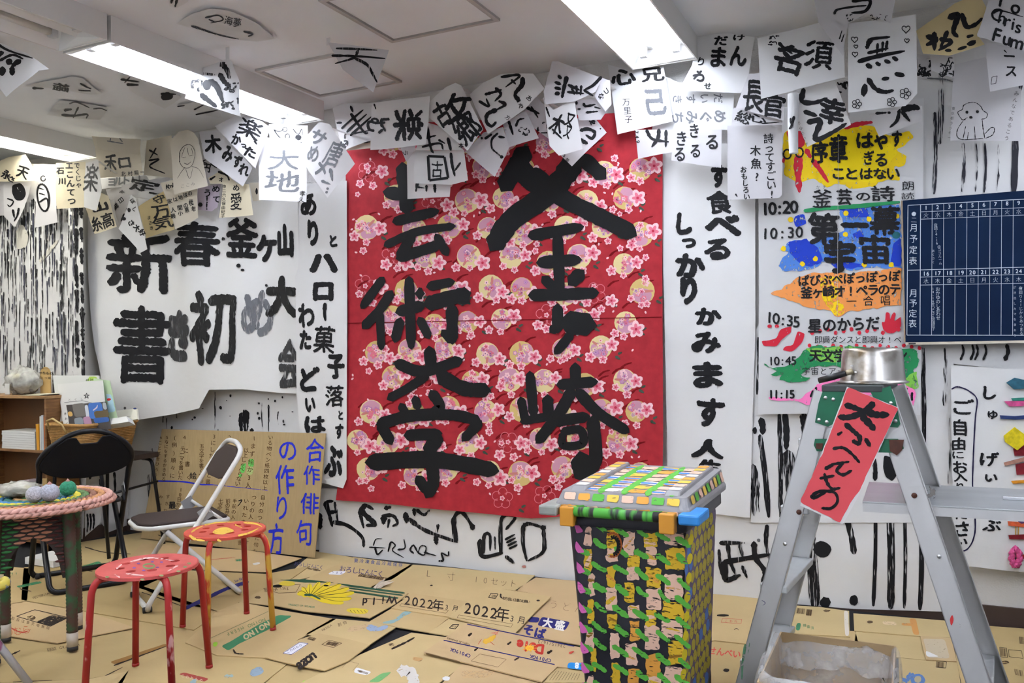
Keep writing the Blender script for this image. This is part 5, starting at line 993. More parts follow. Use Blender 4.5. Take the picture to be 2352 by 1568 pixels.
board([(1019, 1470), (1075, 1432), (1200, 1458), (1400, 1502), (1400, 1540), (1279, 1529), (1243, 1562), (978, 1497)], 5, 'pineapple box cardboard with a red sunburst logo and blue rules',
      L([(1073, 1433), (1319, 1484)], 2.2, NAVY)+L([(1019, 1470), (1274, 1526)], 2.2, NAVY)+tt('Dole', 1238, 1491, 1194, 1482, 31, 188, srgb(196, 60, 48), .05)+E(1217, 1488, 10, 6, srgb(235, 190, 60))+[q for k in range(9) for q in L([(1217, 1488), (1217+17*math.cos(k*.7), 1488+10*math.sin(k*.7))], 1.6, srgb(235, 170, 50))]
      + tt('CP019GK', 1077, 1506, 1037, 1492, 11, 194, NAVY, .02)+tt('CP019GK', 1262, 1517, 1220, 1508, 11, 192, NAVY, .02)+tt('23415/16/2', 1296, 1484, 1238, 1474, 11, 190, KR)+tt('PREMIUM BANANAS', 1078, 1480, 1028, 1466, 6, 194, KR)
      + S([(1112, 1474), (1124, 1470), (1138, 1460)], 13, srgb(224, 176, 66))+S([(1106, 1468), (1098, 1480)], 1.2, REDP)+S([(1138, 1458), (1146, 1448)], 1.5, REDP)+S([(1126, 1474), (1136, 1482)], 1.2, REDP)+B([(1124, 1454), (1142, 1450), (1146, 1458)], srgb(206, 140, 110), .8, .6)
      + slit([(1076, 1460), (1084, 1454)], 5)+slit([(1166, 1480), (1174, 1474)], 5)+slit([(1258, 1500), (1268, 1494)], 6)+slit([(1090, 1494), (1098, 1488)], 4)+slit([(1182, 1516), (1192, 1510)], 4)+B([(1306, 1521), (1346, 1523), (1346, 1540), (1302, 1534)], srgb(40, 140, 215), 1, .3)+tt('8', 1325, 1529, 1325, 1529, 18, 184, srgb(235, 240, 240), .05)+L([(1102, 1502), (1163, 1514), (1144, 1532), (1082, 1518), (1102, 1502)], .6, KR)+S([(1308, 1500), (1318, 1496)], 5, REDP), 4)
board([(788, 1522), (944, 1454), (1032, 1465), (985, 1498), (1066, 1522), (960, 1600), (740, 1600), (690, 1570)], 2, 'wide cardboard sheet with a white paint arc and green patch', S([(918, 1540), (940, 1542), (950, 1562), (948, 1580)], 26, srgb(205, 200, 192), .9, taper=1)+B([(876, 1546), (900, 1542), (872, 1566), (846, 1566)], srgb(118, 172, 108), .9, .5)+B([(818, 1532), (854, 1543), (842, 1551), (812, 1544)], srgb(226, 226, 226), 1, .3)+bars(824, 1538, 848, 1545, -4, 4, 12)+L([(786, 1533), (800, 1518), (824, 1524), (810, 1540)], .5, KR)+slit([(900, 1490), (930, 1476), (952, 1464)], 5)+E(899, 1480, 7, 3, KR, a=.6)+B([(950, 1508), (974, 1512), (966, 1520), (946, 1515)], srgb(190, 150, 100), .8, .4), 1)
board([(766, 1421), (850, 1428), (906, 1440), (846, 1480), (800, 1474), (706, 1456)], 3, 'cardboard flap with pale blue paint between larger sheets', S([(844, 1440), (870, 1444), (890, 1438)], 13, srgb(150, 168, 196), .8)+tt('WESSLA', 742, 1446, 760, 1436, 7, -24)+tt('割物', 780, 1434, 792, 1430, 9, -20)+B([(804, 1438), (850, 1432), (836, 1446), (796, 1452)], srgb(196, 168, 128), .8, .5), 1)
board([(657, 1480), (733, 1455), (806, 1470), (846, 1480), (798, 1516), (744, 1538), (660, 1521), (613, 1508)], 4, 'cardboard parcel sheet with large lowercase lettering and a white address slip', tt('azon', 686, 1524, 716, 1503, 32, -34, srgb(48, 40, 36), .045)+B([(648, 1500), (688, 1474), (710, 1477), (670, 1504)], srgb(225, 225, 232), 1, .3)+L([(650, 1500), (688, 1475), (708, 1478), (669, 1503), (650, 1500)], 1, NAVY)+tt('こわれもの', 662, 1496, 690, 1482, 7, -32, NAVY)+L([(739, 1480), (756, 1470), (785, 1477), (766, 1487), (739, 1480)], 1, KR)+bars(748, 1480, 772, 1484, 8, -7, 16)+bars(706, 1468, 722, 1472, 6, -6, 9)+S([(698, 1522), (704, 1528), (708, 1518)], 2, BLKP), 2)
board([(500, 1404), (553, 1384), (660, 1404), (766, 1422), (706, 1454), (660, 1479), (613, 1508), (500, 1502), (430, 1474)], 3, 'cardboard sheet with a green ONION band under the red stool', B([(508, 1484), (524, 1476), (590, 1436), (640, 1412), (672, 1414), (620, 1444), (550, 1478), (524, 1494)], GRP, .97, .5)+tt('ONION', 566, 1462, 614, 1434, 17, 148, srgb(205, 185, 140), .05)+tt('FRESH ONION', 524, 1456, 606, 1424, 11, 150, srgb(110, 130, 80), .01)+L([(478, 1468), (616, 1404)], 1, srgb(110, 120, 80))+slit([(536, 1492), (542, 1500), (560, 1502)], 4)+B([(490, 1474), (502, 1474), (496, 1486), (488, 1484)], srgb(160, 210, 70), 1, .3), 2)
board([(300, 1538), (430, 1480), (500, 1503), (613, 1510), (657, 1523), (560, 1600), (250, 1600)], 2, 'cardboard sheet with blue paint dabs and a red stamp below the ONION sheet', E(590, 1542, 16, 10, srgb(140, 160, 176), -20, a=.85)+E(526, 1552, 10, 5, srgb(150, 172, 170), a=.7)+S([(440, 1570), (450, 1560)], 12, srgb(150, 172, 176), .8)+B([(410, 1548), (422, 1544), (480, 1558), (470, 1566)], srgb(160, 70, 60), .85, .4)+tt('こわれもの', 420, 1552, 462, 1562, 8, 14, srgb(215, 190, 160)), 0)
board([(660, 1524), (744, 1541), (786, 1524), (690, 1574), (720, 1610), (566, 1610)], 1, 'cardboard sheet with yellow green tape below the parcel sheet', B([(696, 1562), (738, 1563), (742, 1575), (690, 1575)], srgb(140, 220, 60), 1, .3)+B([(745, 1554), (772, 1544), (764, 1552)], srgb(200, 120, 90), .7, .4)+slit([(742, 1568), (792, 1546), (832, 1556)], 3), 0)
board([(1068, 1524), (1243, 1565), (1281, 1531), (1400, 1545), (1400, 1620), (965, 1620)], 3, 'cardboard sheet with a round mark below the pineapple box sheet', E(1025, 1558, 9, 5, srgb(215, 215, 212))+B([(1060, 1540), (1140, 1540), (1120, 1556), (1060, 1556)], srgb(196, 165, 120), .6, 1), 4)
board([(1275, 1534), (1340, 1538), (1340, 1566), (1252, 1566)], 4, 'scrap of corrugated cardboard with a torn zip strip', [q for i in range(10) for q in L([(1278+i*6, 1540+i*.8), (1262+i*7, 1562)], .8, KR)], 1)
board([(-60, 1404), (60, 1382), (200, 1406), (300, 1440), (130, 1474), (-60, 1446)], 2, 'cardboard sheet with a printed black square label under the wicker table', L([(38, 1415), (80, 1400), (156, 1418), (116, 1438), (38, 1415)], 1.6, BLKP)+B([(82, 1428), (120, 1412), (156, 1419), (118, 1438)], BLKP, .8, .4)+tt('取扱注意天地無用', 30, 1420, 110, 1442, 8, 14, KR)+E(72, 1418, 10, 5, KR, a=.5)+S([(20, 1440), (50, 1452), (70, 1446)], 3, REDP, .7)+tt('のむら', 20, 1452, 60, 1446, 22, -10, srgb(200, 110, 70), -.01))
board([(-60, 1440), (100, 1430), (200, 1396), (330, 1400), (440, 1425), (510, 1398), (445, 1476), (300, 1538), (200, 1556), (-60, 1566)], 0, 'cardboard sheet with scattered print in front of the wicker table', tt('取扱店 GRADE A', 112, 1492, 180, 1480, 9, -10)+S([(62, 1468), (134, 1444)], 4, BLKP, .7)+tt('FRESH LEMONS', 92, 1470, 152, 1450, 7, -18, BLKP)+slit([(16, 1508), (46, 1494)], 4)+B([(252, 1520), (380, 1478), (388, 1482), (262, 1526)], srgb(150, 112, 60), 1, .3)+slit([(262, 1528), (382, 1484)], 3)+S([(226, 1560), (282, 1532)], 2, (.03, .02, .012)))
board([(-60, 1572), (200, 1560), (290, 1542), (240, 1640), (-60, 1660)], 2, 'cardboard sheet nearest the painted stool leg', slit([(30, 1566), (120, 1562)]))
# right of the bin
board([(1404, 1344), (1560, 1360), (1775, 1374), (1745, 1480), (1640, 1468), (1404, 1500)], 1, 'cardboard sheet with a slot hole between the bin and the ladder', E(1660, 1413, 14, 3, (.02, .015, .01))+L([(1660, 1420), (1704, 1422), (1702, 1432), (1656, 1429), (1660, 1420)], .8, srgb(190, 90, 70))+tt('こわれ', 1668, 1426, 1690, 1427, 7, 3, REDP)+S([(1686, 1446), (1692, 1443), (1697, 1447)], 1.5, BLKP), 2)
board([(1404, 1503), (1640, 1468), (1714, 1481), (1704, 1600), (1404, 1620)], 0, 'cardboard sheet printed せんべい beside the bin', tt('せんべい', 1636, 1494, 1692, 1502, 20, 5, srgb(205, 80, 66), .02)+E(1668, 1539, 7, 4, (.02, .015, .01))+slit([(1646, 1466), (1710, 1474)], 4), 3)
board([(1790, 1388), (1880, 1394), (1948, 1403), (1950, 1461), (1770, 1449)], 1, 'cardboard sheet with green printed squares between the ladder legs', B([(1808, 1428), (1817, 1428), (1815, 1446), (1806, 1445)], GRP, .95, .2)+B([(1830, 1430), (1840, 1430), (1837, 1448), (1827, 1447)], GRP, .95, .2)+tt('みどり', 1796, 1432, 1797, 1444, 7, 0, GRP)+tt('検査済', 1848, 1436, 1866, 1442, 8, 0, GRP)+bars(1832, 1396, 1850, 1398, -2, 12, 9)+bars(1854, 1399, 1866, 1400, -2, 14, 10)+E(1899, 1402, 8, 3, KR, a=.7)+B([(1938, 1402), (1948, 1403), (1950, 1461), (1941, 1460)], srgb(215, 205, 190), .95, .4), 1)
board([(1740, 1440), (1960, 1450), (1990, 1560), (1700, 1560)], 0, 'cardboard sheet behind the open box under the ladder', bars(1826, 1452, 1838, 1454, -2, 10, 9)+slit([(1772, 1496), (1800, 1499)], 3), 2)
board([(1963, 1409), (2060, 1416), (2166, 1425), (2182, 1463), (2116, 1460), (1966, 1447)], 1, 'cardboard sheet with orange tape crossing behind the box', B([(2088, 1420), (2104, 1421), (2112, 1458), (2098, 1457)], srgb(206, 148, 84), .9, .4)+B([(2070, 1430), (2108, 1432), (2108, 1438), (2070, 1436)], srgb(206, 148, 84), .8, .4)+E(1998, 1428, 7, 3, KR, a=.7)+B([(2026, 1426), (2058, 1428), (2060, 1436), (2028, 1434)], srgb(215, 190, 150), .8, .5), 1)
board([(1966, 1449), (2116, 1462), (2130, 1515), (2065, 1509), (1900, 1502), (1966, 1472)], 0, 'plain cardboard sheet behind the open box corner', (), 1)
board([(2116, 1461), (2184, 1465), (2196, 1517), (2128, 1514)], 2, 'cardboard patch with a peeling pale sticker beside the ladder leg', B([(2120, 1466), (2170, 1468), (2182, 1512), (2132, 1510)], srgb(196, 180, 152), .97, .8)+B([(2126, 1493), (2158, 1508), (2128, 1508)], srgb(222, 220, 216), 1, .4), 4)
board([(2066, 1511), (2130, 1517), (2198, 1519), (2214, 1620), (2066, 1620)], 1, 'cardboard sheet with a blue round logo and lettering ules', tt('ules', 2074, 1566, 2090, 1548, 24, -72, srgb(96, 128, 180), .05)+E(2108, 1562, 16, 15, srgb(96, 128, 180), a=.9)+E(2108, 1560, 8, 8, srgb(190, 175, 140))+L([(2152, 1518), (2174, 1520), (2172, 1534), (2150, 1532), (2152, 1518)], 1.2, BLKP)+bars(2154, 1520, 2170, 1521, -1, 12, 9), 1)
board([(2190, 1468), (2212, 1466), (2240, 1570), (2238, 1620), (2216, 1620)], 2, 'narrow cardboard strip beside the right ladder leg', S([(2214, 1520), (2218, 1534)], 3, srgb(215, 200, 170), .8), 2)
board([(2256, 1437), (2440, 1452), (2440, 1660), (2246, 1640), (2212, 1470)], 1, 'cardboard sheet in the right corner with small printed panels', L([(2296, 1486), (2312, 1488), (2314, 1510), (2298, 1508), (2296, 1486)], 1, BLKP)+bars(2298, 1488, 2312, 1490, 1, 18, 8)+L([(2316, 1492), (2346, 1494), (2350, 1512), (2318, 1508), (2316, 1492)], .9, BLKP)+E(2308, 1521, 10, 4, KR, a=.6)+bars(2342, 1462, 2352, 1463, 1, 16, 6)+bars(2330, 1536, 2350, 1540, 2, 14, 8), 3)
# torn shreds of paper poking out between two sheets
t = thing('torn_cardboard_shreds', 'torn pale cardboard shreds poking up beside the banana box', 'scraps', at(878, 1342, 2, .01))
for i, (a, b) in enumerate((((860, 1350), (900, 1331)), ((858, 1352), (884, 1330)), ((864, 1350), (904, 1335)), ((870, 1350), (892, 1336)))):
    p, q = at(*a, 2, .012), at(*b, 2, .03); u = np.array([.012, -.006, 0]); c = np.array(t.location)
    obj('shred', np.array([p-u, p+u, q+u*.4, q-u*.4, (p+q)/2+(0, 0, .012)])-c, [(0, 1, 4), (1, 2, 4), (2, 3, 4), (3, 0, 4)], mat('torn_card', (.55, .47, .36), .9), t)
# brown tape on the baseboard, as in the corner by the ladder

# unseen pale panels, added to bounce neutral light up to the ceiling
M_FP = [mat('pale_bounce_%d' % i, c, .6, var=.06, scale=3) for i, c in enumerate(((.40, .39, .37), (.43, .42, .40), (.38, .37, .355)))]
cover = struct('bounce_cover', *MB_box((XL, YF, .0002), (XR, 1.5, .0012)), M_FP[0])
r = random.Random(40); y = YF
while y < 1.35:
    x = XL; h = r.uniform(.7, .95)
    while x < XR:
        w_ = r.uniform(.9, 1.3)
        MB().box((x+.01, y+.01, .0013), (min(x+w_, XR)-.01, min(y+h, 1.5)-.01, .0042)).build('bounce_panel', r.choice(M_FP), None).parent = cover; x += w_
    y += h
for c_ in cover.children: c_.location = Vector(c_.location)-cover.location
# ------------------------------------------------------------------ furniture
M_REDP = mat('red_stool_paint', srgb(208, 92, 86), .45, col2=srgb(190, 70, 66), scale=14)
M_REDP2 = mat('red_orange_stool_paint', srgb(208, 84, 64), .45, col2=srgb(190, 64, 50), scale=14)
M_LEGR = mat('red_leg_paint', srgb(168, 36, 32), .4, var=.15, scale=20)
M_LEGW = mat('worn_red_leg_paint', srgb(176, 40, 38), .45, col2=srgb(228, 170, 165), scale=26, stretch=(1, 1, .45), thr=(.36, .42), detail=3)
M_LEGY = mat('yellow_smeared_red_leg', srgb(184, 48, 36), .45, col2=srgb(206, 160, 62), scale=24, stretch=(1, 1, .35), thr=(.42, .5), detail=3)
M_RUB = mat('dark_rubber', (.03, .028, .027), .7)
def stool(c, r, rfoot, angles, label, mseat, legs, group='round stools with holes in the seat', zt=.437):
    t = thing('round_stool', label, 'stool', (*c, 0), 0, group)
    k = 48; ring = np.array([(r*math.cos(a), r*math.sin(a)) for a in np.linspace(0, 2*math.pi, k, endpoint=False)])
    holes = []
    for h in range(8):
        a = math.radians(h*45+12); holes.append(np.array([(.095*math.cos(a)+.017*math.cos(q), .095*math.sin(a)+.017*math.sin(q)) for q in np.linspace(2*math.pi, 0, 12, endpoint=False)]))
    V, F = cdt([ring]+holes, .05); m = MB(); N = len(V)
    fl = lambda f: f if np.cross(V[f[1]]-V[f[0]], V[f[2]]-V[f[0]]) > 0 else f[::-1]
    F = [tuple(fl(f)) for f in F]
    m.add([(x, y, zt) for x, y in V], F); m.add([(x, y, zt-.004) for x, y in V], [f[::-1] for f in F])
    m.lathe([(r, zt), (r+.004, zt-.003), (r+.004, zt-.014), (r-.002, zt-.014), (r-.002, zt-.004)], n=k)
    for hh in holes:
        q = hh[::-1]; n = len(q); m.add([(x, y, zt) for x, y in q]+[(x, y, zt-.012) for x, y in q], [(i, n+i, n+(i+1) % n, (i+1) % n) for i in range(n)])
    seat = m.build('seat', mseat, t, False)
    for i, a in enumerate(angles):
        a = math.radians(a); d = np.array([math.cos(a), math.sin(a), 0]); rf = rfoot if np.isscalar(rfoot) else rfoot[i]
        P = [d*.10+(0, 0, zt-.022), d*(r+.002)+(0, 0, zt-.022), d*(r+.022)+(0, 0, zt-.06), d*rf+(0, 0, .004)]
        lg = obj('leg', *tube(fillet_path(P, .035, 5), .0125, 12), legs[i % len(legs)], t, True)
        obj('foot_cap', *tube([d*rf+(0, 0, 0), d*(rf-.001)+(0, 0, .012)], .0135, 10), M_LEGR, lg, True)
    for i in range(4):
        a = math.radians(angles[i % len(angles)]); MB().box((-.016, -.012, -.008), (.016, .012, 0), Matrix.Rotation(a, 3, 'Z'), (.12*math.cos(a), .12*math.sin(a), zt-.005)).build('bracket', M_LEGR, t)
    settle(t); return t
c = at(340, 1305, 2, .437)
sA = stool(c[:2], .172, .222, (66, 152, 246, 338), 'red round stool with pale scratches and a green ring at its centre', M_REDP, (M_LEGR, M_LEGR, M_LEGW, M_LEGW))
ssf = Surf((0, 0, .437), (0, 0, 1))
def seat_of(t): ssf.p[2] = .437+t.location[2]; return ssf
PWH = srgb(236, 190, 185)
it = L([(342+13*math.cos(t), 1300+5*math.sin(t)) for t in np.linspace(0, 6.3, 16)], 3, srgb(110, 150, 90))
for x, y in ((318, 1294), (350, 1290), (371, 1291), (362, 1303), (330, 1310), (308, 1304)): it += E(x, y, 4, 1.8, srgb(130, 84, 150), a=.9)
for x, y in ((246, 1325), (327, 1331), (371, 1322), (410, 1312), (434, 1294), (425, 1302)): it += E(x, y, 5, 2.2, srgb(130, 140, 90), a=.9)
for P in ([(275, 1326), (262, 1318)], [(300, 1290), (345, 1281), (400, 1288)], [(410, 1298), (385, 1312)], [(268, 1306), (280, 1296)], [(290, 1318), (330, 1322)]): it += S(P, 4, PWH, .62)
decal('paint_spots', it, seat_of(sA), sA, 'stool_paint', off=.0008, step=.00001)
c = at(518, 1224, 2, .437)
sB = stool(c[:2], .168, .212, (-67, 18, 110, 196), 'red round stool smeared with yellow paint beside the white folding chair', M_REDP2, (M_LEGY, M_LEGY, M_LEGR, M_LEGR))
YP = srgb(224, 184, 76)
it = B([(486, 1222), (500, 1213), (522, 1211), (538, 1216), (536, 1222), (516, 1226), (496, 1226)], YP, .9, 1.5)
for P, w in (([(436, 1230), (448, 1238), (470, 1242)], 7), ([(440, 1222), (452, 1214), (466, 1208)], 4), ([(548, 1230), (572, 1224), (596, 1212)], 5), ([(560, 1200), (588, 1203), (602, 1210)], 4), ([(500, 1240), (508, 1243)], 6), ([(540, 1205), (556, 1212)], 3), ([(470, 1206), (500, 1200), (540, 1199)], 3)): it += S(P, w, YP, .85)
decal('paint_spots', it, seat_of(sB), sB, 'stool_paint', off=.0008, step=.00001)
M_SPL = mat('paint_splashed_pipe', srgb(160, 158, 156), .5, col2=srgb(120, 60, 90), scale=9, thr=(.36, .4), detail=2)
q0 = at(-60, 1350, 1, 1.92); sC = thing('painted_folding_stool', 'paint splashed folding stool just showing beside the wicker table', 'stool', (q0[0], q0[1], 0)); q0 = np.array(sC.location)
a0, a1 = at(-70, 1342, 1, 1.92), at(24, 1346, 1, 1.92); dn = np.array([-.35, -.3, 0])
PT = [a0+dn*.6, a0, a1+(-.02, 0, .004), a1+(.012, -.03, -.004), a1+dn*.55]
obj('seat_rail', *tube(np.array(fillet_path(PT, .03))-q0, .016, 10), mat('rail_paint', srgb(200, 180, 70), .5, col2=srgb(86, 110, 140), scale=16, thr=(.46, .5)), sC, True)
MB().add(np.array([a0+dn*.58, a0+(0, -.004, .004), a1+(-.03, -.004, .004), a1+dn*.5+(0, 0, .004), a0+dn*.58+(0, 0, .02), a0+(0, -.004, .026), a1+(-.03, -.004, .026), a1+dn*.5+(0, 0, .026)])-q0, BOXF).build('seat', mat('paint_splashed_seat', srgb(205, 190, 150), .6, col2=srgb(150, 120, 110), scale=14), sC)
f1 = at(68, 1580, 2, 0.0); f0 = at(-75, 1395, 1, 1.95)
obj('leg', *tube(np.array([f0, f1])-q0, .0135, 12), M_SPL, sC, True)
for u in (np.array([-.30, -.26, 0]), np.array([-.34, .02, 0])): obj('leg', *tube(np.array([f0+u*.9, f1*(1, 1, 0)+u*1.2])-q0, .0135, 12), M_SPL, sC, True)
settle(sC)

# ---- folding chairs -----------------------------------------------------------
def folding_chair(c, rz, label, mt, mpad, style, zs=.41, zt=.77, hw=.19):
    t = thing('folding_chair', label, 'chair', (*c, 0), rz, 'folding chairs'); r = .0125 if style == 'pad' else .0142
    xf, xb, xt = .22, -.22, -.23
    line = lambda z: xf+(xt-xf)*(z/zt)
    # main frame: front feet up to the back and over
    P = [(xf, -hw+.02, .013), (xf, -hw, .04), (line(zt-.17), -hw, zt-.17)]
    if style == 'pad':
        P += [(xt, -hw+.01, zt-.02), (xt-.004, -.08, zt+.018), (xt-.004, .08, zt+.018), (xt, hw-.01, zt-.02)]
    else:
        P += [(line(.68), -hw-.012, .68), (xt+.01, -hw+.03, zt-.04), (xt, -.07, zt+.035), (xt, .07, zt+.035), (xt+.01, hw-.03, zt-.04), (line(.68), hw+.012, .68)]
    P += [(line(zt-.17), hw, zt-.17), (xf, hw, .04), (xf, hw-.02, .013), (xf, -hw+.02, .013)]
    obj('main_frame', *tube(fillet_path(P[:-1], .06, 6), r, 12), mt, t, True)
    obj('front_foot_bar', *tube([(xf, -hw+.025, .013), (xf, hw-.025, .013)], r, 10), mt, t, True)
    h2 = hw-.028
    P = [(.13, -h2, zs-.02), (xb, -h2, .013), (xb, h2, .013), (.13, h2, zs-.02)]
    obj('rear_frame', *tube(fillet_path(P, .05, 6), r, 12), mt, t, True)
    for s in (-1, 1):
        obj('foot_cap', *tube([(xf-.02, s*(hw-.03), .012), (xf+.02, s*(hw-.03), .012)], .0145, 8), M_RUB, t, True)
        # hinge bracket between seat and frame
        MB().box((-.03, -.0015, -.03), (.03, .0015, .03), Matrix.Rotation(.5, 3, 'Y'), (line(zs+.05)-.004, s*(hw-.0155), zs+.045)).build('hinge_plate', mat('grey_steel', (.42, .42, .42), .4, .6), t)
        obj('hinge_rod', *tube([(line(zs+.06)-.01, s*(hw-.02), zs+.06), (-.15, s*(hw-.03), zs-.01)], .008, 8), mt, t, True)
    # seat: tray frame and pad with clipped front corners
    out = [(.25, -.10), (.20, -.165), (-.15, -.165), (-.165, -.15), (-.165, .15), (-.15, .165), (.20, .165), (.25, .10)]
    obj('seat_frame', *tube(fillet_path([(x, y, zs) for x, y in out+out[:2]], .03, 4)[1:-1], .011, 10, closed=True), mt, t, True)
    ins = [(x*.975, y*.965) for x, y in out]
    bevel(MB().prism(ins, zs-.004, zs+.024).build('seat', mpad, t), .008, 3)
    # back pad
    def bp(y, z, off): return (line(z)+off-.006, y, z)
    if style == 'pad':
        o2 = [(-hw+.012, zt-.14), (-hw+.012, zt-.05), (-.10, zt-.008), (.10, zt-.008), (hw-.012, zt-.05), (hw-.012, zt-.14), (.10, zt-.158), (-.10, zt-.158)]
    else:
        a = [(hw+.008)*math.cos(q) for q in np.linspace(math.pi, 2*math.pi, 16)]; b = [.655+.085*math.sin(q) for q in np.linspace(math.pi, 2*math.pi, 16)]
        o2 = list(zip(a, b))+[(hw-.01, .70), (hw-.06, .76), (.10, .798), (.062, .796), (.040, .762), (-.040, .762), (-.062, .796), (-.10, .798), (-hw+.06, .76), (-hw+.01, .70)]
    n = len(o2); V = [bp(y, z, .012) for y, z in o2]+[bp(y, z, -.016) for y, z in o2]
    F = [tuple(range(n))[::-1], tuple(range(n, 2*n))]+[(i, (i+1) % n, n+(i+1) % n, n+i) for i in range(n)]
    bevel(obj('backrest', V, F, mpad, t), .007, 3)
    settle(t); return t
M_WTUBE = mat('white_painted_tube', (.72, .71, .67), .35, var=.08, scale=30); M_BROWN = mat('brown_vinyl', srgb(64, 52, 48), .5, bump=.1, bscale=200, spec=.2)
M_BTUBE = mat('black_tube', (.010, .010, .012), .3, spec=.3); M_BVIN = mat('black_vinyl', (.010, .0105, .013), .55, bump=.1, bscale=200, spec=.15)
folding_chair((-3.33, 3.135), math.atan2(-.86, -.51), 'white tube folding chair with dark brown seat in front of the placard', M_WTUBE, M_BROWN, 'pad', zs=.39, zt=.745)
folding_chair((-4.10, 3.13), math.atan2(.46, -.89), 'black folding chair with a handle slot in its back, behind the wicker table', M_BTUBE, M_BVIN, 'oval', zs=.44, zt=.79, hw=.215)

# ---- wicker table ------------------------------------------------------------------
tc = np.array([-3.36, 2.345]); TZ = .615
tb = thing('wicker_table', 'painted woven wicker table with rings of colour and a tall curved apron', 'table', (*tc, 0))
M_DKW = mat('dark_wicker', (.035, .020, .014), .6, var=.4, scale=60)
def braid(name, R, z, rr, col, n=150, tw=26):
    a = np.linspace(0, 2*math.pi, n, endpoint=False); k = MB()
    for ph in (0, math.pi):
        P = [((R+.45*rr*math.cos(tw*q+ph))*math.cos(q), (R+.45*rr*math.cos(tw*q+ph))*math.sin(q), z+.35*rr*math.sin(tw*q+ph)) for q in a]
        k.tube(P, rr*.62, 6, closed=True)
    return k.build(name, mat('wicker_%d_%d_%d' % tuple(int(q*255) for q in col), col, .6, col2=tuple(q*.45 for q in col), scale=45, thr=(.3, .42)), tb, True)
RT = .305
MB().lathe([(0, TZ-.006), (RT-.02, TZ-.006), (RT-.01, TZ-.02), (RT-.05, TZ-.04), (0, TZ-.04)], n=48).build('top_board', M_DKW, tb, True)
cols = [srgb(214, 165, 152), srgb(206, 146, 92), srgb(140, 92, 72), srgb(96, 132, 78), srgb(222, 206, 60), srgb(66, 128, 178), srgb(60, 120, 110), srgb(190, 150, 100), srgb(96, 132, 78), srgb(222, 206, 60)]
braid('rim_braid', RT-.002, TZ-.018, .0125, srgb(190, 140, 124), tw=32)
for i, cc in enumerate(cols): braid('woven_ring', max(.012, RT-.020-.031*i), TZ-.002, .0155, cc, tw=max(6, 30-3*i))
corners = [np.array(q) for q in ((.19, .025), (-.03, .215), (-.18, -.015), (.04, -.205))]
def legpath(q): return [(q[0]*.93, q[1]*.93, TZ-.03), (q[0], q[1], .30), (q[0]*1.0, q[1]*1.0, .075)]
for q in corners:
    lp = np.array(legpath(q)); zz = np.linspace(0, 1, 70); P = np.stack([np.interp(zz, (0, .57, 1), lp[:, i]) for i in range(3)], 1)
    rad = [(.021+.004*max(0, 1-z*2.2))*(1+.09*(i % 2)) for i, z in enumerate(zz)]
    lo = obj('leg', *tube(P, rad, 12), mat('leg_wicker', (.075, .035, .024), .6, col2=(.03, .10, .035) if q[0] > .1 else (.02, .012, .01), scale=20, thr=(.4, .55)), tb, True)
    obj('leg_sleeve', *tube([(q[0], q[1], .075), (q[0], q[1], .018)], .0225, 14), mat('pale_sleeve', (.50, .44, .36), .5), lo, True)
    obj('foot_cap', *tube([(q[0], q[1], .018), (q[0], q[1], 0)], .022, 14), M_RUB, lo, True)
lens_me = None
def lens(col):
    nm = 'weave_strand_%d' % int(col[0]*999); m = MATS.get(nm) or mat(nm, col, .55, var=.2, scale=40)
    V = [(0, 0, 0)]; V = []; n = 8
    for s, h in ((1.0, 0), (.62, .0045)):
        for k in range(n):
            a = 2*math.pi*k/n; ca, sa = math.cos(a), math.sin(a); V.append((s*.0225*ca, s*.0062*sa*(1-.25*abs(ca)), h))
    F = [(k, (k+1) % n, n+(k+1) % n, n+k) for k in range(n)]+[tuple(range(n, 2*n))]
    return mesh_data('weave_strand', V, F, m, True)
PE, GRN, DR = lens(srgb(206, 140, 110)), lens(srgb(48, 130, 62)), lens(srgb(84, 30, 26))
for i in range(4):
    a, b = corners[i-1]*.95, corners[i]*.95; d = b-a; ln = np.linalg.norm(d); d /= ln; nr = np.array([d[1], -d[0]])
    if nr @ (a+b) < 0: nr = -nr
    prof = [(u, .30+.175*math.sin(math.pi*min(1, max(0, (u-.03)/(ln-.06))))**.45 if .03 < u < ln-.03 else .30) for u in np.linspace(0, ln, 21)]
    V = [(*(a+d*u), TZ-.03) for u, z in prof]+[(*(a+d*u), z) for u, z in prof]
    V += [(p[0]-nr[0]*.006, p[1]-nr[1]*.006, p[2]) for p in V]; n = 21; F = []
    for k in range(n-1): F += [(k, k+1, n+k+1, n+k), (2*n+k, 3*n+k, 3*n+k+1, 2*n+k+1), (n+k, n+k+1, 3*n+k+1, 3*n+k)]
    ap = obj('apron', V, F, M_DKW, tb)
    seen = i in (2, 3, 0) and nr @ (-tc) > .02*0
    if nr @ (-tc) <= 0: continue
    rows = int((TZ-.035-.31)/.0155); ux = np.array([d[0], d[1], 0]); uz = np.array([0, 0, 1]); un = np.array([nr[0], nr[1], 0])
    for rr in range(rows):
        z = TZ-.042-rr*.0155; u = .012+(.024 if rr % 2 else 0)
        while u < ln-.005:
            if z > np.interp(u, [p[0] for p in prof], [p[1] for p in prof])+.004:
                front = i == 3
                me = PE if .30*ln < u < .72*ln else (GRN if (u >= .72*ln) == front else DR)
                o = bpy.data.objects.new('weave_strand', me); COL.objects.link(o); o.parent = ap
                p = np.array([*(a+d*u), z])+un*.001
                o.matrix_local = Matrix(((ux[0], uz[0], un[0], p[0]), (ux[1], uz[1], un[1], p[1]), (ux[2], uz[2], un[2], p[2]), (0, 0, 0, 1)))
            u += .048
settle(tb); TZ += tb.location[2]
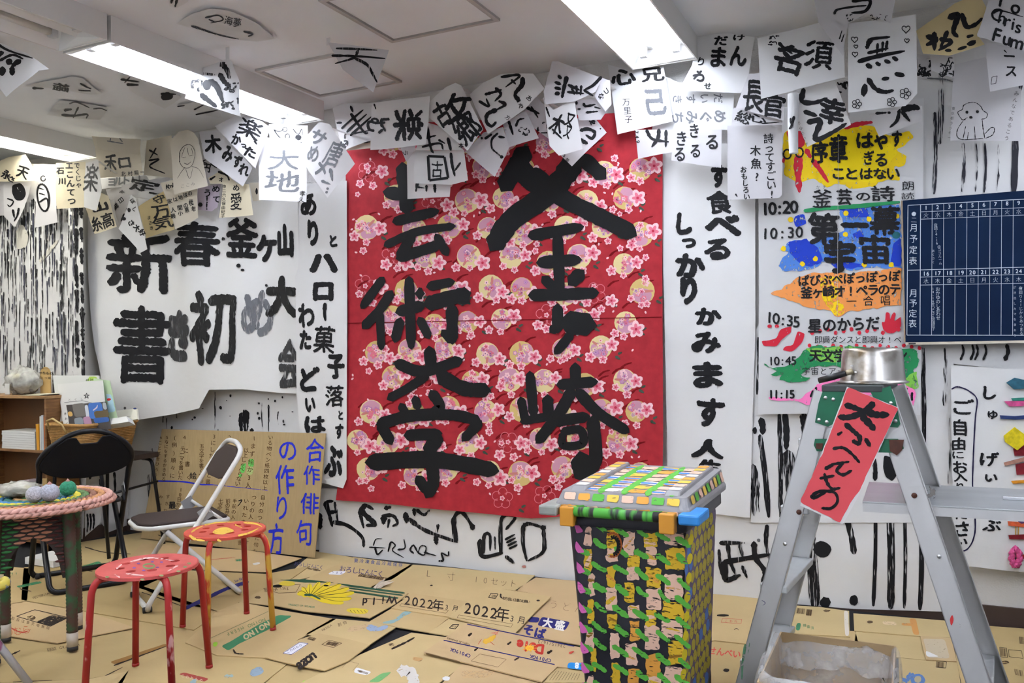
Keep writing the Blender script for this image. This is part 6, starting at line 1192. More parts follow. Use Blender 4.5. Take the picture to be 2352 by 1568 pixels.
# ---- crocheted balls and a plastic bag on the table
def ball(px, r, col, label, tip=None, z=TZ+.012, group='crocheted balls on the wicker table'):
    p = at(*px, 2, z+r*.9); t = thing('crochet_ball', label, 'ball', (p[0], p[1], z), 0, group); k = MB(); V = []; n, mrow = 22, 14
    for i in range(mrow+1):
        ph = math.pi*i/mrow
        for j in range(n):
            a = 2*math.pi*(j+.5*(i % 2))/n; rr = r*(1+.05*((i+j) % 2)); V.append((rr*math.sin(ph)*math.cos(a), rr*math.sin(ph)*math.sin(a), r*.96-rr*.96*math.cos(ph)))
    F = [(i*n+j, i*n+(j+1) % n, (i+1)*n+(j+1) % n, (i+1)*n+j) for i in range(mrow) for j in range(n)]
    obj('knit_body', V, F, mat('yarn_%d' % int(sum(col)*999), col, .95, var=.35, scale=120, bump=.8, bscale=160), t, True)
    if tip: obj('yarn_tip', *lathe([(.0, r*2.25), (r*.18, r*2.05), (r*.34, r*1.85), (r*.2, r*1.8)], n=12), mat('pink_tip_yarn', tip, .95), t, True)
ball((80, 1136), .033, srgb(214, 212, 218), 'greyish white crocheted ball beside the plastic bag')
ball((114, 1132), .036, srgb(206, 210, 222), 'white crocheted ball with a pink brown top', srgb(190, 140, 130))
ball((156, 1122), .032, srgb(70, 170, 130), 'green crocheted ball with a pink tip', srgb(220, 60, 120))
ball((62, 1128), .025, srgb(222, 206, 90), 'small yellow crocheted ball touching the plastic bag')
def lump(name, c, size, m, parent, seed, rough=.25, n=22, mm=12):
    V = []
    for i in range(mm+1):
        ph = math.pi*i/mm
        for j in range(n):
            a = 2*math.pi*j/n; d = np.array([math.sin(ph)*math.cos(a), math.sin(ph)*math.sin(a), -math.cos(ph)])
            f = 1+rough*mnoise.noise(Vector(d*2.2)+Vector((seed, 0, 0)))+rough*.5*mnoise.noise(Vector(d*6)+Vector((seed, 3, 0)))
            V.append((c[0]+size[0]*d[0]*f, c[1]+size[1]*d[1]*f, c[2]+max(0, size[2]*(1+d[2]*f))))
    F = [(i*n+j, i*n+(j+1) % n, (i+1)*n+(j+1) % n, (i+1)*n+j) for i in range(mm) for j in range(n)]
    return obj(name, V, F, m, parent, True)
def plastic(name, alpha, col=(.9, .9, .9), rough=.2, vary=(-.12, .3)):
    m = mat(name, col, rough, bump=.5, bscale=35); nt = m.node_tree; b = nt.nodes['Principled BSDF']
    n = nt.nodes.new('ShaderNodeTexNoise'); n.inputs['Scale'].default_value = 16; n.inputs['Detail'].default_value = 5
    r = nt.nodes.new('ShaderNodeMapRange'); r.inputs['From Min'].default_value = .35; r.inputs['From Max'].default_value = .7; r.inputs['To Min'].default_value = alpha+vary[0]; r.inputs['To Max'].default_value = alpha+vary[1]
    tcn = nt.nodes.new('ShaderNodeTexCoord'); nt.links.new(tcn.outputs['Object'], n.inputs[0]); nt.links.new(n.outputs[0], r.inputs[0]); nt.links.new(r.outputs[0], b.inputs['Alpha']); return m
p = at(30, 1138, 2, TZ+.02)
bag = thing('plastic_bag', 'crumpled clear plastic bag lying on the wicker table', 'bag', (p[0]-.02, p[1]+.03, TZ+.012))
lump('bag_film', (0, 0, 0), (.10, .075, .03), plastic('clear_bag', .55, (.62, .60, .52)), bag, 3, .35)
lump('bag_content', (.02, -.02, 0), (.05, .03, .018), mat('bag_content', (.22, .19, .14), .8, var=.5, scale=30), bag, 5, .3)
# ---- bench with basket -------------------------------------------------------------
bn = thing('bench_stool', 'dark low bench with splayed black legs under the wicker basket', 'bench', (-4.69, 3.75, 0)); BZ = .59
bevel(MB().box((-.235, -.225, BZ-.035), (.235, .225, BZ)).build('seat', mat('dark_brown_seat', (.035, .022, .018), .45, var=.3, scale=20), bn), .008, 3)
for sx, sy in ((1, 1), (1, -1), (-1, 1), (-1, -1)):
    obj('leg', *tube(fillet_path([(sx*.12, sy*.19, BZ-.045), (sx*.205, sy*.19, BZ-.047), (sx*.285 if sx > 0 else -.245, sy*.205, 0)], .05, 5), .011, 10), M_BTUBE, bn, True)
obj('stretcher', *tube([(.235, -.207, .37), (.235, .207, .40)], .008, 8), M_BTUBE, bn, True)
obj('stretcher', *tube([(-.21, -.205, .40), (.235, -.207, .37)], .008, 8), M_BTUBE, bn, True)
settle(bn); BZ += bn.location[2]
bk = thing('wicker_basket', 'honey coloured wicker basket holding leaflets on the dark bench', 'basket', (-4.735, 3.705, BZ+.001))
M_WK = mat('honey_wicker', srgb(186, 140, 78), .55, var=.3, scale=50)
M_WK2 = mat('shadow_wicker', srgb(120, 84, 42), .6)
bh = .205
def bring(z, g=0): f = z/bh; return rrect(.30+.075*f+g, .34+.06*f+g, .05, z, 5)
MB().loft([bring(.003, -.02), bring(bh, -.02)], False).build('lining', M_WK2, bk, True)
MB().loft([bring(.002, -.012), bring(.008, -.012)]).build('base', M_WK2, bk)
for i in range(19):
    z = .008+i*.0102; R = bring(z); Q = []; P = densify(R[:, :2], .012)
    for j, q in enumerate(P):
        nrm = q/np.linalg.norm(q); Q.append((*(q+nrm*(.0035 if (j+i) % 2 else -.002)), z))
    MB().tube(Q, .0056, 6, closed=True).build('weave_row', M_WK, bk, True)
MB().tube(bring(bh, .006), .0105, 8, closed=True).build('rim', M_WK, bk, True)
obj('handle', *tube([(-.10+.0, -.225, bh-.03), (-.095, -.245, bh+.03), (-.03, -.255, bh+.045), (.04, -.245, bh+.01), (.05, -.225, bh-.04)], .006, 8), mat('pale_wicker', srgb(196, 168, 110), .55), bk, True)
# leaflets standing in the basket
def leaf(name, quad, label, m, th=.004, items=None, cat='leaflet', group='leaflets in the wicker basket', Y=None):
    """an upright card given by the pixel corners of its face; Y = depths of its lower and upper edge"""
    (y0, y1) = Y; TL, TR, BR, BL = quad
    pts = np.array([at(*BL, 1, y0), at(*BR, 1, y0), at(*TR, 1, y1), at(*TL, 1, y1)])
    s = quad_surf(pts[0], pts[1], pts[2]); s.disp = None; bk_ = -s.n*th
    o = obj(name, np.concatenate([pts, pts+bk_]), [(0, 1, 2, 3), (7, 6, 5, 4), (0, 4, 5, 1), (1, 5, 6, 2), (2, 6, 7, 3), (3, 7, 4, 0)], m)
    tag(o, label, cat, group)
    if items: decal('printed_picture', items, s, o, 'leaflet_print', off=.0006, step=.00002, rough=.4)
    return o
M_CARD = mat('white_card', (.72, .72, .70), .5); M_CLR = plastic('clear_sleeve', .5, (.8, .8, .78))
leaf('leaflet_holder', [(121, 862), (226, 862), (246, 990), (136, 992)], 'pale plastic leaflet holder at the back of the basket', mat('frosted_holder', (.66, .67, .64), .35), .012, B([(134, 867), (222, 864), (225, 873), (135, 879)], srgb(168, 200, 90), 1, .2)+T('Bulletin', 182, 872, 212, 871, 9, w=.02, col=(.06, .1, .05), rough=0), Y=(3.62, 3.69))
leaf('leaflet', [(215, 868), (252, 874), (272, 975), (226, 985)], 'pale green and blue leaflet with a red spot', mat('green_leaflet', srgb(182, 205, 168), .5), .003, B([(240, 905), (256, 905), (266, 945), (244, 948)], srgb(170, 205, 220), 1, .2)+E(250, 917, 5, 3, srgb(210, 50, 50))+B([(218, 918), (236, 916), (236, 922), (219, 923)], srgb(225, 190, 60), 1, .3), Y=(3.625, 3.685))
leaf('leaflet', [(132, 882), (236, 873), (246, 985), (148, 990)], 'plain white leaflet with a small drawn star', M_CARD, .003, L([(199+7*math.cos(k*2.513-1.57), 909+7*math.sin(k*2.513-1.57)) for k in range(6)], 1.2)+T('とくし', 160, 918, 188, 916, 7, w=-.01)+L([(148, 924), (190, 920), (215, 926)], 1, GREYINK), Y=(3.60, 3.66))
leaf('photo_leaflet', [(152, 930), (243, 922), (255, 985), (162, 990)], 'leaflet with a grid of dark and blue photographs', mat('photo_dark', srgb(70, 66, 66), .4), .003, B([(165, 928), (194, 925), (199, 955), (172, 958)], srgb(120, 116, 112), 1, .2)+B([(202, 926), (233, 923), (240, 960), (207, 962)], srgb(70, 116, 190), 1, .2)+B([(215, 945), (248, 941), (252, 957), (219, 961)], srgb(110, 96, 70), 1, .6)+S([(214, 942), (222, 936), (224, 930)], 3, srgb(205, 190, 200))+B([(194, 930), (202, 929), (206, 960), (199, 962)], srgb(200, 205, 215), 1, .2)+B([(170, 960), (190, 957), (193, 976), (174, 978)], srgb(140, 150, 160), 1, .6)+B([(190, 958), (207, 955), (212, 974), (194, 976)], srgb(180, 140, 170), 1, .5)+B([(214, 960), (250, 957), (252, 968), (218, 972)], srgb(60, 100, 170), 1, .2)+B([(155, 945), (165, 944), (168, 956), (158, 957)], srgb(222, 180, 110), 1, .3)+B([(235, 924), (243, 923), (247, 940), (238, 941)], srgb(170, 175, 180), 1, .2), Y=(3.58, 3.62))
leaf('booklet', [(255, 944), (314, 938), (316, 962), (252, 972)], 'cream booklet held by a small binder clip', mat('cream_booklet', (.70, .68, .58), .6), .012, B([(283, 941), (293, 940), (294, 947), (282, 948)], (.04, .04, .04), 1, .2)+E(287, 937, 3, 3, (.05, .05, .05))+E(310, 938, 4, 2, srgb(40, 60, 120))+L([(262, 960), (300, 956)], .6, GREYINK), Y=(3.74, 3.78))
leaf('booklet', [(203, 968), (290, 956), (296, 968), (206, 982)], 'stack of white booklets lying in the front of the basket', M_CARD, .05, None, Y=(3.60, 3.62))
leaf('leaflet', [(146, 945), (154, 942), (160, 990), (150, 990)], 'slim white leaflet with small vertical lettering', M_CARD, .002, T('きおくの', 150, 950, 156, 984, 7, w=.01), Y=(3.58, 3.61))
# ---- bookshelf -----------------------------------------------------------------------
M_WOOD = mat('shelf_wood', srgb(150, 106, 60), .55, col2=srgb(112, 74, 38), scale=6, stretch=(2, 2, 14)); M_WOODT = mat('shelf_top_wood', srgb(176, 138, 92), .5, col2=srgb(150, 112, 70), scale=6, stretch=(2, 14, 2))
sx0, sx1, sy0, sy1, sz = -5.72, -4.948, 3.54, 3.768, .978
sh = thing('bookshelf', 'open wooden bookshelf with two bays beside the partition', 'bookshelf', ((sx0+sx1)/2, (sy0+sy1)/2, 0)); so = np.array(sh.location)
def bpart(nm, a, b, m=M_WOOD): return bevel(MB().box(np.array(a)-so, np.array(b)-so).build(nm, m, sh), .002)
bpart('side_panel', (sx1-.02, sy0, 0), (sx1, sy1, sz-.018)); bpart('side_panel', (sx0, sy0, 0), (sx0+.02, sy1, sz-.018))
bpart('top_board', (sx0, sy0-.006, sz-.018), (sx1+.004, sy1, sz), M_WOODT)
bpart('back_panel', (sx0+.02, sy1-.008, .06), (sx1-.02, sy1-.0005, sz-.0185), mat('shelf_back', srgb(120, 80, 44), .6, var=.2, scale=5))
for z in (.632, .30, .06): bpart('shelf_board', (sx0+.02, sy0+.002, z-.016), (sx1-.02, sy1-.008, z))
def book(x0, x1, z0, h, d, col, label, lean=0.0, y=None):
    w = x1-x0; yy = sy0+.012 if y is None else y
    t = thing('book', label, 'book', ((x0+x1)/2, yy+d/2, z0), 0, 'books in the bookshelf')
    R = Matrix.Rotation(lean, 3, 'Y')
    bevel(MB().box((-w/2, -d/2, .0005), (w/2, d/2, h), R).build('cover', mat('book_%d' % int(sum(c*k for c, k in zip(col, (100, 1000, 10000)))), col, .5), t), .001)
    MB().box((-w/2+.0025, -d/2+.003, .004), (w/2-.0025, d/2-.002, h+.0004), R).build('pages', M_CARD, t)
book(-4.990, -4.969, .6325, .215, .16, srgb(226, 110, 30), 'thick orange book standing at the end of the upper bay')
book(-5.016, -4.993, .6325, .222, .16, srgb(196, 200, 204), 'tall pale grey book beside the thick orange one')
book(-5.030, -5.019, .6325, .215, .16, srgb(226, 226, 220), 'thin white booklet between grey and yellow books')
book(-5.060, -5.036, .6325, .165, .15, srgb(226, 160, 40), 'short yellow orange book leaning beside the paper stack', -.05)
ps_ = thing('paper_stack', 'thick block of stacked white paper lying in the upper bay', 'paper', (-5.245, sy0+.10, .6325))
for i in range(8): MB().box((-.165+.002*(i % 3), -.085, i*.0145), (.165-.002*(i % 2), .085, i*.0145+.0135)).build('paper_block', M_CARD, ps_)
for i in range(7):
    o = obj('booklet', *MB_box((-5.150+.003*(i % 2), sy0+.02, .3005+i*.0165), (-4.992-.002*(i % 3), sy0+.15, .3005+i*.0165+.0155)), mat('booklet_%d' % (i % 3), [srgb(190, 180, 200), srgb(205, 200, 205), srgb(160, 150, 180)][i % 3], .6)); tag(o, 'lilac and white booklet in the stack of the lower bay', 'booklet', 'booklets stacked in the lower bay')
o = obj('card_box', *MB_box((-5.26, sy0+.015, .3005), (-5.165, sy0+.13, .425)), mat('pink_white_box', srgb(215, 200, 208), .6, col2=srgb(214, 130, 140), scale=18, thr=(.3, .36))); tag(o, 'pink and white card box standing in the lower bay', 'box')
o = obj('brochure', *MB_box((-5.155, sy0+.02, .4165), (-4.995, sy0+.14, .4215)), mat('dark_brochure', srgb(90, 84, 66), .5, col2=srgb(190, 185, 180), scale=14)); tag(o, 'dark photo brochure lying on the lower stack of booklets', 'booklet')
o = obj('cardboard_scrap', *MB_box((-4.985, sy0-.006, .26), (-4.944, sy0-.002, .46)), mat('kraft_scrap', srgb(190, 160, 104), .8)); tag(o, 'kraft cardboard strip fixed to the bookshelf edge', 'cardboard')
# things on top of the shelf
tg = thing('kraft_tag', 'arched kraft card tag standing on top of the bookshelf', 'tag', at(105, 884, 1, 3.70)*(1, 1, 0)+(0, 0, sz)); w = .052
arch = [(-w, 0), (w, 0), (w, .13)]+[(w*math.cos(a), .13+w*.95*math.sin(a)) for a in np.linspace(.3, math.pi-.3, 9)]+[(-w, .13)]
n = len(arch); V = [(x, -.002, z+.0005) for x, z in arch]+[(x, .002, z+.0005) for x, z in arch]
M_KR = mat('kraft_card', srgb(200, 166, 106), .8, var=.08, scale=20)
obj('card', V, [tuple(range(n)), tuple(range(n, 2*n))[::-1]]+[(i, n+i, n+(i+1) % n, (i+1) % n) for i in range(n)], M_KR, tg)
decal('handwriting', T('かりもの', 94, 856, 118, 857, 8, w=.01)+T('くつ用', 98, 868, 114, 868, 6, w=0)+L([(90, 846), (122, 847)], .7, KR), Surf((0, 3.698, 1), (0, -1, 0)), tg, off=.002)
bg = thing('bagged_goods', 'clear plastic bags of small goods heaped on top of the bookshelf', 'bag', (-5.33, 3.655, sz+.0005))
lump('bag_film', (0, 0, 0), (.15, .085, .09), plastic('clear_bag_shelf', .45, (.72, .72, .66)), bg, 9, .3)
lump('bag_content', (-.01, .01, 0), (.11, .06, .06), mat('grey_goods', (.25, .24, .22), .8, var=.5, scale=25), bg, 11, .35)
lump('yellow_tag', (-.03, -.03, .10), (.03, .012, .02), mat('yellow_tag', srgb(220, 200, 60), .6), bg, 13, .2)
MB().box((-.075, -.078, .004), (-.032, -.074, .075)).build('price_card', M_CARD, bg)
for i in range(4):
    o = obj('loose_paper', *MB_box((-5.20+.03*i, sy0+.0, sz+.001+i*.0022), (-5.01+.015*i, sy0+.15, sz+.0028+i*.0022)), mat('cream_loose_paper', (.62, .58, .44), .7)); tag(o, 'cream paper bag lying flat on the bookshelf top', 'paper', 'paper bags on the bookshelf top')
# ---- paper bundle under the table
o = obj('paper_bundle', *MB_box((-4.75, 3.25, .012), (-4.5, 3.42, .05)), M_CARD); tag(o, 'bundle of white paper on the floor behind the wicker table', 'paper')
# ---- placard ------------------------------------------------------------------------
A = at(320, 1243, 2, .012); Bq = at(722, 1285, 2, .012); A[1] = Bq[1] = 3.992; A = np.array([at(320, 1243, 1, 3.992)[0], 3.992, .012]); Bq = np.array([at(722, 1284, 1, 3.992)[0], 3.992, .012])
Ct = at(748, 995, 1, 4.074); pls = quad_surf(A, Bq, Ct)
pq = np.array([(321, 1246), (722, 1286), (748, 995), (372, 985)]); X = pls.px(pq); zf = .014
X[0] = X[3]+(X[0]-X[3])*(X[3, 2]-zf)/(X[3, 2]-X[0, 2]); X[1] = X[2]+(X[1]-X[2])*(X[2, 2]-zf)/(X[2, 2]-X[1, 2])
pl = obj('cardboard_placard', np.concatenate([X, X-pls.n*.006]), [(0, 1, 2, 3), (7, 6, 5, 4), (0, 4, 5, 1), (1, 5, 6, 2), (2, 6, 7, 3), (3, 7, 4, 0)], mat('placard_card', (.46, .335, .165), .85, var=.10, scale=6, stretch=(14, 14, 1)))
tag(pl, 'big cardboard placard with blue 合作俳句の作り方 leaning on the wall', 'placard')
BM = srgb(40, 52, 205); PC = srgb(92, 66, 36); it = []
for ch, b in (('合', (703, 1007, 743, 1062)), ('作', (697, 1069, 735, 1114)), ('俳', (691, 1131, 733, 1181)), ('句', (681, 1193, 717, 1254)), ('の', (641, 1013, 681, 1056)), ('作', (633, 1066, 677, 1135)), ('り', (635, 1139, 660, 1193)), ('方', (616, 1202, 652, 1274))): it += G(ch, *b, w=.012, col=BM, rough=.006)
it += S([(355, 1104), (420, 1106), (460, 1112), (490, 1113)], 3, BM, 1, taper=.9)+S([(490, 1113), (560, 1120), (616, 1126)], 1.5, BM, .8)+E(355, 1104, 4, 3.5, BM)
for P in (B([(571, 1054), (584, 1053), (583, 1072), (570, 1071)], srgb(110, 205, 100), .9, .5), B([(554, 1066), (566, 1063), (562, 1086), (552, 1086)], srgb(110, 205, 100), .9, .5), B([(567, 1074), (583, 1072), (580, 1090), (566, 1090)], srgb(170, 185, 120), .8, .5)): it += P
it += E(552, 1092, 4, 4, srgb(110, 205, 100), a=.9)
for tx, xa, ya, xb, yb, sz_ in (('いる物ペン紙四枚以上', 622, 1004, 608, 1120, 12), ('1まず絵か3人', 584, 1006, 570, 1114, 14), ('以上しゃべらない', 566, 1034, 546, 1110, 13), ('2このなかで', 528, 1004, 514, 1110, 13), ('3にしたたねと書', 492, 1002, 478, 1106, 13), ('五文字を書く物の', 464, 1024, 462, 1104, 12), ('4に書く', 424, 1004, 434, 1096, 13), ('テーマを書いた', 420, 1030, 414, 1096, 12), ('(例)順々に', 402, 1004, 396, 1092, 12), ('5なにをするかきめる', 384, 1004, 376, 1100, 10), ('6ことばをひろう', 370, 1004, 358, 1090, 10), ('自分のつくった句を', 604, 1142, 586, 1266, 12), ('つりの人とわたす', 584, 1142, 566, 1246, 12), ('いれたさくを書', 566, 1150, 552, 1246, 12), ('七文字をかく', 508, 1150, 498, 1200, 12), ('前の五文字の', 524, 1150, 520, 1200, 12), ('10日かん', 416, 1124, 408, 1170, 12), ('手前の人に', 540, 1150, 534, 1200, 11), ('すきなことば', 386, 1140, 372, 1220, 10), ('みんなでよむ', 370, 1140, 356, 1216, 10)): it += T(tx, xa, ya, xb, yb, sz_, w=.004, col=PC, a=1)
it += T('最', 396, 1160, 396, 1160, 18, w=.02)+T('絵', 444, 1092, 444, 1092, 17, w=.01)+S([(548, 1150), (556, 1148), (550, 1158), (546, 1162)], 2.5)
it += S([(363, 1228), (372, 1232), (366, 1238)], 1.5)
decal('marker_writing', it, pls, pl, 'marker_ink', off=.0008, step=.000005)
# ------------------------------------------------------------------ painted wheelie bin
bc = np.array([-.79, 2.62]); bin_ = thing('wheelie_bin', 'black wheelie bin hand painted with peach yellow and green strokes', 'bin', (*bc, 0))
M_BIN = mat('bin_black', (.016, .016, .02), .45, col2=(.035, .033, .045), scale=6)
M_LID = mat('bin_lid_grey', (.30, .29, .29), .5, var=.15, scale=10)
def ring(w, d, z, yc=0.0, r=.025): return rrect(w, d, r, z, 4, (0, yc))
MB().loft([ring(.285, .38, .035, .02), ring(.30, .40, .12, .018), ring(.352, .47, .70, 0), ring(.352, .47, .722, 0)]).build('body', M_BIN, bin_, True)
MB().loft([ring(.376, .494, .688), ring(.384, .502, .693), ring(.384, .502, .730), ring(.376, .494, .735)], False).build('rim', M_BIN, bin_, True)
lw, yf, yb = .172, -.222, .235
top = [(lw, yb, .804), (-lw, yb, .804), (-lw, yf, .788), (lw, yf, .788)]
k = MB().loft([ring(.41, .53, .737), ring(.414, .534, .752), ring(.402, .522, .762)], False)
tr = []
for (cx, cy, z), a0 in zip(top, (0, 90, 180, 270)):
    for j in range(5):
        a = math.radians(a0+90*j/4); tr.append((cx+.02*math.cos(a), cy+.02*math.sin(a), z))
k.loft([ring(.402, .522, .762), np.array(tr)], False).add(tr, [tuple(range(20))])
lid = k.build('lid', M_LID, bin_, False); bevel(lid, .006, 2)
for s_ in (-1, 1):       # raised rails along the lid, side ears and hinge lugs
    bevel(MB().add([(s_*.145-.022, yf+.02, .800), (s_*.145+.022, yf+.02, .800), (s_*.145+.022, yb-.01, .818), (s_*.145-.022, yb-.01, .818), (s_*.145-.026, yf-.015, .780), (s_*.145+.026, yf-.015, .780), (s_*.145+.026, yb, .795), (s_*.145-.026, yb, .795)], [(0, 1, 2, 3), (4, 5, 1, 0), (5, 6, 2, 1), (6, 7, 3, 2), (7, 4, 0, 3), (7, 6, 5, 4)]).build('lid_rail', M_LID, lid), .005, 2)
    bevel(MB().box((s_*.212-.03, -.30, .722), (s_*.212+.03, -.17, .752)).build('side_ear', mat('ear_blue', srgb(50, 140, 215), .5, var=.2, scale=20) if s_ > 0 else mat('ear_grey', (.33, .34, .30), .5, var=.2, scale=20), bin_), .006, 2)
    bevel(MB().box((s_*.15-.022, -.305, .695), (s_*.15+.022, -.268, .752)).build('hinge_lug', mat('lug_orange', srgb(205, 140, 40), .5, col2=srgb(60, 40, 14), scale=16, thr=(.34, .42)), bin_), .004, 2)
    V, F = lathe([(.012, -.015), (.075, -.015), (.082, -.008), (.082, .008), (.075, .015), (.012, .015)], n=28); V = V[:, [2, 0, 1]]+(s_*.118, .215, .083)
    obj('wheel', V, F, M_RUB, bin_, True)
obj('handle_bar', *tube([(-.15, -.288, .738), (.15, -.288, .738)], .015, 12), mat('handle_green', srgb(80, 170, 60), .5, col2=(.02, .02, .02), scale=12, stretch=(3, .3, .3), thr=(.42, .5)), bin_, True)
obj('axle', *tube([(-.125, .215, .083), (.125, .215, .083)], .009, 10), mat('grey_steel', (.42, .42, .42), .4, .6), bin_, True)
settle(bin_); bz = bin_.location[2]
PEA, YEL, GRE, PNK, ORG, WHT = srgb(232, 190, 165), srgb(222, 180, 52), srgb(96, 178, 70), srgb(222, 110, 180), srgb(226, 160, 70), srgb(226, 220, 210)
# front face
fz0, fz1 = .12+bz, .70+bz
fA = np.array([bc[0]-.15, bc[1]+.018-.20, fz0]); fB = np.array([bc[0]+.15, bc[1]+.018-.20, fz0]); fC = np.array([bc[0]-.176, bc[1]-.235, fz1])
fs = quad_surf(fA, fB, fC)
def ctr(p): return at(*p, 1, 2.4)
r = random.Random(3); it = []
def wob_rect(cx, cy, w, h, col, a=.93, rg=1.8):
    return B([(cx-w/2, cy-h/2), (cx, cy-h/2+r.uniform(-3, 3)), (cx+w/2, cy-h/2+r.uniform(-4, 4)), (cx+w/2+r.uniform(-4, 4), cy+h/2), (cx-w/2+r.uniform(-4, 4), cy+h/2+r.uniform(-4, 4))], col, a, rg, 4)
for ci, (cx, w) in enumerate(((1352, 15), (1404, 24), (1450, 26), (1497, 32), (1549, 42))):
    y = 1206+r.uniform(0, 20); j = ci
    while y < 1600:
        h = r.uniform(28, 58); col = PEA if j % 2 == 0 else r.choice((YEL, YEL, ORG)); xx = cx+(y-1200)*.028*(1-ci*.25)+r.uniform(-5, 5)
        it += wob_rect(xx, y+h/2, w*r.uniform(.75, 1.15), h, col, r.uniform(.74, .9), 3)
        if r.random() < .6: it += S([(xx-w*.4, y+h*r.uniform(.2, .8)), (xx+w*.4, y+h*r.uniform(.2, .8))], r.uniform(5, 12), r.choice((YEL, ORG, PEA, srgb(150, 110, 40))), .6)
        y += h+r.uniform(-2, 12); j += 1
for ci, x in enumerate((1378, 1428, 1474, 1524, 1570)):
    for i in range(9):
        y = 1208+i*46+ci*9+r.uniform(-4, 4); it += S([(x-14+r.uniform(-5, 5), y-11+r.uniform(-4, 4)), (x, y), (x+15, y+9+r.uniform(-4, 4))], r.uniform(10, 15), GRE, r.uniform(.78, .95), taper=.85)
for i in range(9):
    y = 1262+i*44; it += S([(1328+i*1.5, y), (1342+i*1.5, y+4), (1354+i*1.5, y+10)], 13, GRE, .9, taper=.9)
    y2 = 1212+i*46; it += B([(1321+i*2.2, y2-18), (1330+i*2.2, y2-8), (1342+i*2.2, y2+8), (1326+i*2.2, y2+12), (1321+i*2.2, y2)], PNK, .9, 1.5, 5)
for i in range(9): it += E(1588-i*2.5, 1238+i*44, 6, 13, srgb(190, 170, 40), 8, a=.95)
it += L([(1408+20*math.cos(t)*.95, 1250+27*math.sin(t)) for t in np.linspace(-2.2, 1.9, 14)], 6, srgb(170, 90, 40))+L([(1410+13*math.cos(t)*.95, 1252+20*math.sin(t)) for t in np.linspace(-2.0, 1.6, 12)], 9, (.012, .012, .014))
it = [q for q in it if q[0][:, 0].min() > 1319 and q[0][:, 0].max() < 1600]
decal('brush_strokes', it, fs, bin_, 'bin_paint', off=.0025, step=.00001, stretch=(40, 40, 160), kind='stuff', split=False)
# green band under the rim
rs = Surf((bc[0], bc[1]-.251, .71+bz), (0, -1, 0)); it = []
for x in (1345, 1400, 1462, 1524): it += wob_rect(x+22, 1180, 40, 20, GRE, .9)
decal('brush_strokes', it, rs, bin_, 'bin_paint', off=.002, step=.00001, stretch=(40, 40, 160), kind='stuff', split=False)
# right side face
sA_ = np.array([bc[0]+.15, bc[1]-.18, fz0]); sB_ = np.array([bc[0]+.15, bc[1]+.2, fz0]); sC_ = np.array([bc[0]+.176, bc[1]-.21, fz1])
sf = quad_surf(sA_, sB_, sC_); it = []
corner = lambda u, v: (sA_*(1-u)+sB_*u)*(1-v)+(sC_*(1-u)+np.array([bc[0]+.176, bc[1]+.22, fz1])*u)*v
def topx(P):
    d = np.asarray(P)-CAM; w_ = d@FW; return (W/2+FPX*(d@RI)/w_, H/2-FPX*(d@UP)/w_)
it += B([topx(corner(u, v)) for u, v in ((.02, .01), (.98, .01), (.98, .97), (.02, .97))], srgb(112, 96, 122), .93, .8, 8)
for i in range(7):
    for j in range(13):
        u, v = (i+.5+(.5 if j % 2 else 0))/8, (j+.5)/13.5
        x, y = topx(corner(u, v)); cc = srgb(80, 120, 190) if r.random() < .08 else srgb(188, 170, 62)
        it += E(x, y, 4.2, 15, cc, 4, a=.9, n=9)
decal('brush_strokes', it, sf, bin_, 'bin_paint', off=.0025, step=.00001, stretch=(40, 40, 160), kind='stuff', split=False)
# lid front edge
sk = Surf((bc[0], bc[1]-.268, .745+bz), (0, -1, 0)); it = []
for i in range(9):
    x0_ = topx((bc[0]-.18+i*.04, bc[1]-.268, .745+bz)); x1_ = topx((bc[0]-.18+i*.04+.034, bc[1]-.268, .745+bz))
    it += wob_rect((x0_[0]+x1_[0])/2, x0_[1], x1_[0]-x0_[0], 10, (ORG, GRE, PEA)[i % 3], .92, 1)
decal('brush_strokes', it, sk, bin_, 'bin_paint', off=.002, step=.00001, stretch=(60, 60, 60), kind='stuff', split=False)
fk = quad_surf(np.array([-.19, -.258, .763])+(bc[0], bc[1], bz), np.array([.19, -.258, .763])+(bc[0], bc[1], bz), np.array([.17, yf-.02, .788])+(bc[0], bc[1], bz)); it = []
for i in range(8):
    P = [topx(np.array(q)+(bc[0], bc[1], bz)) for q in ((-.175+i*.045, -.256, .765), (-.175+i*.045+.036, -.256, .765), (-.175+i*.045+.036, -.246, .784), (-.175+i*.045, -.246, .784))]
    it += B(P, (PEA, ORG, GRE, srgb(228, 190, 80))[i % 4], .92, .8, 4)
decal('brush_strokes', it, fk, bin_, 'bin_paint', off=.004, step=.00001, stretch=(60, 60, 60), kind='stuff', split=False)
# lid top
tp = [np.array(q)+(bc[0], bc[1], bz) for q in top]; ls = quad_surf(tp[2], tp[3], tp[0]); it = []
lp = lambda u, v: topx((tp[2]*(1-u)+tp[3]*u)*(1-v)+(tp[1]*(1-u)+tp[0]*u)*v)
for i in range(4):
    for j in range(7):
        u0, v0 = .10+i*.21, .02+j*.138; cc = (PEA, WHT, ORG, PEA, srgb(228, 190, 80))[(i+2*j) % 5]
        it += B([lp(u0, v0), lp(u0+.155, v0), lp(u0+.155, v0+.105), lp(u0, v0+.105)], cc, .88, 1.2, 5)
        if r.random() < .35: it += S([lp(u0, v0+.05), lp(u0+.15, v0+.05)], 4, srgb(70, 130, 205), .8)
    it += S([lp(.285+i*.21, .0), lp(.285+i*.21, .5), lp(.285+i*.21, .98)], 13, GRE, .9, taper=.7)
decal('brush_strokes', it, ls, bin_, 'bin_paint', off=.0015, step=.00001, stretch=(60, 60, 60), kind='stuff', split=False)
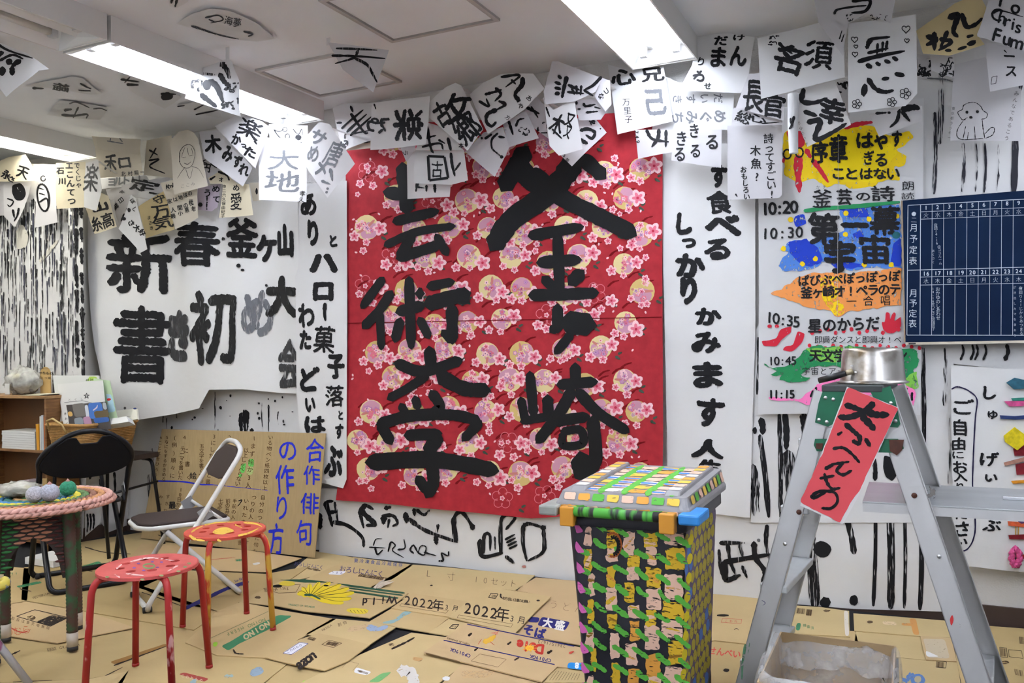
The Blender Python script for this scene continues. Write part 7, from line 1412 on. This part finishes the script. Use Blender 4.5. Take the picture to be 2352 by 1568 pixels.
for s_ in (-1, 1):       # strokes along the raised rails
    A_, B_, C_ = (np.array(q)+(bc[0], bc[1], bz) for q in ((s_*.145-.022, yf+.02, .800), (s_*.145+.022, yf+.02, .800), (s_*.145+.022, yb-.01, .818)))
    rl = quad_surf(A_, B_, C_); it = []
    for j in range(8):
        v0 = .02+j*.12; P = [topx(A_+(B_-A_)*u+(C_-B_)*v) for u, v in ((.08, v0), (.92, v0), (.92, v0+.09), (.08, v0+.09))]
        it += B(P, (WHT, PEA, srgb(228, 190, 80), ORG)[j % 4], .9, .8, 4)
    decal('brush_strokes', it, rl, bin_, 'bin_paint', off=.001, step=.00001, stretch=(60, 60, 60), kind='stuff', split=False)
sl = quad_surf(np.array([.201, -.24, .762])+(bc[0], bc[1], bz), np.array([.201, .24, .762])+(bc[0], bc[1], bz), np.array([.192, yb, .804])+(bc[0], bc[1], bz)); it = []
q4 = [np.array(q)+(bc[0], bc[1], bz) for q in ((.201, -.23, .764), (.201, .24, .764), (.192, yb, .802), (.192, yf, .787))]
for j in range(9):
    u = .03+j*.108; f = lambda u, v: (q4[0]*(1-u)+q4[1]*u)*(1-v)+(q4[3]*(1-u)+q4[2]*u)*v
    it += B([topx(f(u, .05)), topx(f(u+.075, .05)), topx(f(u+.075, .95)), topx(f(u, .95))], (srgb(228, 190, 80), GRE, PEA)[j % 3], .9, .7, 4)
decal('brush_strokes', it, sl, bin_, 'bin_paint', off=.004, step=.00001, stretch=(60, 60, 60), kind='stuff', split=False)

# ------------------------------------------------------------------ aluminium step ladder
ang = math.radians(5); wv = np.array([math.sin(ang), math.cos(ang), 0]); av = np.array([math.cos(ang), -math.sin(ang), 0]); p0 = np.array([-.15, 2.70, 0])
def onl(x, y, off=0.0):
    d = rays((x, y))[0]; p = p0+wv*off; t = ((p-CAM)@wv)/(d@wv); return CAM+d*t
def to_floor(a, b): return a+(b-a)*(a[2]/(a[2]-b[2]))
LT, LB = onl(1893, 905), onl(1757, 1418); RT_, RB = onl(2022, 905), onl(2243, 1568)
LF, RF = to_floor(LT, LB), to_floor(RT_, RB); base = (LF+RF)/2+wv*.2; base[2] = 0
ld = thing('step_ladder', 'aluminium step ladder with green hinge plates and a pot on its top', 'ladder', base)
M_AL = mat('aluminium', (.66, .655, .65), .45, .55, var=.10, scale=9, stretch=(1, 1, .3), bump=.03, bscale=120); M_AL2 = mat('brushed_step', (.62, .64, .64), .38, .6, var=.1, scale=20)
M_GPL = mat('green_plate', srgb(28, 110, 78), .45, var=.25, scale=14); M_RIV = mat('rivet', (.62, .62, .62), .3, .9); M_RUST = mat('rusty_iron', srgb(92, 50, 34), .7, var=.4, scale=30)
ww = .425                                      # width at the feet; the far frame leans in a little at the top
def rail(top_, foot, flange, name='rail'):
    """U section rail: web in the side plane, flanges turned towards `flange` along the width"""
    d = foot-top_; d /= np.linalg.norm(d); s1 = av-d*(av@d); s1 /= np.linalg.norm(s1); hw, th, fl = .031, .0025, .024*flange
    k = MB(); R = lambda a, u, w_: a+s1*u+wv*w_
    for (u0, u1, w0, w1) in ((-hw, hw, 0, th*flange), (-hw, -hw+th, 0, fl), (hw-th, hw, 0, fl)):
        V = [R(p, u, w_) for p in (top_, foot) for u, w_ in ((u0, w0), (u1, w0), (u1, w1), (u0, w1))]
        k.add(np.array(V)-base, [(0, 1, 2, 3), (7, 6, 5, 4), (0, 4, 5, 1), (1, 5, 6, 2), (2, 6, 7, 3), (3, 7, 4, 0)])
    return k.build(name, M_AL, ld)
cut = lambda P: P
ft = np.array([0, 0, .012])
LF2, RF2 = LF+wv*ww, RF+wv*ww; LT2, RT2 = LT+wv*(ww-.10)+wv*.05, RT_+wv*(ww-.10)+wv*.05
LT1, RT1 = LT+wv*.05, RT_+wv*.05
for T_, F_, fl in ((LT, LF, 1), (RT_, RF, 1), (LT2, LF2, -1), (RT2, RF2, -1)):
    rail(T_, F_+ft, fl)
    u = MB(); c_ = F_-base; u.box((-.036, -.004, .0005), (.036, .03, .03), Matrix.Rotation(-ang, 3, 'Z'), c_ if fl > 0 else c_-wv*.026); u.build('rubber_foot', M_RUB, ld)
def lerp(a, b, z): return a+(b-a)*((a[2]-z)/(a[2]-b[2]))
for z in (.22, .47, .72, .93):
    for (T1, F1, T2, F2, sgn) in ((LT, LF, LT2, LF2, 1), (RT_, RF, RT2, RF2, -1)):
        if sgn < 0 and z not in (.22, .72): continue
        a, b = lerp(T1, F1, z), lerp(T2, F2, z); hw = .042 if sgn > 0 else .022
        V = [p+av*u+(0, 0, h) for p in (a+wv*.003, b-wv*.003) for u, h in ((-hw, 0), (hw, 0), (hw, -.022), (-hw, -.022))]
        bevel(obj('step' if sgn > 0 else 'rung', np.array(V)-base, [(0, 1, 2, 3), (7, 6, 5, 4), (0, 4, 5, 1), (1, 5, 6, 2), (2, 6, 7, 3), (3, 7, 4, 0)], M_AL2, ld), .003)
# top platform, hinge plates, spreader bar
zt = LT[2]; tm = (LT+RT_)/2
V = [p+av*u+(0, 0, h) for p in (tm-wv*.005, tm+wv*(ww-.045)) for u, h in ((-.085, .022), (.085, .022), (.085, .0), (-.085, .0))]
bevel(obj('top_platform', np.array(V)-base, [(0, 1, 2, 3), (7, 6, 5, 4), (0, 4, 5, 1), (1, 5, 6, 2), (2, 6, 7, 3), (3, 7, 4, 0)], mat('dark_platform', (.05, .055, .055), .5), ld), .004)
def plate(px, name, m, off=-.004, th=.003):
    X = np.array([onl(x, y, off) for x, y in px]); n = len(X); Y2 = X+wv*th
    return obj(name, np.concatenate([X, Y2])-base, [tuple(range(n))[::-1], tuple(range(n, 2*n))]+[(i, (i+1) % n, n+(i+1) % n, n+i) for i in range(n)], m, ld)
def rivet(px, par, r_=.0055, off=-.005, m=None):
    c_ = onl(*px, off)-base; V, F = lathe([(0, .0028), (r_*.7, .0022), (r_, 0)], n=12); V = np.array([c_+av*v[0]+np.array([0, 0, 1])*v[1]-wv*v[2] for v in V]); obj('rivet', V, F, m or M_RIV, par, True)
g1 = plate([(1893, 892), (1950, 908), (1918, 975), (1902, 984), (1872, 974), (1880, 930)], 'hinge_plate', M_GPL)
g2 = plate([(2000, 905), (2045, 890), (2056, 920), (2068, 978), (2062, 986), (2040, 984), (2022, 950)], 'hinge_plate', M_GPL)
for p in ((1896, 917), (1914, 921), (1881, 968), (1899, 973)): rivet(p, g1)
for p in ((2057, 971), (2046, 930)): rivet(p, g2)
sb = plate([(1872, 1012), (2062, 1012), (2072, 1022), (2076, 1034), (2060, 1044), (1876, 1040), (1869, 1026)], 'spreader_bar', M_GPL, off=-.007)
plate([(2042, 1014), (2076, 1014), (2072, 1038), (2060, 1050), (2044, 1040)], 'rusty_bracket', M_RUST, off=-.011)
plate([(1874, 1022), (1890, 1022), (1888, 1036), (1874, 1034)], 'rusty_bracket', M_RUST, off=-.011)
for p in ((1835, 1180), (2100, 1142)): rivet(p, ld, .008, -.003, M_RUST)
for p in ((1803, 1253), (2157, 1282)): rivet(p, ld, .006, -.003)
plate([(2152, 1182), (2160, 1184), (2166, 1204), (2156, 1206)], 'green_clip', M_GPL, off=.40)
settle(ld); lz = ld.location[2]
# paint marks on the rails
rsf = Surf(p0+np.array([0, 0, lz]), -wv)
it = S([(1712, 1480), (1706, 1520), (1704, 1560)], 6, srgb(110, 165, 130), .7)+S([(1722, 1476), (1718, 1500)], 2, srgb(110, 165, 130), .8)+E(2186, 1424, 4, 11, srgb(205, 60, 60), 4)+S([(2204, 1418), (2206, 1460)], 3, srgb(205, 205, 205), .8)+E(2140, 1130, 12, 16, srgb(120, 116, 112), a=.5)+S([(1750, 1378), (1758, 1384), (1752, 1390)], 1.5, srgb(70, 60, 110))
decal('paint_marks', it, rsf, ld, 'rail_marks', off=.0006, step=.00002, kind='stuff', split=False)
# pot upside down on the top
pc = onl(1990, 884)+wv*.13; pz = zt+.022+lz
pot = thing('saucepan', 'battered aluminium saucepan turned upside down on the ladder top', 'pot', (pc[0], pc[1], pz+.0005))
M_POT = mat('battered_aluminium', (.50, .48, .45), .34, .85, col2=(.14, .10, .055), scale=11, thr=(.34, .56), bump=.06, bscale=20)
MB().lathe([(.094, 0), (.102, .002), (.102, .006), (.096, .007), (.093, .012), (.087, .096), (.082, .108), (.0, .110)], n=48).build('pan_body', M_POT, pot, True)
rd = np.array([math.cos(math.radians(236)), math.sin(math.radians(236)), 0]); td = np.cross((0, 0, 1), rd)
V = [rd*(.0935-.0006*h*100)+td*u+(0, 0, z+.0) for (u, z, h) in ((-.022, .030, .3), (.022, .030, .3), (.016, .062, .6), (-.016, .062, .6))]; V += [v+rd*.004 for v in V]
br = obj('handle_bracket', V, [(0, 1, 2, 3), (7, 6, 5, 4), (0, 4, 5, 1), (1, 5, 6, 2), (2, 6, 7, 3), (3, 7, 4, 0)], mat('stained_steel', (.20, .15, .10), .45, .7, var=.4, scale=40), pot)
for u, z in ((-.013, .036), (.013, .036), (0, .055)): obj('rivet', *lathe([(0, .004), (.0035, .003), (.004, 0)], tuple(rd*.096+td*u+(0, 0, z)), 8), M_RIV, br, True)
hd = rd*.35-td*.94; hd /= np.linalg.norm(hd)
obj('ferrule', *tube([rd*.094+(0, 0, .040), rd*.105+hd*.012+(0, 0, .034)], [.010, .008], 10), mat('old_brass', (.42, .36, .24), .45, .6), pot, True)
obj('handle', *tube([rd*.105+hd*.012+(0, 0, .034), rd*.110+hd*.05+(0, 0, .022), rd*.110+hd*.09+(0, 0, .011)], [.009, .0105, .009], 10), mat('black_bakelite', (.014, .013, .013), .4), pot, True)
# red paper sign taped on the ladder
sg = Surf(p0-wv*.020+np.array([0, 0, lz]), -wv, lambda a, b: .004*np.sin(a*9+b*5))
M_WTORN = mat('white_torn_paper', (.78, .77, .76), .85, trans=.1)
sgn = sheet('paper_sign', [(1945, 888), (2064, 936), (2046, 975), (1966, 1150), (1936, 1204), (1905, 1190), (1838, 1160), (1850, 1130), (1880, 1058)], sg, M_WTORN, 'red paper sign with torn edge reading 大ぶへんもの taped to the ladder', 'sign', grid=.04)
redp = B([(1947, 889), (2063, 937), (2044, 975), (1976, 1122), (1950, 1160), (1930, 1200), (1905, 1186), (1870, 1170), (1838, 1152), (1852, 1120), (1890, 1040)], srgb(222, 86, 92), 1, 1.2, 6, 12)
_decal('red_face', [(redp[0], 0)], sg, sgn, 'sign_red', .0009, 0, .7, (70, 70, 70), None, None)
it = []
for P, w_ in (([(1942, 930), (1962, 936), (1990, 948)], 14), ([(2006, 926), (1985, 945), (1950, 958), (1926, 957)], 15), ([(1990, 945), (2012, 952), (2040, 952)], 17), ([(1980, 956), (1996, 972), (2008, 986)], 17), ([(1942, 974), (1960, 990), (1974, 1004), (1972, 1018), (1958, 1012)], 12), ([(1924, 998), (1934, 992)], 7), ([(1988, 1008), (1998, 1024)], 11), ([(1914, 1030), (1936, 1028), (1956, 1042), (1974, 1062)], 8), ([(1896, 1076), (1914, 1066)], 9), ([(1910, 1066), (1950, 1060)], 7), ([(1936, 1064), (1922, 1080), (1936, 1090), (1956, 1080)], 8), ([(1884, 1098), (1916, 1092)], 7), ([(1894, 1088), (1900, 1108), (1912, 1122), (1930, 1120)], 8), ([(1896, 1130), (1872, 1142), (1866, 1138), (1884, 1128), (1916, 1130), (1924, 1150), (1910, 1166), (1888, 1166)], 8)): it += S(P, w_, INK, 1, taper=.8)
decal('brush_writing', it, sg, sgn, off=.0018, step=.00002)
# ------------------------------------------------------------------ plank resting on the ladder rung
zpl = .72+lz+.0005
pk = thing('aluminium_plank', 'long aluminium work plank resting on the ladder rung', 'plank', (.5, 2.89, zpl))
x0 = at(1995, 1110, 2, zpl+.03)[0]; q = np.array(pk.location)
bevel(MB().box(np.array((x0, 2.705, zpl+.026))-q, np.array((1.9, 3.085, zpl+.031))-q).build('deck', mat('plank_aluminium', (.58, .60, .61), .34, .7, var=.15, scale=5, stretch=(.6, 3, 1)), pk), .001)
for y in (2.705, 3.081): MB().box(np.array((x0, y, zpl))-q, np.array((1.9, y+.004, zpl+.026))-q).build('side_flange', M_AL, pk)
MB().box(np.array((x0, 2.709, zpl))-q, np.array((x0+.004, 3.081, zpl+.026))-q).build('end_cap', M_AL, pk)
gx = at(2296, 1135, 2, zpl+.03)[0]
bevel(MB().box(np.array((gx, 2.86, zpl+.0305))-q, np.array((gx+.16, 2.872, zpl+.042))-q).build('grip', mat('grip_steel', (.66, .67, .68), .25, .85), pk), .003)
for xx in (1.75,):       # the far end stands on its own legs
    for y in (2.72, 3.06): obj('leg', *tube([np.array((xx, y, zpl+.02))-q, np.array((xx+.06, y, .0))-q], .016, 10), M_AL, pk, True)
# ------------------------------------------------------------------ open box with a bin liner
bx0, bx1, by0, by1, bh_ = -.42, -.075, 2.42, 2.875, .285
ob = thing('open_cardboard_box', 'open cardboard box lined with a clear bag under the ladder', 'box', ((bx0+bx1)/2, (by0+by1)/2, 0)); q = np.array(ob.location)
M_BOX = mat('box_card', (.48, .34, .18), .85, var=.1, scale=5)
for nm, a, b in (('side_panel', (bx0, by0, 0), (bx0+.005, by1, bh_)), ('side_panel', (bx1-.005, by0, 0), (bx1, by1, bh_)), ('end_panel', (bx0+.005, by1-.005, 0), (bx1-.005, by1, bh_)), ('end_panel', (bx0+.005, by0, 0), (bx1-.005, by0+.005, bh_)), ('bottom_panel', (bx0+.005, by0+.005, 0), (bx1-.005, by1-.005, .004))):
    MB().box(np.array(a)-q, np.array(b)-q).build(nm, M_BOX, ob)
settle(ob); oz = ob.location[2]
sd = Surf((bx1, 2.7, .2), (1, 0, 0))
decal('printed_label', B([(2050, 1538), (2062, 1530), (2066, 1566), (2052, 1570)], srgb(225, 222, 220), 1, .3)+S([(2056, 1540), (2058, 1552), (2054, 1560)], 3, srgb(40, 36, 60))+S([(2026, 1556), (2030, 1564)], 3, INK), sd, ob, 'leaflet_print', off=.001, kind='stuff', split=False)
ln = thing('bin_liner', 'crumpled clear plastic liner folded over the rim of the open box', 'bag', ((bx0+bx1)/2, (by0+by1)/2, oz+.0055))
n, mrow = 56, 16; V = []
for i in range(mrow+1):
    f = i/mrow
    for j in range(n):
        a = 2*math.pi*j/n; w_, d_ = (bx1-bx0)/2-.010, (by1-by0)/2-.010
        p = max(abs(math.cos(a)), abs(math.sin(a))); sx_, sy_ = w_*min(1, max(-1, math.cos(a)*1.25)), d_*min(1, max(-1, math.sin(a)*1.25))
        ns = mnoise.noise(Vector((math.cos(a)*3, math.sin(a)*3, f*5)))
        if f < .62: z = .004+(bh_+.004)*f/.62; sc = .80+.19*f/.62+.05*ns*(1-f/.62)
        else:
            g = (f-.62)/.38; back = math.sin(a) > .55
            if back: z = bh_-.02-.07*g+.02*ns; sc = .98-.10*g+.04*ns
            else: z = bh_+.012+.02*math.sin(g*3)-.10*g*g+.025*ns*g; sc = 1.0+.16*min(1, g*1.6)+.05*ns*g
        V.append((sx_*sc, sy_*sc, z-.0035))
F = [(i*n+j, i*n+(j+1) % n, (i+1)*n+(j+1) % n, (i+1)*n+j) for i in range(mrow) for j in range(n)]+[tuple(range(n))[::-1]]
obj('film', V, F, plastic('clear_liner', .24, (.92, .92, .92), .12, (-.06, .16)), ln, True)
for nm_, seed in (('crumpled_paper', 21), ('crumpled_paper', 25)):
    pass
